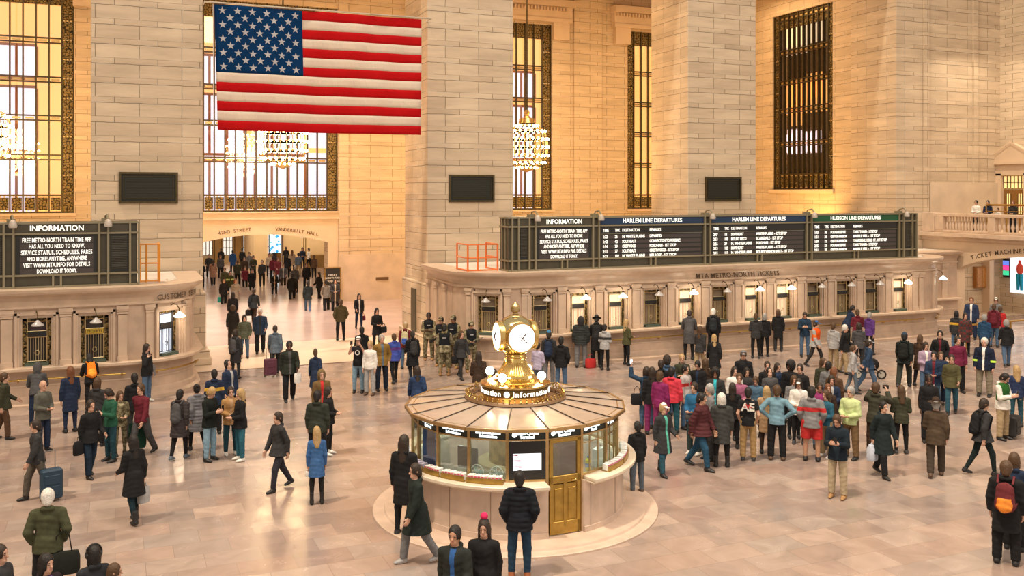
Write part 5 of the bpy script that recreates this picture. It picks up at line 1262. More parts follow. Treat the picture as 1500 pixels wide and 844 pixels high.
def shoe_mesh(kind):
    F = Field((-.08, -.12, -.1), (.08, .22, .28), .008)
    F.cone((0, -.035, -.040), (0, .06, -.042), .044, .046, .02, (1, 1, .9)); F.cone((0, .06, -.045), (0, .145, -.055), .045, .034, .02, (1, 1, .8))
    F.cone((0, -.02, -.03), (0, -.01, .0), .050, .054, .02, cut=(V3(0, 0, .03), V3(0, 0, 1)))
    if kind == 'boot': F.cone((0, -.02, .0), (0, -.02, .26), .047, .055, .02, cut=(V3(0, 0, .20), V3(0, 0, 1)))
    Z = F.ax[2]; F.V = np.maximum(F.V, (-.083-Z)[None, None, :].astype(np.float32))
    pts, Q = F.mesh(); c = pts[Q].mean(1); mi = (c[:, 2] < -.066).astype(int)
    return to_mesh('shoe', pts, Q, [SKIN0, SKIN0], mi)
def hair_mesh(kind):
    """in head space: origin at the top of the neck, face to +y"""
    F = Field((-.24, -.28, -.42), (.24, .24, .40), .010); o = .012
    if kind in ('short', 'long', 'pony', 'bun', 'curly', 'bob', 'afro'):
        e = {'short': .0, 'long': .004, 'pony': .0, 'bun': .0, 'curly': .018, 'bob': .008, 'afro': .035}[kind]
        F.cone((0, -.014, .135), (0, -.012, .155), .098+e+o*.6, .098+e+o*.6, .02, (.84, 1, 1.12))
        if kind in ('long',):
            for x in (-1, 1): F.cone((x*.055, -.035, .10), (x*.075, -.045, -.14), .045, .030, .03)
            F.cone((0, -.07, .10), (0, -.095, -.17), .070, .055, .03, (1.1, .6, 1))
        if kind == 'bob':
            for x in (-1, 1): F.cone((x*.060, -.02, .10), (x*.068, -.02, .01), .040, .034, .03)
            F.cone((0, -.06, .08), (0, -.06, .0), .072, .066, .03, (1.1, .7, 1))
        if kind == 'pony': F.cone((0, -.115, .16), (0, -.15, -.04), .030, .018, .02)
        if kind == 'bun': F.cone((0, -.09, .215), (0, -.095, .225), .042, .042, .02)
        if kind == 'short': F.cone((0, -.07, .06), (0, -.06, .09), .055, .055, .03)
        # open the face, leave a fringe line
        F.cone((0, .12, -.03), (0, .115, .128), .082, .072, .01, (.86, 1, 1), sub=True)
        if kind in ('short', 'pony', 'bun'):
            F.cone((-.12, .045, .02), (.12, .045, .02), .068, .068, .01, sub=True)
            F.cone((-.12, -.01, -.01), (.12, -.01, -.01), .05, .05, .01, sub=True)
    elif kind == 'beanie':
        F.cone((0, -.012, .15), (0, -.02, .185), .103, .090, .02, (.86, 1, 1.1), cut=(V3(0, 0, .150), nz((0, .25, -1))))
    elif kind == 'pompom':
        F.cone((0, -.012, .15), (0, -.02, .185), .103, .090, .02, (.86, 1, 1.1), cut=(V3(0, 0, .150), nz((0, .25, -1))))
        F.cone((0, -.02, .30), (0, -.02, .305), .045, .045, .01)
    elif kind == 'cap':
        F.cone((0, -.010, .15), (0, -.010, .170), .104, .098, .02, (.86, 1, 1.05), cut=(V3(0, 0, .165), nz((0, .05, -1))))
        F.cone((0, .09, .178), (0, .155, .168), .055, .050, .01, (1, 1, .14))
    elif kind == 'hat':
        F.cone((0, -.010, .17), (0, -.010, .220), .100, .088, .02, (.90, 1.05, 1), cut=(V3(0, 0, .17), V3(0, 0, -1)))
        F.cone((0, -.005, .178), (0, -.004, .178), .165, .165, .01, (1, 1.1, .07))
    elif kind == 'hood':
        F.cone((0, -.03, .12), (0, -.03, .15), .122, .122, .02, (.88, 1.02, 1.1)); F.cone((0, -.05, .02), (0, -.04, .1), .10, .11, .04, (1, .9, 1))
        F.cone((0, .14, .02), (0, .14, .14), .098, .098, .01, (.82, 1, 1), sub=True)
    pts, Q = F.mesh()
    if kind in ('curly', 'afro', 'pompom'):
        pts = pts+.006*np.sin(pts[:, [1, 2, 0]]*190)
    return to_mesh(kind, pts, Q, [SKIN0])
def backpack_mesh():
    """in torso space, worn on the back"""
    F = Field((-.24, -.46, .80), (.24, .26, 1.62), .011)
    F.cone((0, -.20, 1.06), (0, -.195, 1.32), .145, .120, .02, (1, .62, 1), wr=.003)
    F.cone((0, -.285, 1.03), (0, -.275, 1.13), .085, .070, .02, (1.1, .45, 1), wr=.003)
    for x in (-1, 1):
        for a, b in (((x*.10, -.16, 1.42), (x*.105, -.02, 1.495)), ((x*.105, -.02, 1.495), (x*.115, .13, 1.36)), ((x*.115, .13, 1.36), (x*.15, .06, 1.10)), ((x*.15, .06, 1.10), (x*.13, -.14, 1.02))):
            F.cone(a, b, .020, .018, .01)
    pts, Q = F.mesh(); c = pts[Q].mean(1); mi = ((c[:, 1] < -.26) & (c[:, 2] < 1.19)).astype(int)
    return to_mesh('backpack', pts, Q, [SKIN0, SKIN0], mi)
CACHE = {}
def cached(key, fn, *a):
    if key not in CACHE: CACHE[key] = fn(*a)
    return CACHE[key]
def inst(name, me, parent=None, mats=None, M=None):
    o = bpy.data.objects.new(name, me); COL.objects.link(o)
    if parent: o.parent = parent
    if M is not None: o.matrix_local = M
    if mats:
        for i, m in enumerate(mats):
            if m is not None and i < len(o.material_slots): o.material_slots[i].link = 'OBJECT'; o.material_slots[i].material = m
    return o
def m4(T):
    M = Matrix([list(map(float, r_))+[0] for r_ in T[0]]+[[0, 0, 0, 1]]); M.translation = Vector([float(x) for x in T[1]]); return M
def cloth(c, kind='cloth'):
    if kind == 'camo':
        key = ('camo',)
        if key not in MATS:
            m, nt, b = newmat('camouflage'); tc = nd(nt, 'ShaderNodeTexCoord'); n = nd(nt, 'ShaderNodeTexNoise'); n.inputs['Scale'].default_value = 11; n.inputs['Detail'].default_value = 1
            cr = nd(nt, 'ShaderNodeValToRGB'); cr.color_ramp.interpolation = 'CONSTANT'; e = cr.color_ramp.elements
            e[0].color = (.10, .085, .045, 1); e[1].position = .46; e[1].color = (.26, .22, .13, 1)
            for p, q in ((.54, (.17, .16, .085, 1)), (.62, (.38, .33, .22, 1))): x = e.new(p); x.color = q
            L(nt, tc.outputs['Object'], n.inputs[0]); L(nt, n.outputs[0], cr.inputs[0]); L(nt, cr.outputs[0], b.inputs['Base Color']); b.inputs['Roughness'].default_value = .9
            MATS[key] = m
        return MATS[key]
    if kind == 'plaid':
        key = ('plaid', tuple(c))
        if key not in MATS:
            m, nt, b = newmat('plaid'); tc = nd(nt, 'ShaderNodeTexCoord'); ch = nd(nt, 'ShaderNodeTexChecker'); ch.inputs['Scale'].default_value = 9
            ch.inputs[1].default_value = (*c, 1); ch.inputs[2].default_value = (.03, .03, .03, 1); L(nt, tc.outputs['Object'], ch.inputs[0]); L(nt, ch.outputs[0], b.inputs['Base Color']); b.inputs['Roughness'].default_value = .9
            MATS[key] = m
        return MATS[key]
    return plain(c, .85, 0, .16, 14, .25, .2, 'cloth')
# colours (linear)
K = dict(black=(.014, .014, .016), char=(.035, .035, .038), dgrey=(.07, .07, .075), grey=(.17, .17, .18), lgrey=(.36, .36, .37), white=(.72, .70, .67), navy=(.018, .030, .065), blue=(.03, .10, .30), denim=(.075, .13, .22), teal=(.025, .085, .12), dteal=(.015, .05, .07), olive=(.075, .075, .035), dolive=(.04, .042, .026), green=(.02, .09, .055), lime=(.55, .68, .28), tan=(.36, .20, .08), khaki=(.36, .27, .16), camel=(.40, .26, .15), brown=(.09, .05, .03), dbrown=(.045, .028, .020), maroon=(.13, .018, .03), plum=(.22, .03, .12), red=(.45, .03, .03), pink=(.62, .08, .12), orange=(.75, .17, .03), yellow=(.62, .38, .05), purple=(.10, .04, .20), lav=(.34, .26, .36), turq=(.04, .38, .48), steel=(.10, .13, .17), ldenim=(.20, .32, .43), rust=(.30, .09, .03), beige=(.48, .38, .28))
HAIR = dict(black=(.012, .010, .010), dark=(.03, .02, .015), brown=(.075, .04, .02), red=(.16, .06, .025), blond=(.42, .28, .13), grey=(.30, .29, .28), white=(.62, .60, .57))
SKINS = dict(a=(.56, .33, .24), b=(.46, .26, .17), c=(.26, .13, .08), d=(.10, .05, .032))
def col(s): return K[s] if isinstance(s, str) else s
PEOPLE = []; SPOTS = []
def person(x, hy, h=1.72, ang=0, pose='stand', top=('jacket', 'black'), leg=('jeans', 'denim'), hair=('short', 'dark'), skin='a', label='', hat=None, shoes=('shoe', 'black'), acc=None, band=None, z0=0.0, build=1.0, group=None, cat='person', mat=None):
    """x, hy: where the middle of the head stands in the photograph; ang 0 faces the camera, 180 away, 90 to the right"""
    J = sk(pose); Hc = J['H'][0] @ V3(0, 0, .13)+J['H'][1]
    best = None
    for dh in (0, .02, -.02, .04, -.04, .06, -.06, .08, -.08, .10, -.10, .12, -.12, .15, -.15, .18, -.18):
        if z0 > 1 and dh: break
        hh = h+dh
        if dh and not 1.50 <= hh <= 1.94: continue
        s = hh/GH; g = onX(x, hy, 41.3) if z0 > 4 else ground(x, hy, float(Hc[2])*s+z0); c = abs(dh)*1.2
        for q, z_ in SPOTS:
            if abs(z_-z0) < 1: dd = math.hypot(g.x-q[0], g.y-q[1]); c += max(0, .56-dd)*3
        if z0 < .05:
            lim = 31.50 if pose != 'lean' else 31.28
            if g.y > lim and g.y < 36 and (g.x > 13.2 or g.x < .9): c += (g.y-lim)*12
            rk = math.hypot(g.x-KX, g.y-KY); c += max(0, 2.78-rk)*12
            for ex, ey in ((.35, 34.2), (14.0, 34.2), (33.7, 34.1)): c += max(0, 2.72-math.hypot(g.x-ex, g.y-ey))*6
            if g.x > 11.4 and g.y > 33.9 and g.x < 36: c += (g.x-11.4)*4
        if best is None or c < best[0]: best = (c, g, s)
    _, g, s = best
    if z0 < .05:
        if g.y > 31.50 and g.y < 36 and (g.x > 13.2 or g.x < .9): g = g*(31.50/g.y)
        for ex, ey in ((.35, 34.2), (14.0, 34.2), (33.7, 34.1)):
            de = Vector((g.x-ex, g.y-ey))
            if de.length < 2.62 and g.y < 34.6: de = de.normalized()*2.62; g.x, g.y = ex+de.x, ey+de.y
        if g.y > 33.9 and 11.45 < g.x < 36 and g.y < 38: g.x = 11.45
        dk = Vector((g.x-KX, g.y-KY))
        if dk.length < 2.74: dk = dk.normalized()*2.74; g.x, g.y = KX+dk.x, KY+dk.y
    g.z = z0; SPOTS.append(((g.x, g.y), z0)); h = s*GH
    v = Vector((g.x, g.y)).normalized(); rt = Vector((v.y, -v.x)); d = -v*math.cos(R(ang))+rt*math.sin(R(ang))
    rz = math.atan2(-d.x, d.y)
    off = Matrix.Rotation(rz, 3, 'Z') @ Vector((float(Hc[0])*s*build, float(Hc[1])*s*build, 0)); g -= Vector((off.x, off.y, 0))
    hc = HAIR[hair[1]] if hair else HAIR['dark']
    sm = plain(SKINS[skin], .5, 0, .05, 20, 0, .4, 'skin')
    root = inst('person', cached(('body', pose), body_mesh, pose), None, [sm, None, None, plain(hc, .8, name='brow')])
    root.location = g; root.rotation_euler = (0, 0, rz); root.scale = (s*build, s*build, s)
    tag(root, label, cat, group)
    tm = cloth(col(top[1]), mat or 'cloth'); am = cloth(col(acc)) if acc else tm; bm_ = cloth(col(band)) if band else tm
    t = inst({'tee': 't_shirt', 'longpuffer': 'long_puffer_coat', 'puffer': 'puffer_jacket', 'suit': 'suit_jacket'}.get(top[0], top[0]), cached(('top', pose, top[0]), top_mesh, pose, top[0]), root, [tm, am, bm_])
    if leg: inst({'slim': 'leggings'}.get(leg[0], leg[0]), cached(('leg', pose, leg[0]), leg_mesh, pose, leg[0]), root, [cloth(col(leg[1]), mat if mat == 'camo' else 'cloth')])
    if hair: inst('hair', cached(('hair', hair[0]), hair_mesh, hair[0]), root, [plain(hc, .55, 0, .25, 40, .5, .4, 'hair')], m4(J['H']))
    if hat: inst({'pompom': 'bobble_hat'}.get(hat[0], hat[0]), cached(('hair', hat[0]), hair_mesh, hat[0]), root, [cloth(col(hat[1]), mat if mat == 'camo' else 'cloth')], m4(J['H']))
    for i in (0, 1):
        Ms = Matrix.Translation(Vector([float(q) for q in J['a', i]])) @ Matrix.Rotation(-R(J['pitch', i]), 4, 'X') @ Matrix.Rotation(0.0, 4, 'Z')
        sc = plain(col(shoes[1]), .5, name='shoe_leather'); so = sc if shoes[1] in ('black', 'brown', 'dbrown', 'tan') else plain(K['white'], .6, name='sole')
        inst(shoes[0], cached(('shoe', shoes[0]), shoe_mesh, shoes[0]), root, [sc, so], Ms)
    root['_'] = 0; del root['_']
    PEOPLE.append(root); root_pose[root.name] = pose
    return root
root_pose = {}
def world_of(root): 
    return Matrix.Translation(root.location) @ Matrix.Rotation(root.rotation_euler.z, 4, 'Z') @ Matrix.Diagonal((*root.scale, 1))
def backpack(root, label, c='black', c2=None, s=1.0):
    o = inst('backpack', cached(('bp',), backpack_mesh), None, [cloth(col(c)), cloth(col(c2 or c))])
    o.matrix_world = world_of(root) @ m4(sk(root_pose[root.name])['T'])
    tag(o, label, 'backpack'); return o
def handpt(root, i, local=(0, 0, 0)):
    J = sk(root_pose[root.name]); w_ = J['w', i]; d = nz(w_-J['e', i]); p = w_+d*.085+np.array(local)
    return world_of(root) @ Vector([float(q) for q in p])
def bodypt(root, p):
    T = sk(root_pose[root.name])['T']; q = T[0] @ np.array(p, float)+T[1]; return world_of(root) @ Vector([float(v) for v in q])
# ================================================================ the crowd
def bag_shape(kind, c, c2=None):
    m = MB(); mt = [plain(col(c), .6, 0, .1, 9, .15, name='bag_fabric'), plain(col(c2 or c), .6, name='bag_accent')]
    return m, mt
def suitcase(loc, rz, c, label, tilt=0.0, h=.62, s=1.0):
    r_ = empty('suitcase', loc, rz); tag(r_, label, 'suitcase'); mt = plain(col(c), .6, 0, .1, 9, .1, name='suitcase_shell')
    m = MB(); m.box(-.21*s, .21*s, -.12*s, .12*s, .06, .06+h); o = m.build('shell', mt, r_, bevel=.03)
    m = MB(); m.box(-.15*s, .15*s, -.135*s, -.115*s, .14, h*.55); m.box(-.15*s, .15*s, -.135*s, -.115*s, h*.6, h*.92); m.build('pocket', mt, r_, bevel=.01)
    m = MB(); m.tube([(-.10, .10, .06+h), (-.10, .10, h+.42), (.10, .10, h+.42), (.10, .10, .06+h)], .011, 6); m.build('handle', plain((.25, .25, .26), .3, .8), r_)
    for x in (-.17, .17):
        m = MB(); m.lathe([(.001, -.012), (.035, -.012), (.035, .012), (.001, .012)], (x*s, .09, .035), 12, axis=Matrix.Rotation(R(90), 3, 'Y')); m.build('wheel', M_BLACK, r_)
    if tilt: r_.rotation_euler = (R(tilt), 0, rz)
    return r_
def tote(p, label, c='white', w=.34, h=.36, c2=None, d=.10, rz=0.0, strap=.22, nm='tote_bag', cat='bag'):
    """p: the hand or shoulder point the handles hang from"""
    p = Vector(p); r_ = empty(nm, p-Vector((0, 0, strap+h)), rz); tag(r_, label, cat)
    m = MB(); prof = [(.88, 0), (1.0, .12), (1.0, .75), (.90, 1.0)]
    vs = []; 
    for k, z in prof:
        for q in range(16):
            a = 2*math.pi*q/16; x = math.copysign(abs(math.cos(a))**.5, math.cos(a)); y = math.copysign(abs(math.sin(a))**.6, math.sin(a)); vs.append((x*w/2*k, y*d/2*(1 if z < .8 else .5), z*h))
    m.add(vs, [tuple(range(16))[::-1], tuple(range(48, 64))]+[(i*16+q, i*16+(q+1) % 16, i*16+16+(q+1) % 16, i*16+16+q) for i in range(3) for q in range(16)], 0)
    mt = [cloth(col(c)), cloth(col(c2 or c))]
    if c2: m.m = [0]*len(m.f); m.m[2:18] = [1]*16
    m.build('bag_body', mt, r_, smooth=True)
    m = MB(); m.tube([(-w*.26, 0, h*.95), (-w*.18, 0, h+strap*.75), (0, 0, h+strap), (w*.18, 0, h+strap*.75), (w*.26, 0, h*.95)], .010, 6); m.build('handle', mt[0], r_)
    return r_
def phone(root, i, label, lit=False):
    p = handpt(root, i); J = sk(root_pose[root.name]); rzz = root.rotation_euler.z
    r_ = empty('mobile_phone', p+Vector((0, 0, .02)), rzz); tag(r_, label, 'phone')
    MB().box(-.037, .037, .012, .022, -.03, .11).build('case', M_BLACK, r_); MB().box(-.033, .033, .009, .012, -.024, .104).build('display', emit((.7, .85, 1.0), 1.3 if lit else .7, 'phone_display'), r_)
    return r_
A = person
# ---- left of the hall
A(7, 553, 1.74, 80, 'stroll', ('jacket', 'dolive'), ('trousers', 'brown'), ('short', 'brown'), label='person in dark olive jacket and brown trousers at the far left edge')
A(63, 565, 1.76, 40, 'hold', ('jacket', (.10, .10, .085)), ('trousers', 'navy'), None, label='bald man in grey-olive jacket holding one hand at his chest')
A(55, 538, 1.74, 175, 'lean', ('hoodie', 'dgrey'), ('jeans', 'navy'), ('short', 'black'), hat=('hood', 'dgrey'), label='person in dark grey hooded coat leaning at the leftmost ticket window')
A(103, 544, 1.76, 200, 'stand', ('coat', 'navy'), ('slim', 'navy'), ('long', 'red'), label='red-haired person in long navy coat near the left ticket office')
orp = A(131, 524, 1.68, 190, 'lean', ('jacket', 'black'), ('slim', 'black'), ('long', 'black'), label='person in black leaning on the counter under the yellow TICKETS plate')
backpack(orp, 'bright orange backpack on the person at the left ticket counter', (.85, .22, .02), (.95, .38, .05))
A(143, 561, 1.72, 150, 'stand', ('jacket', 'char'), ('trousers', 'black'), ('bob', 'brown'), label='person in charcoal jacket behind the man in the green sweater')
gp = A(159, 577, 1.76, -60, 'phone', ('sweater', 'green'), ('jeans', 'dteal'), ('short', 'dark'), label='man in green sweater and teal jeans looking down at his phone'); phone(gp, 0, 'phone in the hands of the man in the green sweater')
A(176, 580, 1.66, 20, 'hold', ('jacket', (.11, .11, .08)), ('slim', 'black'), ('long', 'brown'), label='person in mottled grey-green jacket right of the man in the green sweater', mat='camo')
A(197, 554, 1.76, 190, 'stand', ('jacket', 'black'), ('trousers', 'char'), ('short', 'black'), label='dark jacketed person behind the man in maroon')
mr = A(206, 570, 1.74, -40, 'walk', ('sweater', 'maroon'), ('trousers', 'dgrey'), ('short', 'brown'), label='striding man in maroon sweater with a dark green coat over his arm')
o = tote(handpt(mr, 1), 'dark green coat hanging over the arm of the man in maroon', (.012, .045, .030), .42, .62, None, .16, 0, .02, 'folded_coat', 'coat')
bp_ = A(215, 510, 1.68, 60, 'ear', ('jacket', 'black'), ('jeans', 'denim'), ('long', 'dark'), shoes=('shoe', 'white'), label='woman in black jacket and blue jeans telephoning beside the curved ticket window'); phone(bp_, 1, 'phone at the ear of the woman by the curved ticket window')
tote(bodypt(bp_, (-.25, 0, 1.25)), 'grey shoulder bag of the woman telephoning by the left ticket office', 'grey', .38, .34, None, .16, bp_.rotation_euler.z, .2, 'shoulder_bag')
pf = A(264, 578, 1.68, 150, 'stroll', ('longpuffer', (.045, .038, .04)), ('slim', 'black'), ('short', 'black'), shoes=('shoe', 'steel'), label='woman in long dark quilted coat walking away left of the grey coat'); backpack(pf, 'grey backpack on the woman in the long quilted coat', 'dgrey')
A(288, 570, 1.70, 200, 'walk_b', ('longpuffer', (.15, .15, .17)), ('slim', 'black'), ('bun', 'black'), label='woman in long light grey quilted coat walking away')
bl = A(310, 575, 1.78, 50, 'phone', ('jacket', (.010, .013, .012)), ('jeans', 'ldenim'), ('short', 'blond'), shoes=('boot', 'black'), label='blond man in black jacket and ripped light jeans looking at his phone'); phone(bl, 0, 'phone of the blond man in ripped jeans')
A(334, 534, 1.80, 40, 'lookup', ('jacket', 'navy'), ('trousers', 'black'), ('short', 'black'), acc='lgrey', label='tall man in navy jacket looking up behind the group of three')
A(314, 548, 1.72, 180, 'stand', ('jacket', 'navy'), ('trousers', 'black'), ('short', 'black'), band='yellow', label='person with a broad yellow band across a dark jacket, seen from behind')
A(338, 574, 1.66, 10, 'hold', ('jacket', 'tan'), ('jeans', 'dteal'), ('short', 'dark'), acc='camel', shoes=('shoe', 'white'), label='girl in tan jacket between the blond man and the long-haired blonde')
A(352, 577, 1.68, -70, 'hold', ('jacket', 'black'), ('jeans', (.025, .11, .16)), ('long', 'blond'), shoes=('shoe', 'white'), label='long-haired blonde woman in black jacket, teal jeans and white trainers')
A(52, 624, 1.70, -80, 'walk', ('hoodie', 'char'), ('trousers', (.10, .085, .07)), ('short', 'dark'), label='walking person in charcoal hoodie, lower left, going left')
suitcase(ground(75, 734), .3, (.012, .04, .075), 'dark blue suitcase standing behind the white-haired man, lower left')
bm2 = A(133, 594, 1.76, 30, 'stroll', ('jacket', 'black'), ('trousers', (.012, .025, .045)), ('short', 'dark'), label='man in black jacket walking, left of the green sweater, dark blue trousers')
tote(bodypt(bm2, (.26, .02, 1.0)), 'black shoulder bag at the side of the man in black jacket, left', 'black', .40, .30, None, .14, 1.0, .12, 'shoulder_bag')
wc = A(195, 647, 1.70, -150, 'stroll', ('coat', 'black'), ('slim', (.010, .025, .035)), ('long', 'black'), shoes=('boot', 'black'), label='woman in black coat and tall dark boots walking alone, lower left'); tote(handpt(wc, 1), 'white shopping bag of the woman in tall boots', 'lgrey', .26, .32, None, .1, .6, .10, 'shopping_bag')
oc = A(70, 728, 1.78, 175, 'pockets', ('jacket', (.060, .065, .035)), ('trousers', 'black'), ('short', 'white'), build=1.12, label='white-haired old man in olive jacket seen from behind, lower left corner')
tote(bodypt(oc, (.20, -.12, 1.12)), 'large black bag on the back of the old man in the olive jacket', (.012, .014, .012), .50, .34, None, .18, oc.rotation_euler.z, .34, 'shoulder_bag')
A(68, 826, 1.66, 40, 'stand', ('jacket', (.03, .02, .025)), ('slim', 'black'), ('bob', 'black'), acc='purple', label='dark-haired woman with a plum scarf cut off by the lower left edge')
hp = A(137, 812, 1.64, 200, 'stand', ('jacket', (.025, .028, .035)), ('slim', 'black'), ('bob', 'black'), label='person with black headphones at the bottom left edge')
r_ = empty('headphones', hp.location, hp.rotation_euler.z); r_.scale = hp.scale; tag(r_, 'black headphones on the head at the bottom left edge', 'headphones'); J_ = sk('stand')['H']; hc_ = Vector([float(q) for q in (J_[0] @ V3(0, -.01, .14)+J_[1])])
m = MB(); m.tube([(hc_.x+.115*math.cos(t), hc_.y, hc_.z+.145*math.sin(t)) for t in [math.pi*i/12 for i in range(13)]], .014, 6); m.build('headband', M_BLACK, r_)
for s_ in (-1, 1): MB().ball((hc_.x+s_*.10, hc_.y, hc_.z-.01), .042, 10, 0, (.6, 1, 1)).build('ear_cup', M_BLACK, r_)
A(168, 838, 1.45, 90, 'stand', ('jacket', 'brown'), ('slim', 'black'), ('short', 'brown'), label='small brown-haired head right of the headphones at the bottom edge')
A(0, 812, 1.74, 60, 'stand', ('coat', 'char'), ('slim', 'black'), ('short', 'dark'), label='dark person cut off at the left edge near the bottom')
# ---- centre left
bmn = A(424, 506, 1.86, 5, 'stroll', ('jacket', (.022, .027, .022)), ('trousers', 'black'), ('short', 'black'), 'd', acc='dgrey', build=1.1, label='tall man in dark green jacket walking towards the viewer, centre left')
tote(handpt(bmn, 0), 'white plastic bag carried by the tall man in the dark jacket', 'white', .22, .30, None, .12, .2, .10, 'plastic_bag')
A(462, 517, 1.70, 185, 'walk', ('coat', 'navy'), ('slim', 'black'), ('short', 'brown'), label='slim dark figure walking away behind the hooded rust jacket', build=.8)
A(471, 549, 1.74, 10, 'stand', ('coat', (.14, .085, .035)), ('trousers', 'brown'), ('short', 'brown'), hat=('hood', (.16, .11, .05)), acc='red', label='hooded person in brown coat over a rust red top')
A(465, 580, 1.78, 165, 'stand', ('jacket', (.030, .036, .028)), ('trousers', 'black'), ('short', 'black'), build=1.1, label='man in dark green jacket seen from behind, above the blue dress')
A(481, 574, 1.66, 70, 'hold', ('jacket', 'black'), ('slim', 'black'), ('long', 'dark'), shoes=('shoe', 'white'), label='woman in black with white trainers facing right, behind the blue dress')
gd = A(464, 633, 1.60, 185, 'stand', ('dress', (.045, .12, .30)), ('slim', (.02, .02, .02)), ('long', 'blond'), shoes=('boot', 'black'), build=.9, label='blonde girl in blue dress and black boots seen from behind')
tote(handpt(gd, 0), 'small white cup-like bag in the hand of the girl in blue', 'white', .10, .12, None, .08, 0, .03, 'small_bag')
A(407, 612, 1.72, -60, 'walk_b', ('jacket', 'char'), ('jeans', (.03, .03, .04)), ('short', 'dark'), label='lone walking person in charcoal jacket, centre left of the kiosk')
# ---- around the step
tm_ = A(525, 499, 1.80, -10, 'photo', ('tee', 'black'), ('jeans', 'ldenim'), ('short', 'dark'), hat=('cap', 'white'), shoes=('boot', 'black'), label='man in black t-shirt, white cap and light jeans taking a photograph')
o = text_mesh('emblem', 'o', .34, plain(K['white'], .6), None, None); o.parent = tm_; o.matrix_local = m4(sk('photo')['T']) @ plane_M((0, .165, 1.30), (-1, 0, 0), (0, 0, 1)); phone(tm_, 1, 'phone held up by the man in the white cap')
A(542, 505, 1.66, -25, 'stand', ('shirt', 'white'), ('trousers', 'lgrey'), ('short', 'blond'), shoes=('shoe', 'brown'), label='woman all in white beside the man in the mustard jacket')
A(559, 496, 1.82, 15, 'pockets', ('jacket', (.22, .13, .035)), ('trousers', (.015, .02, .035)), ('short', 'grey'), acc='steel', build=1.1, label='man in mustard jacket and navy trousers')
A(530, 484, 1.76, 190, 'stand', ('jacket', 'black'), ('trousers', 'black'), ('short', 'black'), label='person in black behind the man in the white cap')
A(577, 494, 1.68, 200, 'stroll', ('jacket', (.05, .08, .35)), ('slim', 'black'), ('short', 'brown'), band='purple', label='woman in bright blue and purple jacket walking away right of the mustard jacket')
mp_ = A(594, 477, 1.70, 170, 'stand', ('jacket', (.16, .025, .03)), ('jeans', 'denim'), ('short', 'blond'), hat=('beanie', 'beige'), label='person in crimson jacket with pale hat near the pier'); backpack(mp_, 'blue and cream backpack on the person in crimson', (.55, .50, .30), (.05, .12, .45))
db_ = A(604, 490, 1.74, 195, 'stroll', ('coat', 'black'), ('slim', 'black'), ('short', 'dark'), label='person in black coat walking away beside the crimson jacket'); backpack(db_, 'charcoal backpack on the person in the black coat by the pier', 'char')
A(611, 543, 1.68, 190, 'walk', ('coat', (.02, .04, .10)), ('slim', 'black'), ('long', 'dark'), label='person in flared dark blue coat just left of the kiosk roof')
A(552, 456, 1.70, 20, 'hold', ('dress', 'black'), ('slim', 'black'), ('long', 'black'), label='long-haired woman in black dress with bag in the passage mouth'); tote(ground(562, 474, 1.1), 'black handbag of the woman in the black dress', 'black', .32, .26, None, .12, .5, .12, 'handbag')
lb_ = A(526, 434, 1.70, 10, 'stroll_b', ('jacket', 'black'), ('slim', 'navy'), ('long', 'dark'), acc='white', label='woman in white top and black jacket, right side of the passage'); tote(handpt(lb_, 0), 'small maroon bag of the woman in the white top', 'maroon', .24, .22, None, .08, 0, .12, 'handbag')
A(499, 443, 1.78, 190, 'pockets', ('jacket', (.075, .062, .030)), ('slim', 'black'), ('short', 'brown'), build=1.12, label='man in olive brown jacket walking away in the passage')
A(478, 414, 1.80, 185, 'stroll', ('hoodie', (.17, .15, .13)), ('trousers', 'black'), ('short', 'black'), label='man in light grey hoodie walking into the passage')
A(451, 415, 1.80, 180, 'stroll_b', ('jacket', (.016, .022, .025)), ('jeans', 'denim'), ('short', 'black'), label='man in black jacket and blue jeans walking into the passage')
A(428, 404, 1.80, 182, 'walk', ('jacket', 'black'), ('trousers', 'black'), ('short', 'black'), build=1.1, label='man all in black walking away in the middle of the passage')
A(402, 401, 1.68, 5, 'hold', ('jacket', 'black'), ('slim', 'black'), ('short', 'brown'), acc='beige', label='person in black holding something pale, walking out of the passage')
A(415, 389, 1.78, 0, 'stroll', ('jacket', 'dgrey'), ('trousers', 'dbrown'), ('short', 'brown'), acc='lgrey', label='man in grey jacket with pale front behind the person holding something')
A(369, 397, 1.66, 5, 'stroll', ('coat', 'black'), ('slim', 'black'), ('long', 'dark'), label='woman in long black coat walking out beside the maroon coat')
A(359, 393, 1.68, 0, 'stroll_b', ('jacket', 'maroon'), ('slim', 'black'), ('long', 'brown'), label='woman in maroon walking out of the passage')
A(345, 412, 1.68, 15, 'stroll', ('coat', (.20, .17, .14)), ('slim', 'dbrown'), ('long', 'red'), label='long-haired woman in pale grey cardigan coat')
tb = A(328, 411, 1.72, 8, 'stroll', ('jacket', 'black'), ('trousers', 'black'), ('short', 'dark'), label='person in black carrying a turquoise bag'); tote(handpt(tb, 1), 'turquoise carrier bag held low by the person in black', (.02, .26, .22), .28, .30, None, .12, 0, .08, 'carrier_bag')
A(329, 395, 1.74, 0, 'stand', ('jacket', 'olive'), ('trousers', 'black'), ('short', 'brown'), label='man in olive jacket behind the turquoise bag carrier')
A(337, 400, 1.72, 10, 'stand', ('jacket', (.05, .055, .02)), ('trousers', 'black'), ('short', 'black'), band='lime', label='man in dark top with a yellowish chest stripe')
A(341, 432, 1.70, 190, 'stand', ('jacket', 'black'), ('trousers', 'black'), ('bob', 'black'), label='dark-haired person in black behind the brown-haired one')
wn = A(372, 427, 1.76, 160, 'walk_b', ('jacket', (.022, .028, .035)), ('trousers', 'dbrown'), ('short', 'dark'), label='person in slate jacket with black bag walking away'); tote(handpt(wn, 0), 'black bag hanging from the hand of the person in slate jacket', 'black', .36, .30, None, .14, 0, .05, 'handbag')
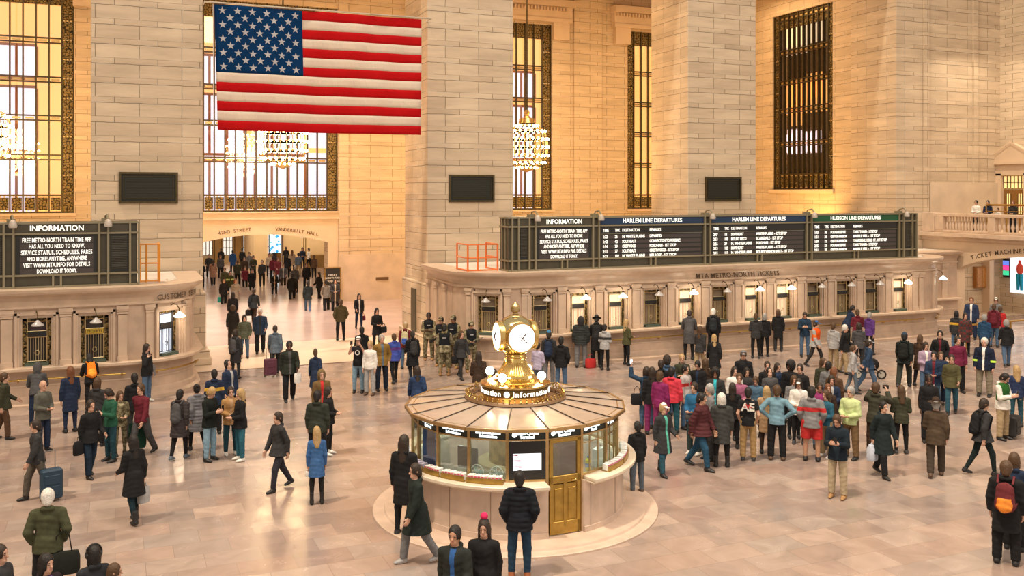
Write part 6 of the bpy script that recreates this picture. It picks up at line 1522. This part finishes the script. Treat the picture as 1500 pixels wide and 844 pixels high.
A(341, 452, 1.74, 185, 'stand', ('coat', (.022, .02, .018)), ('trousers', 'dbrown'), ('curly', 'brown'), label='person with curly brown hair in long dark coat seen from behind')
A(358, 466, 1.68, 5, 'pockets', ('puffer', (.09, .10, .07)), ('jeans', 'denim'), ('bob', 'black'), label='woman in grey-green puffer jacket and jeans, dark hood of hair')
A(381, 457, 1.80, 0, 'stroll', ('suit', (.025, .045, .085)), ('trousers', 'black'), ('short', 'white'), acc='char', build=1.1, label='white-haired man in blue suit jacket with a lanyard')
bb = A(345, 488, 1.70, 150, 'stand', ('coat', 'char'), ('slim', 'char'), ('bob', 'dark'), label='person in charcoal coat left of the step'); backpack(bb, 'dark grey backpack on the person in the charcoal coat', 'dgrey')
gw = A(403, 482, 1.76, 185, 'walk', ('jacket', 'steel'), ('trousers', 'char'), ('short', 'dark'), label='man in blue-grey jacket walking away pulling a purple suitcase')
suitcase(ground(396, 552), gw.rotation_euler.z+.3, (.10, .025, .05), 'purple suitcase pulled by the man in the blue-grey jacket', h=.58)
# ---- far passage crowd
far = [(324, 366, 'black', 'short', 'dark', 180, 'tall person in black by the left arched windows'), (341, 369, (.03, .10, .32), 'short', 'dark', 175, 'man in bright blue jacket in the far hall'), (355, 366, 'black', 'short', 'black', 160, 'person in black right of the bright blue jacket'),
 (371, 377, 'dolive', 'short', 'dark', 0, 'person in dark olive before the oak panels'), (312, 383, (.30, .17, .12), 'long', 'dark', 190, 'woman with a peach bag at the left of the passage'), (323, 376, 'dgrey', 'short', 'brown', 10, 'person in grey left of the passage centre'), (358, 379, 'dbrown', 'short', 'dark', 0, 'person in dark brown in the far crowd left of centre'),
 (295, 386, 'black', 'short', 'black', 180, 'dark figure half hidden by the left pier'), (394, 374, 'beige', 'short', 'brown', 0, 'person in beige before the bright screen'), (400, 378, 'maroon', 'short', 'black', 180, 'person in maroon below the bright screen'), (407, 380, (.16, .03, .04), 'short', 'brown', 20, 'person in dark red right of the bright screen'),
 (419, 364, 'black', 'short', 'black', 180, 'tall dark person right of the bright screen'), (421, 375, 'black', 'short', 'black', 182, 'person in black long coat in the far crowd'), (428, 369, 'beige', 'long', 'red', 180, 'red-haired person in beige near the sales stand'), (437, 373, 'steel', 'short', 'black', 180, 'man in slate top and tan trousers in the far crowd'),
 (443, 365, 'navy', 'short', 'dark', 0, 'person in navy beside the brass stair'), (452, 366, 'white', 'short', 'dark', -60, 'person in white on the brass stair'), (449, 388, 'black', 'short', 'black', 5, 'person in black near the foot of the stair'), (467, 402, 'black', 'long', 'dark', -50, 'woman in black turning, right side of the passage'),
 (491, 412, 'char', 'long', 'dark', 0, 'woman in charcoal with pale scarf before the notice board'), (384, 384, 'char', 'short', 'dark', 0, 'person in charcoal in the middle of the far crowd'), (432, 392, 'dgrey', 'short', 'grey', 180, 'grey-haired person in grey, middle of the passage'), (306, 375, 'char', 'short', 'brown', 0, 'person in charcoal near the left jamb'), (348, 384, 'dolive', 'short', 'brown', 180, 'person in olive seen from behind, left far crowd'),
 (460, 376, 'brown', 'short', 'brown', 180, 'person in brown near the right jamb'), (365, 372, 'grey', 'short', 'dark', 0, 'person in grey before the oak panels')]
for i, (x, y, c_, hr, hcol, an, lb) in enumerate(far):
    zz = .3 if y < 395 else .12
    A(x, y, 1.74+.04*math.sin(i*2.3), an, ('stroll', 'stand', 'stroll_b', 'hold')[i % 4], (('jacket', 'coat', 'sweater')[i % 3] if c_ != 'white' else 'shirt', c_), ('trousers', 'khaki' if 'tan trousers' in lb else 'black'), (hr, hcol), 'abcd'[(i*3) % 3], label=lb, z0=zz, acc='beige' if 'pale scarf' in lb else None)
# ---- soldiers at the pier
def rifle(root, label):
    a, b = handpt(root, 0), handpt(root, 1); d = (b-a).normalized() if (b-a).length > .05 else Vector((1, 0, 0)); d = (d+Vector((0, 0, .45))).normalized(); c = (a+b)/2+bodyfwd(root)*.03
    r_ = empty('rifle', c); tag(r_, label, 'rifle'); s_ = Vector((0, 0, 1)).cross(d).normalized(); u = d.cross(s_)
    m = MB(); m.obox((0, 0, 0), d*.16, s_*.02, u*.035); m.tube([d*.15, d*.42], .012, 6); m.build('barrel', M_BLACK, r_); m = MB(); m.obox(-d*.25, d*.10, s_*.015, u*.045); m.obox(-d*.02-u*.07, d*.02, s_*.014, u*.06); m.build('stock', M_BLACK, r_)
def bodyfwd(root): return Matrix.Rotation(root.rotation_euler.z, 3, 'Z') @ Vector((0, 1, 0))
sol = [(628, 463, 0, 'crossed', 'd', 'leftmost of the soldiers, facing the viewer with arms folded, by the pier', None), (646, 469, -20, 'hold', 'b', 'soldier in cap behind the one seen from the back', 'cap'), (651, 480, 178, 'hold', 'a', 'soldier in pale camouflage seen from behind', 'cap'),
       (667, 467, -25, 'hold', 'c', 'soldier in cap third from the left, turned left', 'cap'), (690, 476, 10, 'hold', 'b', 'rightmost of the soldiers, facing the viewer', 'cap')]
for x, y, an, ps, skn, lb, ht in sol:
    s_ = A(x, y, 1.82, an, ps, ('jacket', 'olive'), ('trousers', 'olive'), ('short', 'black'), skn, mat='camo', hat=(ht, 'olive') if ht else None, shoes=('boot', 'tan'), label=lb, build=1.08)
    inst('body_armour', cached(('top', ps, 'vest'), top_mesh, ps, 'vest'), s_, [cloth((.012, .014, .018)), cloth(K['lgrey']), None])
    if ps == 'hold' and an < 100: rifle(s_, 'black rifle held by the '+lb.split(',')[0])
bw_ = A(676, 490, 1.70, 30, 'walk', ('jacket', 'char'), ('slim', 'char'), ('long', 'brown'), label='walking woman in charcoal in front of the soldiers'); tote(bodypt(bw_, (.22, 0, 1.0)), 'black handbag of the woman walking past the soldiers', 'black', .36, .26, None, .14, .4, .12, 'handbag')
A(701, 521, 1.72, 185, 'stroll', ('coat', 'dbrown'), ('slim', 'black'), ('long', 'dark'), label='dark brown coated figure just behind the clock, left side')
A(724, 548, 1.72, 150, 'stand', ('coat', 'char'), ('slim', 'black'), ('short', 'dark'), label='figure behind the kiosk left of the clock pedestal')
# ---- centre right, by the counter
bpk = A(804, 490, 1.82, 175, 'stand', ('jacket', 'char'), ('trousers', 'grey'), ('short', 'dark'), hat=('beanie', (.05, .18, .35)), label='man in charcoal with a small blue hat right of the clock'); backpack(bpk, 'small navy backpack on the man with the blue hat', 'navy')
A(822, 499, 1.80, 170, 'pockets', ('jacket', 'black'), ('jeans', 'denim'), ('short', 'black'), label='man in black jacket and blue jeans right of the clock')
A(788, 507, 1.66, 150, 'hold', ('shirt', (.40, .36, .50)), ('jeans', 'steel'), ('short', 'black'), label='person in pale lilac top partly behind the clock')
A(851, 469, 1.84, 180, 'stand', ('puffer', (.03, .035, .035)), ('trousers', 'grey'), ('short', 'black'), hat=('hood', 'char'), build=1.1, label='large person in dark hooded parka at the second lit ticket window')
A(874, 468, 1.80, 178, 'lean', ('coat', 'black'), ('trousers', 'black'), ('short', 'black'), hat=('hat', 'black'), label='person in wide black hat at the ticket counter')
A(886, 480, 1.66, 160, 'hold', ('jacket', 'lgrey'), ('slim', 'black'), ('short', 'black'), acc='red', band='char', label='woman with grey sleeves and red collar at the counter')
rb_ = ground(865, 539); tote(rb_+Vector((0, 0, .52)), 'bright red bag on the floor by the ticket counter', 'red', .42, .34, None, .22, 0, .17, 'handbag')
wt = A(918, 473, 1.70, 120, 'hold', ('jacket', 'olive'), ('slim', 'black'), ('long', 'blond'), label='blonde woman in olive with a white tote at the counter'); tote(bodypt(wt, (-.22, .1, 1.30)), 'white tote bag with orange bottom on the blonde woman', 'white', .36, .40, 'orange', .12, .3, .22)
A(1010, 459, 1.76, 175, 'lean', ('coat', 'dgrey'), ('slim', 'black'), ('short', 'dark'), label='person in long dark grey coat leaning at the ticket counter')
bc = A(1045, 457, 1.80, 178, 'stand', ('jacket', 'black'), ('trousers', 'black'), ('short', 'white'), label='white-haired man in black jacket at the unlit window'); backpack(bc, 'black backpack on the white-haired man at the counter', (.02, .025, .03))
A(1026, 483, 1.70, 150, 'stroll', ('jacket', 'char'), ('trousers', 'khaki'), ('long', 'brown'), label='person in charcoal and khaki walking past the ticket counter')
A(1046, 495, 1.66, 190, 'walk', ('coat', 'black'), ('slim', 'black'), ('long', 'blond'), label='person with sandy hair in black coat walking away')
A(1120, 464, 1.68, 165, 'stand', ('jacket', 'black'), ('slim', 'black'), ('bob', 'grey'), label='grey-haired woman in black at the middle of the counter')
A(1107, 464, 1.68, 185, 'hold', ('jacket', 'char'), ('slim', 'black'), ('short', 'brown'), label='person in charcoal next to the grey-haired woman at the counter')
A(1140, 458, 1.70, 180, 'stand', ('coat', 'black'), ('trousers', 'char'), ('bob', 'brown'), label='brown-haired person in knee-long black coat at the counter')
o_ = ground(1098, 512); m = MB(); r_ = empty('luggage_pile', o_); tag(r_, 'low heap of black bags on the floor below the ticket counter', 'luggage')
for i, (x, y, z, a, b_) in enumerate(((-.45, 0, .14, .30, .15), (.05, .05, .17, .34, .17), (.5, 0, .12, .26, .13))): MB().ball((x, y, z), 1, 14, 0, (a, .2, b_)).build('black_bag', cloth(K['black']), r_, smooth=True)
A(1179, 462, 1.78, 5, 'phone', ('hoodie', (.018, .04, .075)), ('jeans', 'denim'), ('short', 'dark'), label='man in navy hoodie and jeans looking down near the counter')
ov = A(1196, 475, 1.76, 60, 'walk_b', ('jacket', 'lgrey'), ('slim', 'char'), ('short', 'dark'), hat=('cap', (.04, .12, .35)), band='orange', label='walking person with blue cap and orange vest')
inst('orange_vest', cached(('top', 'walk_b', 'vest'), top_mesh, 'walk_b', 'vest'), ov, [cloth((.75, .10, .015)), cloth((.75, .10, .015)), None])
A(1221, 478, 1.72, 150, 'stand', ('jacket', 'lgrey'), ('trousers', 'khaki'), ('short', 'brown'), label='person in light grey top left of the white-haired man in black')
A(1238, 481, 1.76, 70, 'stroll', ('jacket', 'black'), ('trousers', 'khaki'), ('short', 'white'), label='white-haired man in black jacket and khaki trousers, right half')
A(1256, 458, 1.74, 190, 'hold', ('jacket', 'maroon'), ('trousers', 'black'), ('short', 'brown'), label='person in maroon at the right part of the ticket counter')
A(1249, 452, 1.72, 120, 'lean', ('jacket', 'navy'), ('trousers', 'black'), ('short', 'black'), label='person in navy bending over the ticket counter')
A(1258, 478, 1.70, 185, 'hold', ('jacket', 'dgrey'), ('trousers', 'char'), ('bob', 'dark'), label='person in dark grey behind the white-jacketed child')
A(1274, 462, 1.68, 150, 'stroll', ('jacket', (.09, .035, .18)), ('slim', 'char'), ('short', 'grey'), label='grey-haired woman in purple jacket')
A(1250, 511, 1.56, 100, 'stroll', ('jacket', 'lgrey'), ('jeans', 'steel'), ('short', 'brown'), label='person in whitish jacket beside the stroller')
st_ = A(1273, 503, 1.78, 110, 'walk', ('jacket', (.025, .05, .10)), ('jeans', 'denim'), ('short', 'dark'), hat=('cap', 'lgrey'), label='man in blue jacket and pale cap pushing the stroller')
sp_ = ground(1272, 556); r_ = empty('stroller', sp_, math.atan2(-CS, CC)); tag(r_, 'black three-wheeled stroller with pale wheels, right of the tour group', 'stroller')
m = MB(); m.tube([(-.35, 0, .2), (.1, 0, .45), (.45, 0, .2)], .02, 6); m.tube([(-.5, 0, 1.0), (-.1, 0, .55), (.1, 0, .3)], .02, 6); m.tube([(-.35, .2, .2), (.35, .2, .2)], .015, 6); m.build('frame', M_BLACK, r_)
MB().ball((.08, 0, .52), 1, 14, 0, (.30, .2, .24)).build('seat', cloth(K['black']), r_, smooth=True)
for x in (-.36, .46):
    ax = Matrix.Rotation(R(90), 3, 'X'); w0 = MB().lathe([(.13, -.02), (.17, -.02), (.17, .02), (.13, .02), (.13, -.02)], (x, 0, .17), 20, axis=ax).build('wheel', M_BLACK, r_); MB().lathe([(.001, -.01), (.12, -.01), (.12, .01), (.001, .01)], (x, 0, .17), 16, axis=ax).build('rim', plain((.45, .43, .38), .4), w0)
# ---- the tour group in the middle right
nv = A(947, 544, 1.68, 190, 'raise', ('jacket', (.020, .045, .085)), ('jeans', 'denim'), ('bob', 'dark'), label='person in navy holding a phone high at the left of the tour group', build=1.08); phone(nv, 0, 'lit phone held high at the left of the tour group', True)
tote(bodypt(nv, (-.26, -.05, 1.20)), 'black shoulder bag of the person holding the phone high', 'black', .34, .30, None, .14, nv.rotation_euler.z, .2, 'shoulder_bag')
A(955, 545, 1.66, 195, 'stand', ('jacket', 'black'), ('trousers', 'plum'), ('long', 'dark'), label='long-haired person with magenta trousers behind the raised phone')
A(967, 551, 1.68, 150, 'stand', ('sweater', (.20, .02, .10)), ('trousers', 'plum'), ('short', 'brown'), label='woman in magenta sweater in the tour group')
A(984, 545, 1.76, 165, 'stand', ('hoodie', (.62, .05, .08)), ('jeans', (.02, .09, .12)), ('short', 'black'), label='person in pinkish red hoodie in the tour group', build=1.08)
A(977, 528, 1.72, 180, 'stand', ('jacket', (.06, .12, .22)), ('jeans', 'denim'), ('afro', 'dark'), label='curly-haired person in blue denim jacket behind the red hoodie')
A(968, 534, 1.68, 190, 'stand', ('jacket', 'black'), ('trousers', 'black'), ('short', 'dark'), label='person in black behind the magenta sweater')
A(999, 525, 1.74, 10, 'crossed', ('jacket', 'dolive'), ('trousers', 'black'), ('short', 'blond'), label='fair-haired man in dark olive jacket at the rear left of the group')
A(1004, 541, 1.74, 60, 'stand', ('sweater', (.42, .38, .38)), ('jeans', 'denim'), ('short', 'black'), band='red', label='dark-haired man in pale grey printed sweatshirt')
A(1022, 535, 1.74, -20, 'lookdown', ('jacket', 'black'), ('jeans', 'denim'), ('short', 'black'), acc='navy', label='dark-haired youth in black jacket looking down in the group')
A(1033, 532, 1.68, 190, 'stand', ('jacket', 'dbrown'), ('slim', 'black'), ('long', 'brown'), label='brown long-haired woman seen from behind, rear of the group')
A(1048, 547, 1.72, -5, 'stand', ('jacket', 'char'), ('trousers', 'black'), ('afro', 'black'), 'c', acc='turq', build=1.05, label='youth with afro hair and turquoise shirt')
bj = A(1017, 568, 1.76, -30, 'hold', ('jacket', (.025, .12, .25)), ('trousers', (.03, .05, .05)), ('short', 'dark'), shoes=('shoe', 'white'), label='man in bright blue jacket and white trainers leaning left'); tote(handpt(bj, 0), 'grey camera bag of the man in the bright blue jacket', 'dgrey', .16, .12, None, .1, 0, .04, 'camera_bag')
gb = A(1039, 571, 1.72, -70, 'hold', ('jacket', 'grey'), ('trousers', 'char'), ('short', 'grey'), hat=('beanie', 'lgrey'), label='man in grey beanie and grey jacket facing left'); tote(handpt(gb, 1), 'white and blue carrier bag beside the grey beanie man', 'white', .30, .38, (.03, .10, .42), .14, 0, .04, 'carrier_bag')
A(1028, 584, 1.80, 65, 'walk', ('puffer', (.075, .022, .026)), ('jeans', (.02, .07, .13)), ('short', 'black'), 'b', build=1.08, label='man in dark maroon puffer jacket striding right')
gs = A(972, 598, 1.66, 40, 'stroll', ('coat', 'char'), ('jeans', (.03, .09, .13)), ('short', 'blond'), hat=('cap', 'white'), shoes=('boot', 'black'), acc=(.10, .42, .34), label='woman with white cap and mint green scarf walking, left of the group')
A(1057, 584, 1.64, 185, 'stand', ('coat', (.045, .047, .047)), ('slim', 'black'), ('bob', 'white'), shoes=('boot', 'black'), build=1.08, label='white-haired woman in dark grey coat seen from behind')
A(1073, 568, 1.64, 180, 'stand', ('jacket', 'black'), ('slim', 'black'), ('long', 'dark'), label='woman with long dark curls in black, behind the AE t-shirt')
ae = A(1096, 575, 1.76, 178, 'pockets', ('tee', 'black'), ('trousers', (.34, .22, .10)), ('short', 'black'), shoes=('shoe', 'char'), label='man in black AE t-shirt and tan trousers seen from behind')
o = text_mesh('lettering', 'AE', .26, plain(K['white'], .6), None, None, bold=.01); o.parent = ae; o.matrix_local = m4(sk('pockets')['T']) @ plane_M((0, -.168, 1.30), (1, 0, 0), (0, 0, 1))
o = text_mesh('print', '-V-', .16, plain(K['red'], .6), None, None, bold=.006); o.parent = ae; o.matrix_local = m4(sk('pockets')['T']) @ plane_M((0, -.176, 1.32), (1, 0, 0), (0, 0, 1))
A(1123, 573, 1.66, 182, 'stand', ('coat', 'camel'), ('slim', 'dbrown'), ('long', 'blond'), label='woman with long blonde hair in camel coat seen from behind')
A(1138, 572, 1.78, 180, 'hips', ('shirt', (.16, .29, .38)), ('trousers', 'black'), ('short', 'brown'), shoes=('shoe', 'brown'), build=1.12, label='man in light denim shirt with hands on hips seen from behind')
wj = A(1170, 562, 1.66, -5, 'hold', ('jacket', 'white'), ('slim', 'black'), ('long', 'dark'), hat=('cap', 'white'), shoes=('shoe', 'char'), label='woman in white jacket and white cap facing the viewer')
A(1189, 574, 1.78, 178, 'pockets', ('jacket', (.20, .20, .21)), ('shorts', 'red'), ('short', 'black'), 'b', band='red', build=1.15, label='stout man in grey and red jacket and red shorts')
A(1210, 579, 1.66, -40, 'hold', ('sweater', (.025, .10, .16)), ('trousers', 'khaki'), ('long', 'brown'), shoes=('shoe', 'white'), label='woman in petrol blue sweater right of the red shorts')
A(1089, 520, 1.80, 5, 'stand', ('jacket', 'black'), ('trousers', 'black'), ('short', 'dark'), hat=('cap', 'grey'), build=1.05, label='man in grey cap and black jacket behind the group')
grp = [(1076, 544, 'white', 'long', 'dark', 20, 'a', 'woman in white with dark hair behind the man with the turquoise shirt'), (1083, 554, (.30, .10, .18), 'short', 'brown', 0, 'a', 'woman with glasses in mauve near the middle of the group'), (1094, 545, 'char', 'bob', 'black', -20, 'a', 'woman in charcoal with black bob, middle of the group'),
 (1107, 558, (.07, .14, .22), 'short', 'brown', -10, 'a', 'youth in denim shirt looking down, middle of the group'), (1124, 536, 'black', 'short', 'dark', 10, 'a', 'youth in black behind the grey-jacketed one looking up'), (1127, 545, 'dgrey', 'short', 'black', 20, 'a', 'youth in dark grey jacket looking up in the group'), (1139, 538, 'navy', 'long', 'dark', 0, 'a', 'girl with long dark hair in navy, rear row of the group'),
 (1158, 536, 'black', 'afro', 'black', -10, 'd', 'youth with black curls in black top with blue print'), (1172, 540, 'black', 'pony', 'dark', -15, 'a', 'girl in black with hair tied back at the right of the rear row'), (1163, 557, 'grey', 'bob', 'brown', 10, 'a', 'child in grey behind the white-capped woman'), (1206, 531, 'dolive', 'long', 'brown', 15, 'a', 'girl with long brown hair in olive at the right rear of the group'),
 (1214, 536, 'grey', 'short', 'black', 180, 'b', 'dark-haired man in grey sweater seen from behind, right rear'), (1201, 568, 'plum', 'short', 'dark', 0, 'c', 'small dark-skinned person behind the red and grey jacket'), (1218, 557, 'navy', 'bob', 'dark', 10, 'a', 'woman in navy with a pale scarf right of the group'), (1213, 569, 'dbrown', 'long', 'red', -20, 'a', 'red-haired woman in dark brown right of the group'), (1222, 545, 'brown', 'long', 'red', 170, 'a', 'auburn-haired woman seen from behind at the right rear of the group')]
for i, (x, y, c_, hr, hcol, an, sk_, lb) in enumerate(grp):
    A(x, y, 1.68+.05*math.sin(i*1.9), an, {'youth in dark grey jacket looking up in the group': 'lookup', 'youth in denim shirt looking down, middle of the group': 'lookdown'}.get(lb, ('stand', 'hold', 'turn', 'turn_b')[i % 4]), (('jacket', 'sweater')[i % 2], c_), (('jeans', 'denim'), ('slim', 'black'))[i % 2], (hr, hcol), sk_, label=lb, acc='lgrey' if 'scarf' in lb else None)
ye = A(1246, 574, 1.74, -30, 'hold', ('sweater', (.50, .60, .30)), ('trousers', (.16, .10, .05)), ('short', 'grey'), build=1.1, label='man in pale lime yellow sweater and brown trousers')
kh = A(1226, 616, 1.78, -15, 'phone', ('jacket', (.012, .020, .030)), ('trousers', (.42, .34, .23)), ('short', 'brown'), shoes=('shoe', 'tan'), label='man in navy jacket and beige trousers reading his phone, right foreground'); phone(kh, 0, 'phone of the man in beige trousers')
ca = A(1283, 568, 1.80, 170, 'photo', ('jacket', (.045, .045, .032)), ('trousers', 'dbrown'), ('short', 'brown'), hat=('cap', (.09, .07, .055)), build=1.12, label='man in brown cap and olive jacket photographing')
p = handpt(ca, 1); r_ = empty('camera', p, ca.rotation_euler.z); tag(r_, 'black camera held up by the man in the brown cap', 'camera'); MB().box(-.09, .05, -.01, .05, -.02, .07).build('camera_body', M_BLACK, r_); MB().lathe([(.04, 0), (.04, .09), (.001, .09)], (-.02, .05, .025), 12, axis=Matrix.Rotation(R(-90), 3, 'X')).build('lens', M_BLACK, r_)
lc = A(1294, 596, 1.74, 40, 'walk', ('coat', (.014, .022, .024)), ('trousers', 'black'), ('short', 'black'), label='walking person in long black coat beside the photographing man'); tote(handpt(lc, 1), 'white plastic bag swinging beside the long black coat', (.50, .55, .66), .30, .36, None, .2, .4, .04, 'plastic_bag')
A(1320, 572, 1.68, 195, 'hold', ('jacket', (.045, .048, .030)), ('slim', 'black'), ('long', 'brown'), shoes=('shoe', 'char'), label='woman in olive jacket and black leggings seen from behind')
A(1371, 592, 1.76, 180, 'stroll', ('suit', (.065, .045, .030)), ('trousers', (.055, .042, .032)), ('short', 'grey'), hat=('hat', 'dbrown'), shoes=('shoe', 'brown'), build=1.08, label='man in brown suit and dark hat walking away')
A(1361, 556, 1.74, 5, 'stand', ('jacket', 'black'), ('trousers', 'black'), ('short', 'black'), 'd', label='man in black track jacket behind the brown suit')
A(1394, 526, 1.74, 0, 'stroll', ('jacket', (.080, .075, .035)), ('jeans', (.03, .09, .13)), ('short', 'dark'), label='young man in olive jacket and blue jeans facing the viewer, right')
A(1368, 521, 1.78, -5, 'hold', ('jacket', (.018, .035, .075)), ('jeans', 'denim'), ('short', 'black'), acc='maroon', label='bearded man in blue cardigan with a white card, right')
A(1378, 521, 1.76, 10, 'stroll', ('jacket', 'navy'), ('trousers', 'navy'), ('short', 'brown'), label='man in navy beside the bearded man')
A(1403, 499, 1.80, 25, 'stand', ('shirt', (.15, .018, .05)), ('trousers', 'black'), ('short', 'dark'), build=1.1, label='man in burgundy shirt with glasses')
A(1377, 490, 1.82, 0, 'pockets', ('hoodie', 'black'), ('trousers', 'black'), ('short', 'black'), acc='maroon', label='tall man in black zip hoodie left of the burgundy shirt')
A(1356, 507, 1.68, 20, 'hold', ('jacket', 'lav'), ('jeans', 'denim'), ('bob', 'dark'), acc='white', label='woman in lavender jacket and white top')
gu = A(1442, 501, 1.84, -10, 'stand', ('jacket', (.012, .018, .040)), ('trousers', (.22, .19, .14)), ('short', 'white'), acc='white', build=1.15, label='guard in dark navy jacket and khaki trousers with bright arm bands')
for i in (0, 1):
    e, w_ = sk('stand')['e', i], sk('stand')['w', i]; c = e+(w_-e)*.2; d = nz(w_-e)
    q = Vector([float(t) for t in d]).to_track_quat('Z', 'Y').to_matrix(); MB().lathe([(.072, -.03), (.074, 0), (.070, .03)], [float(t) for t in c], 14, axis=q).build('arm_band', plain((.55, .85, .10), .5), gu)
wg = A(1472, 554, 1.74, 60, 'phone', ('jacket', (.70, .68, .64)), ('trousers', 'khaki'), ('short', 'black'), band='white', build=1.1, label='man in white jacket with green back panel looking at his phone, right edge'); phone(wg, 0, 'lit phone of the man in the white and green jacket', True)
inst('green_panel', cached(('top', 'phone', 'vest'), top_mesh, 'phone', 'vest'), wg, [cloth((.02, .10, .02)), cloth((.02, .10, .02)), None])
suitcase(ground(1484, 641), .4, 'black', 'black suitcase on the floor near the right edge', h=.52, s=1.15)
A(1489, 542, 1.68, 200, 'stand', ('sweater', (.022, .035, .09)), ('slim', (.02, .07, .10)), ('long', 'blond'), label='curly blonde woman in navy sweater at the right edge')
bwk = A(1442, 592, 1.78, 120, 'walk', ('jacket', 'char'), ('slim', (.010, .018, .02)), ('short', 'dark'), label='person in charcoal walking right with a black backpack'); backpack(bwk, 'black backpack on the walking person in charcoal, right', 'black')
A(1486, 674, 1.74, 170, 'stand', ('jacket', 'navy'), ('trousers', 'black'), ('bob', 'brown'), label='brown-haired person in navy at the lower right edge')
mb_ = A(1474, 686, 1.78, 175, 'stand', ('coat', 'black'), ('trousers', 'black'), ('short', 'brown'), build=1.15, label='dark-coated person with maroon backpack, lower right corner'); backpack(mb_, 'maroon and orange backpack at the lower right corner', (.13, .025, .03), (.75, .25, .04))
bg_ = A(1325, 493, 1.84, 170, 'walk', ('jacket', (.015, .02, .02)), ('trousers', (.03, .035, .03)), ('short', 'black'), hat=('beanie', (.03, .05, .08)), build=1.1, label='large man in black striding away with dark backpack'); backpack(bg_, 'large black backpack on the striding man right of the stroller', (.012, .014, .014))
A(1348, 496, 1.70, 160, 'stroll', ('coat', 'dbrown'), ('slim', 'black'), ('long', 'brown'), label='brown-haired figure in dark brown behind the lavender jacket')
A(1401, 460, 1.70, 180, 'stand', ('jacket', 'char'), ('jeans', 'denim'), ('bob', 'black'), band='yellow', label='black-haired person with a mustard band, near the balcony arch')
A(1414, 463, 1.70, 10, 'stand', ('coat', (.12, .02, .02)), ('slim', 'black'), ('long', 'dark'), mat='plaid', label='long-haired person in red and black plaid')
A(1423, 440, 1.84, -5, 'stand', ('suit', (.025, .04, .085)), ('trousers', 'navy'), ('short', 'red'), acc='white', build=1.1, label='man in blue suit and white shirt under the balcony arch')
A(1442, 466, 1.70, 175, 'stand', ('jacket', (.02, .06, .13)), ('trousers', 'black'), ('curly', 'grey'), label='grey-haired person in blue jacket seen from behind near the guard')
mj = A(1456, 450, 1.80, 175, 'stand', ('jacket', 'maroon'), ('jeans', 'denim'), ('short', 'brown'), label='person in maroon and blue jeans near the shop window'); backpack(mj, 'dark red backpack on the person near the shop window', 'maroon')
A(1465, 453, 1.72, 190, 'stand', ('sweater', 'red'), ('jeans', 'denim'), ('short', 'brown'), label='person in bright red beside the maroon backpack')
A(1474, 474, 1.72, 195, 'stroll', ('jacket', 'black'), ('jeans', 'denim'), ('curly', 'grey'), label='grey-haired woman in black jacket and jeans at the brass barrier')
A(1459, 440, 1.80, 0, 'stand', ('jacket', 'grey'), ('trousers', 'navy'), ('short', 'brown'), hat=('cap', 'white'), label='officer in white cap at the pier under the balcony')
# ---- at the kiosk
A(761, 701, 1.78, 178, 'pockets', ('puffer', (.010, .012, .018)), ('jeans', (.018, .045, .085)), ('short', 'black'), shoes=('shoe', 'rust'), build=1.05, label='man in black hooded jacket and jeans standing before the public screen')
A(608, 690, 1.76, -70, 'walk', ('coat', (.015, .022, .020)), ('trousers', 'grey'), ('short', 'dark'), shoes=('shoe', 'lgrey'), label='walking man in black coat and grey trousers left of the kiosk')
A(666, 784, 1.76, -20, 'stroll', ('jacket', (.022, .026, .024)), ('trousers', 'black'), ('short', 'black'), 'b', acc='blue', build=1.05, label='black-haired person with blue collar at the bottom edge')
A(709, 774, 1.72, -10, 'stroll_b', ('coat', 'black'), ('slim', 'black'), ('long', 'dark'), label='person in navy bobble hat with pink pompom at the bottom edge', hat=('pompom', (.02, .03, .06)))
pm = PEOPLE[-1]; hq = sk('stroll_b')['H']; c = hq[0] @ V3(0, -.02, .305)+hq[1]; MB().ball([float(t) for t in c], .06, 12).build('pink_pompom', cloth((.62, .03, .12)), pm, smooth=True)
A(592, 648, 1.70, 160, 'stand', ('coat', 'black'), ('slim', 'black'), ('long', 'dark'), label='dark figure at the far left side of the kiosk counter')
A(919, 626, 1.72, -150, 'stand', ('jacket', 'black'), ('jeans', 'steel'), ('short', 'black'), shoes=('shoe', 'brown'), label='figure in black half hidden at the right side of the kiosk')
ci = A(872, 650, 1.72, 200, 'hold', ('jacket', 'dolive'), ('trousers', 'black'), ('short', 'brown'), label='station clerk in dark green inside the kiosk, right of the brass door', z0=.09)
ci.location = (KX+kd(47).x*1.45, KY+kd(47).y*1.45, .09); ci.rotation_euler = (0, 0, PHI+R(47)-math.pi/2)
# ---- on the balcony
for x, y, c_, hc2, lb in ((1430, 299, 'white', 'black', 'black-haired person in white shirt at the left of the balcony'), (1447, 301, 'navy', 'black', 'person in dark blue behind the gold railing on the balcony'), (1462, 302, 'white', 'brown', 'person in white sitting low on the balcony'), (1484, 303, 'char', 'red', 'person in charcoal on the balcony at the right')):
    A(x, y+5, 1.25 if 'low' in lb else 1.62, -20, 'hold', ('shirt', c_), ('trousers', 'black'), ('short', hc2), z0=4.5, label=lb)
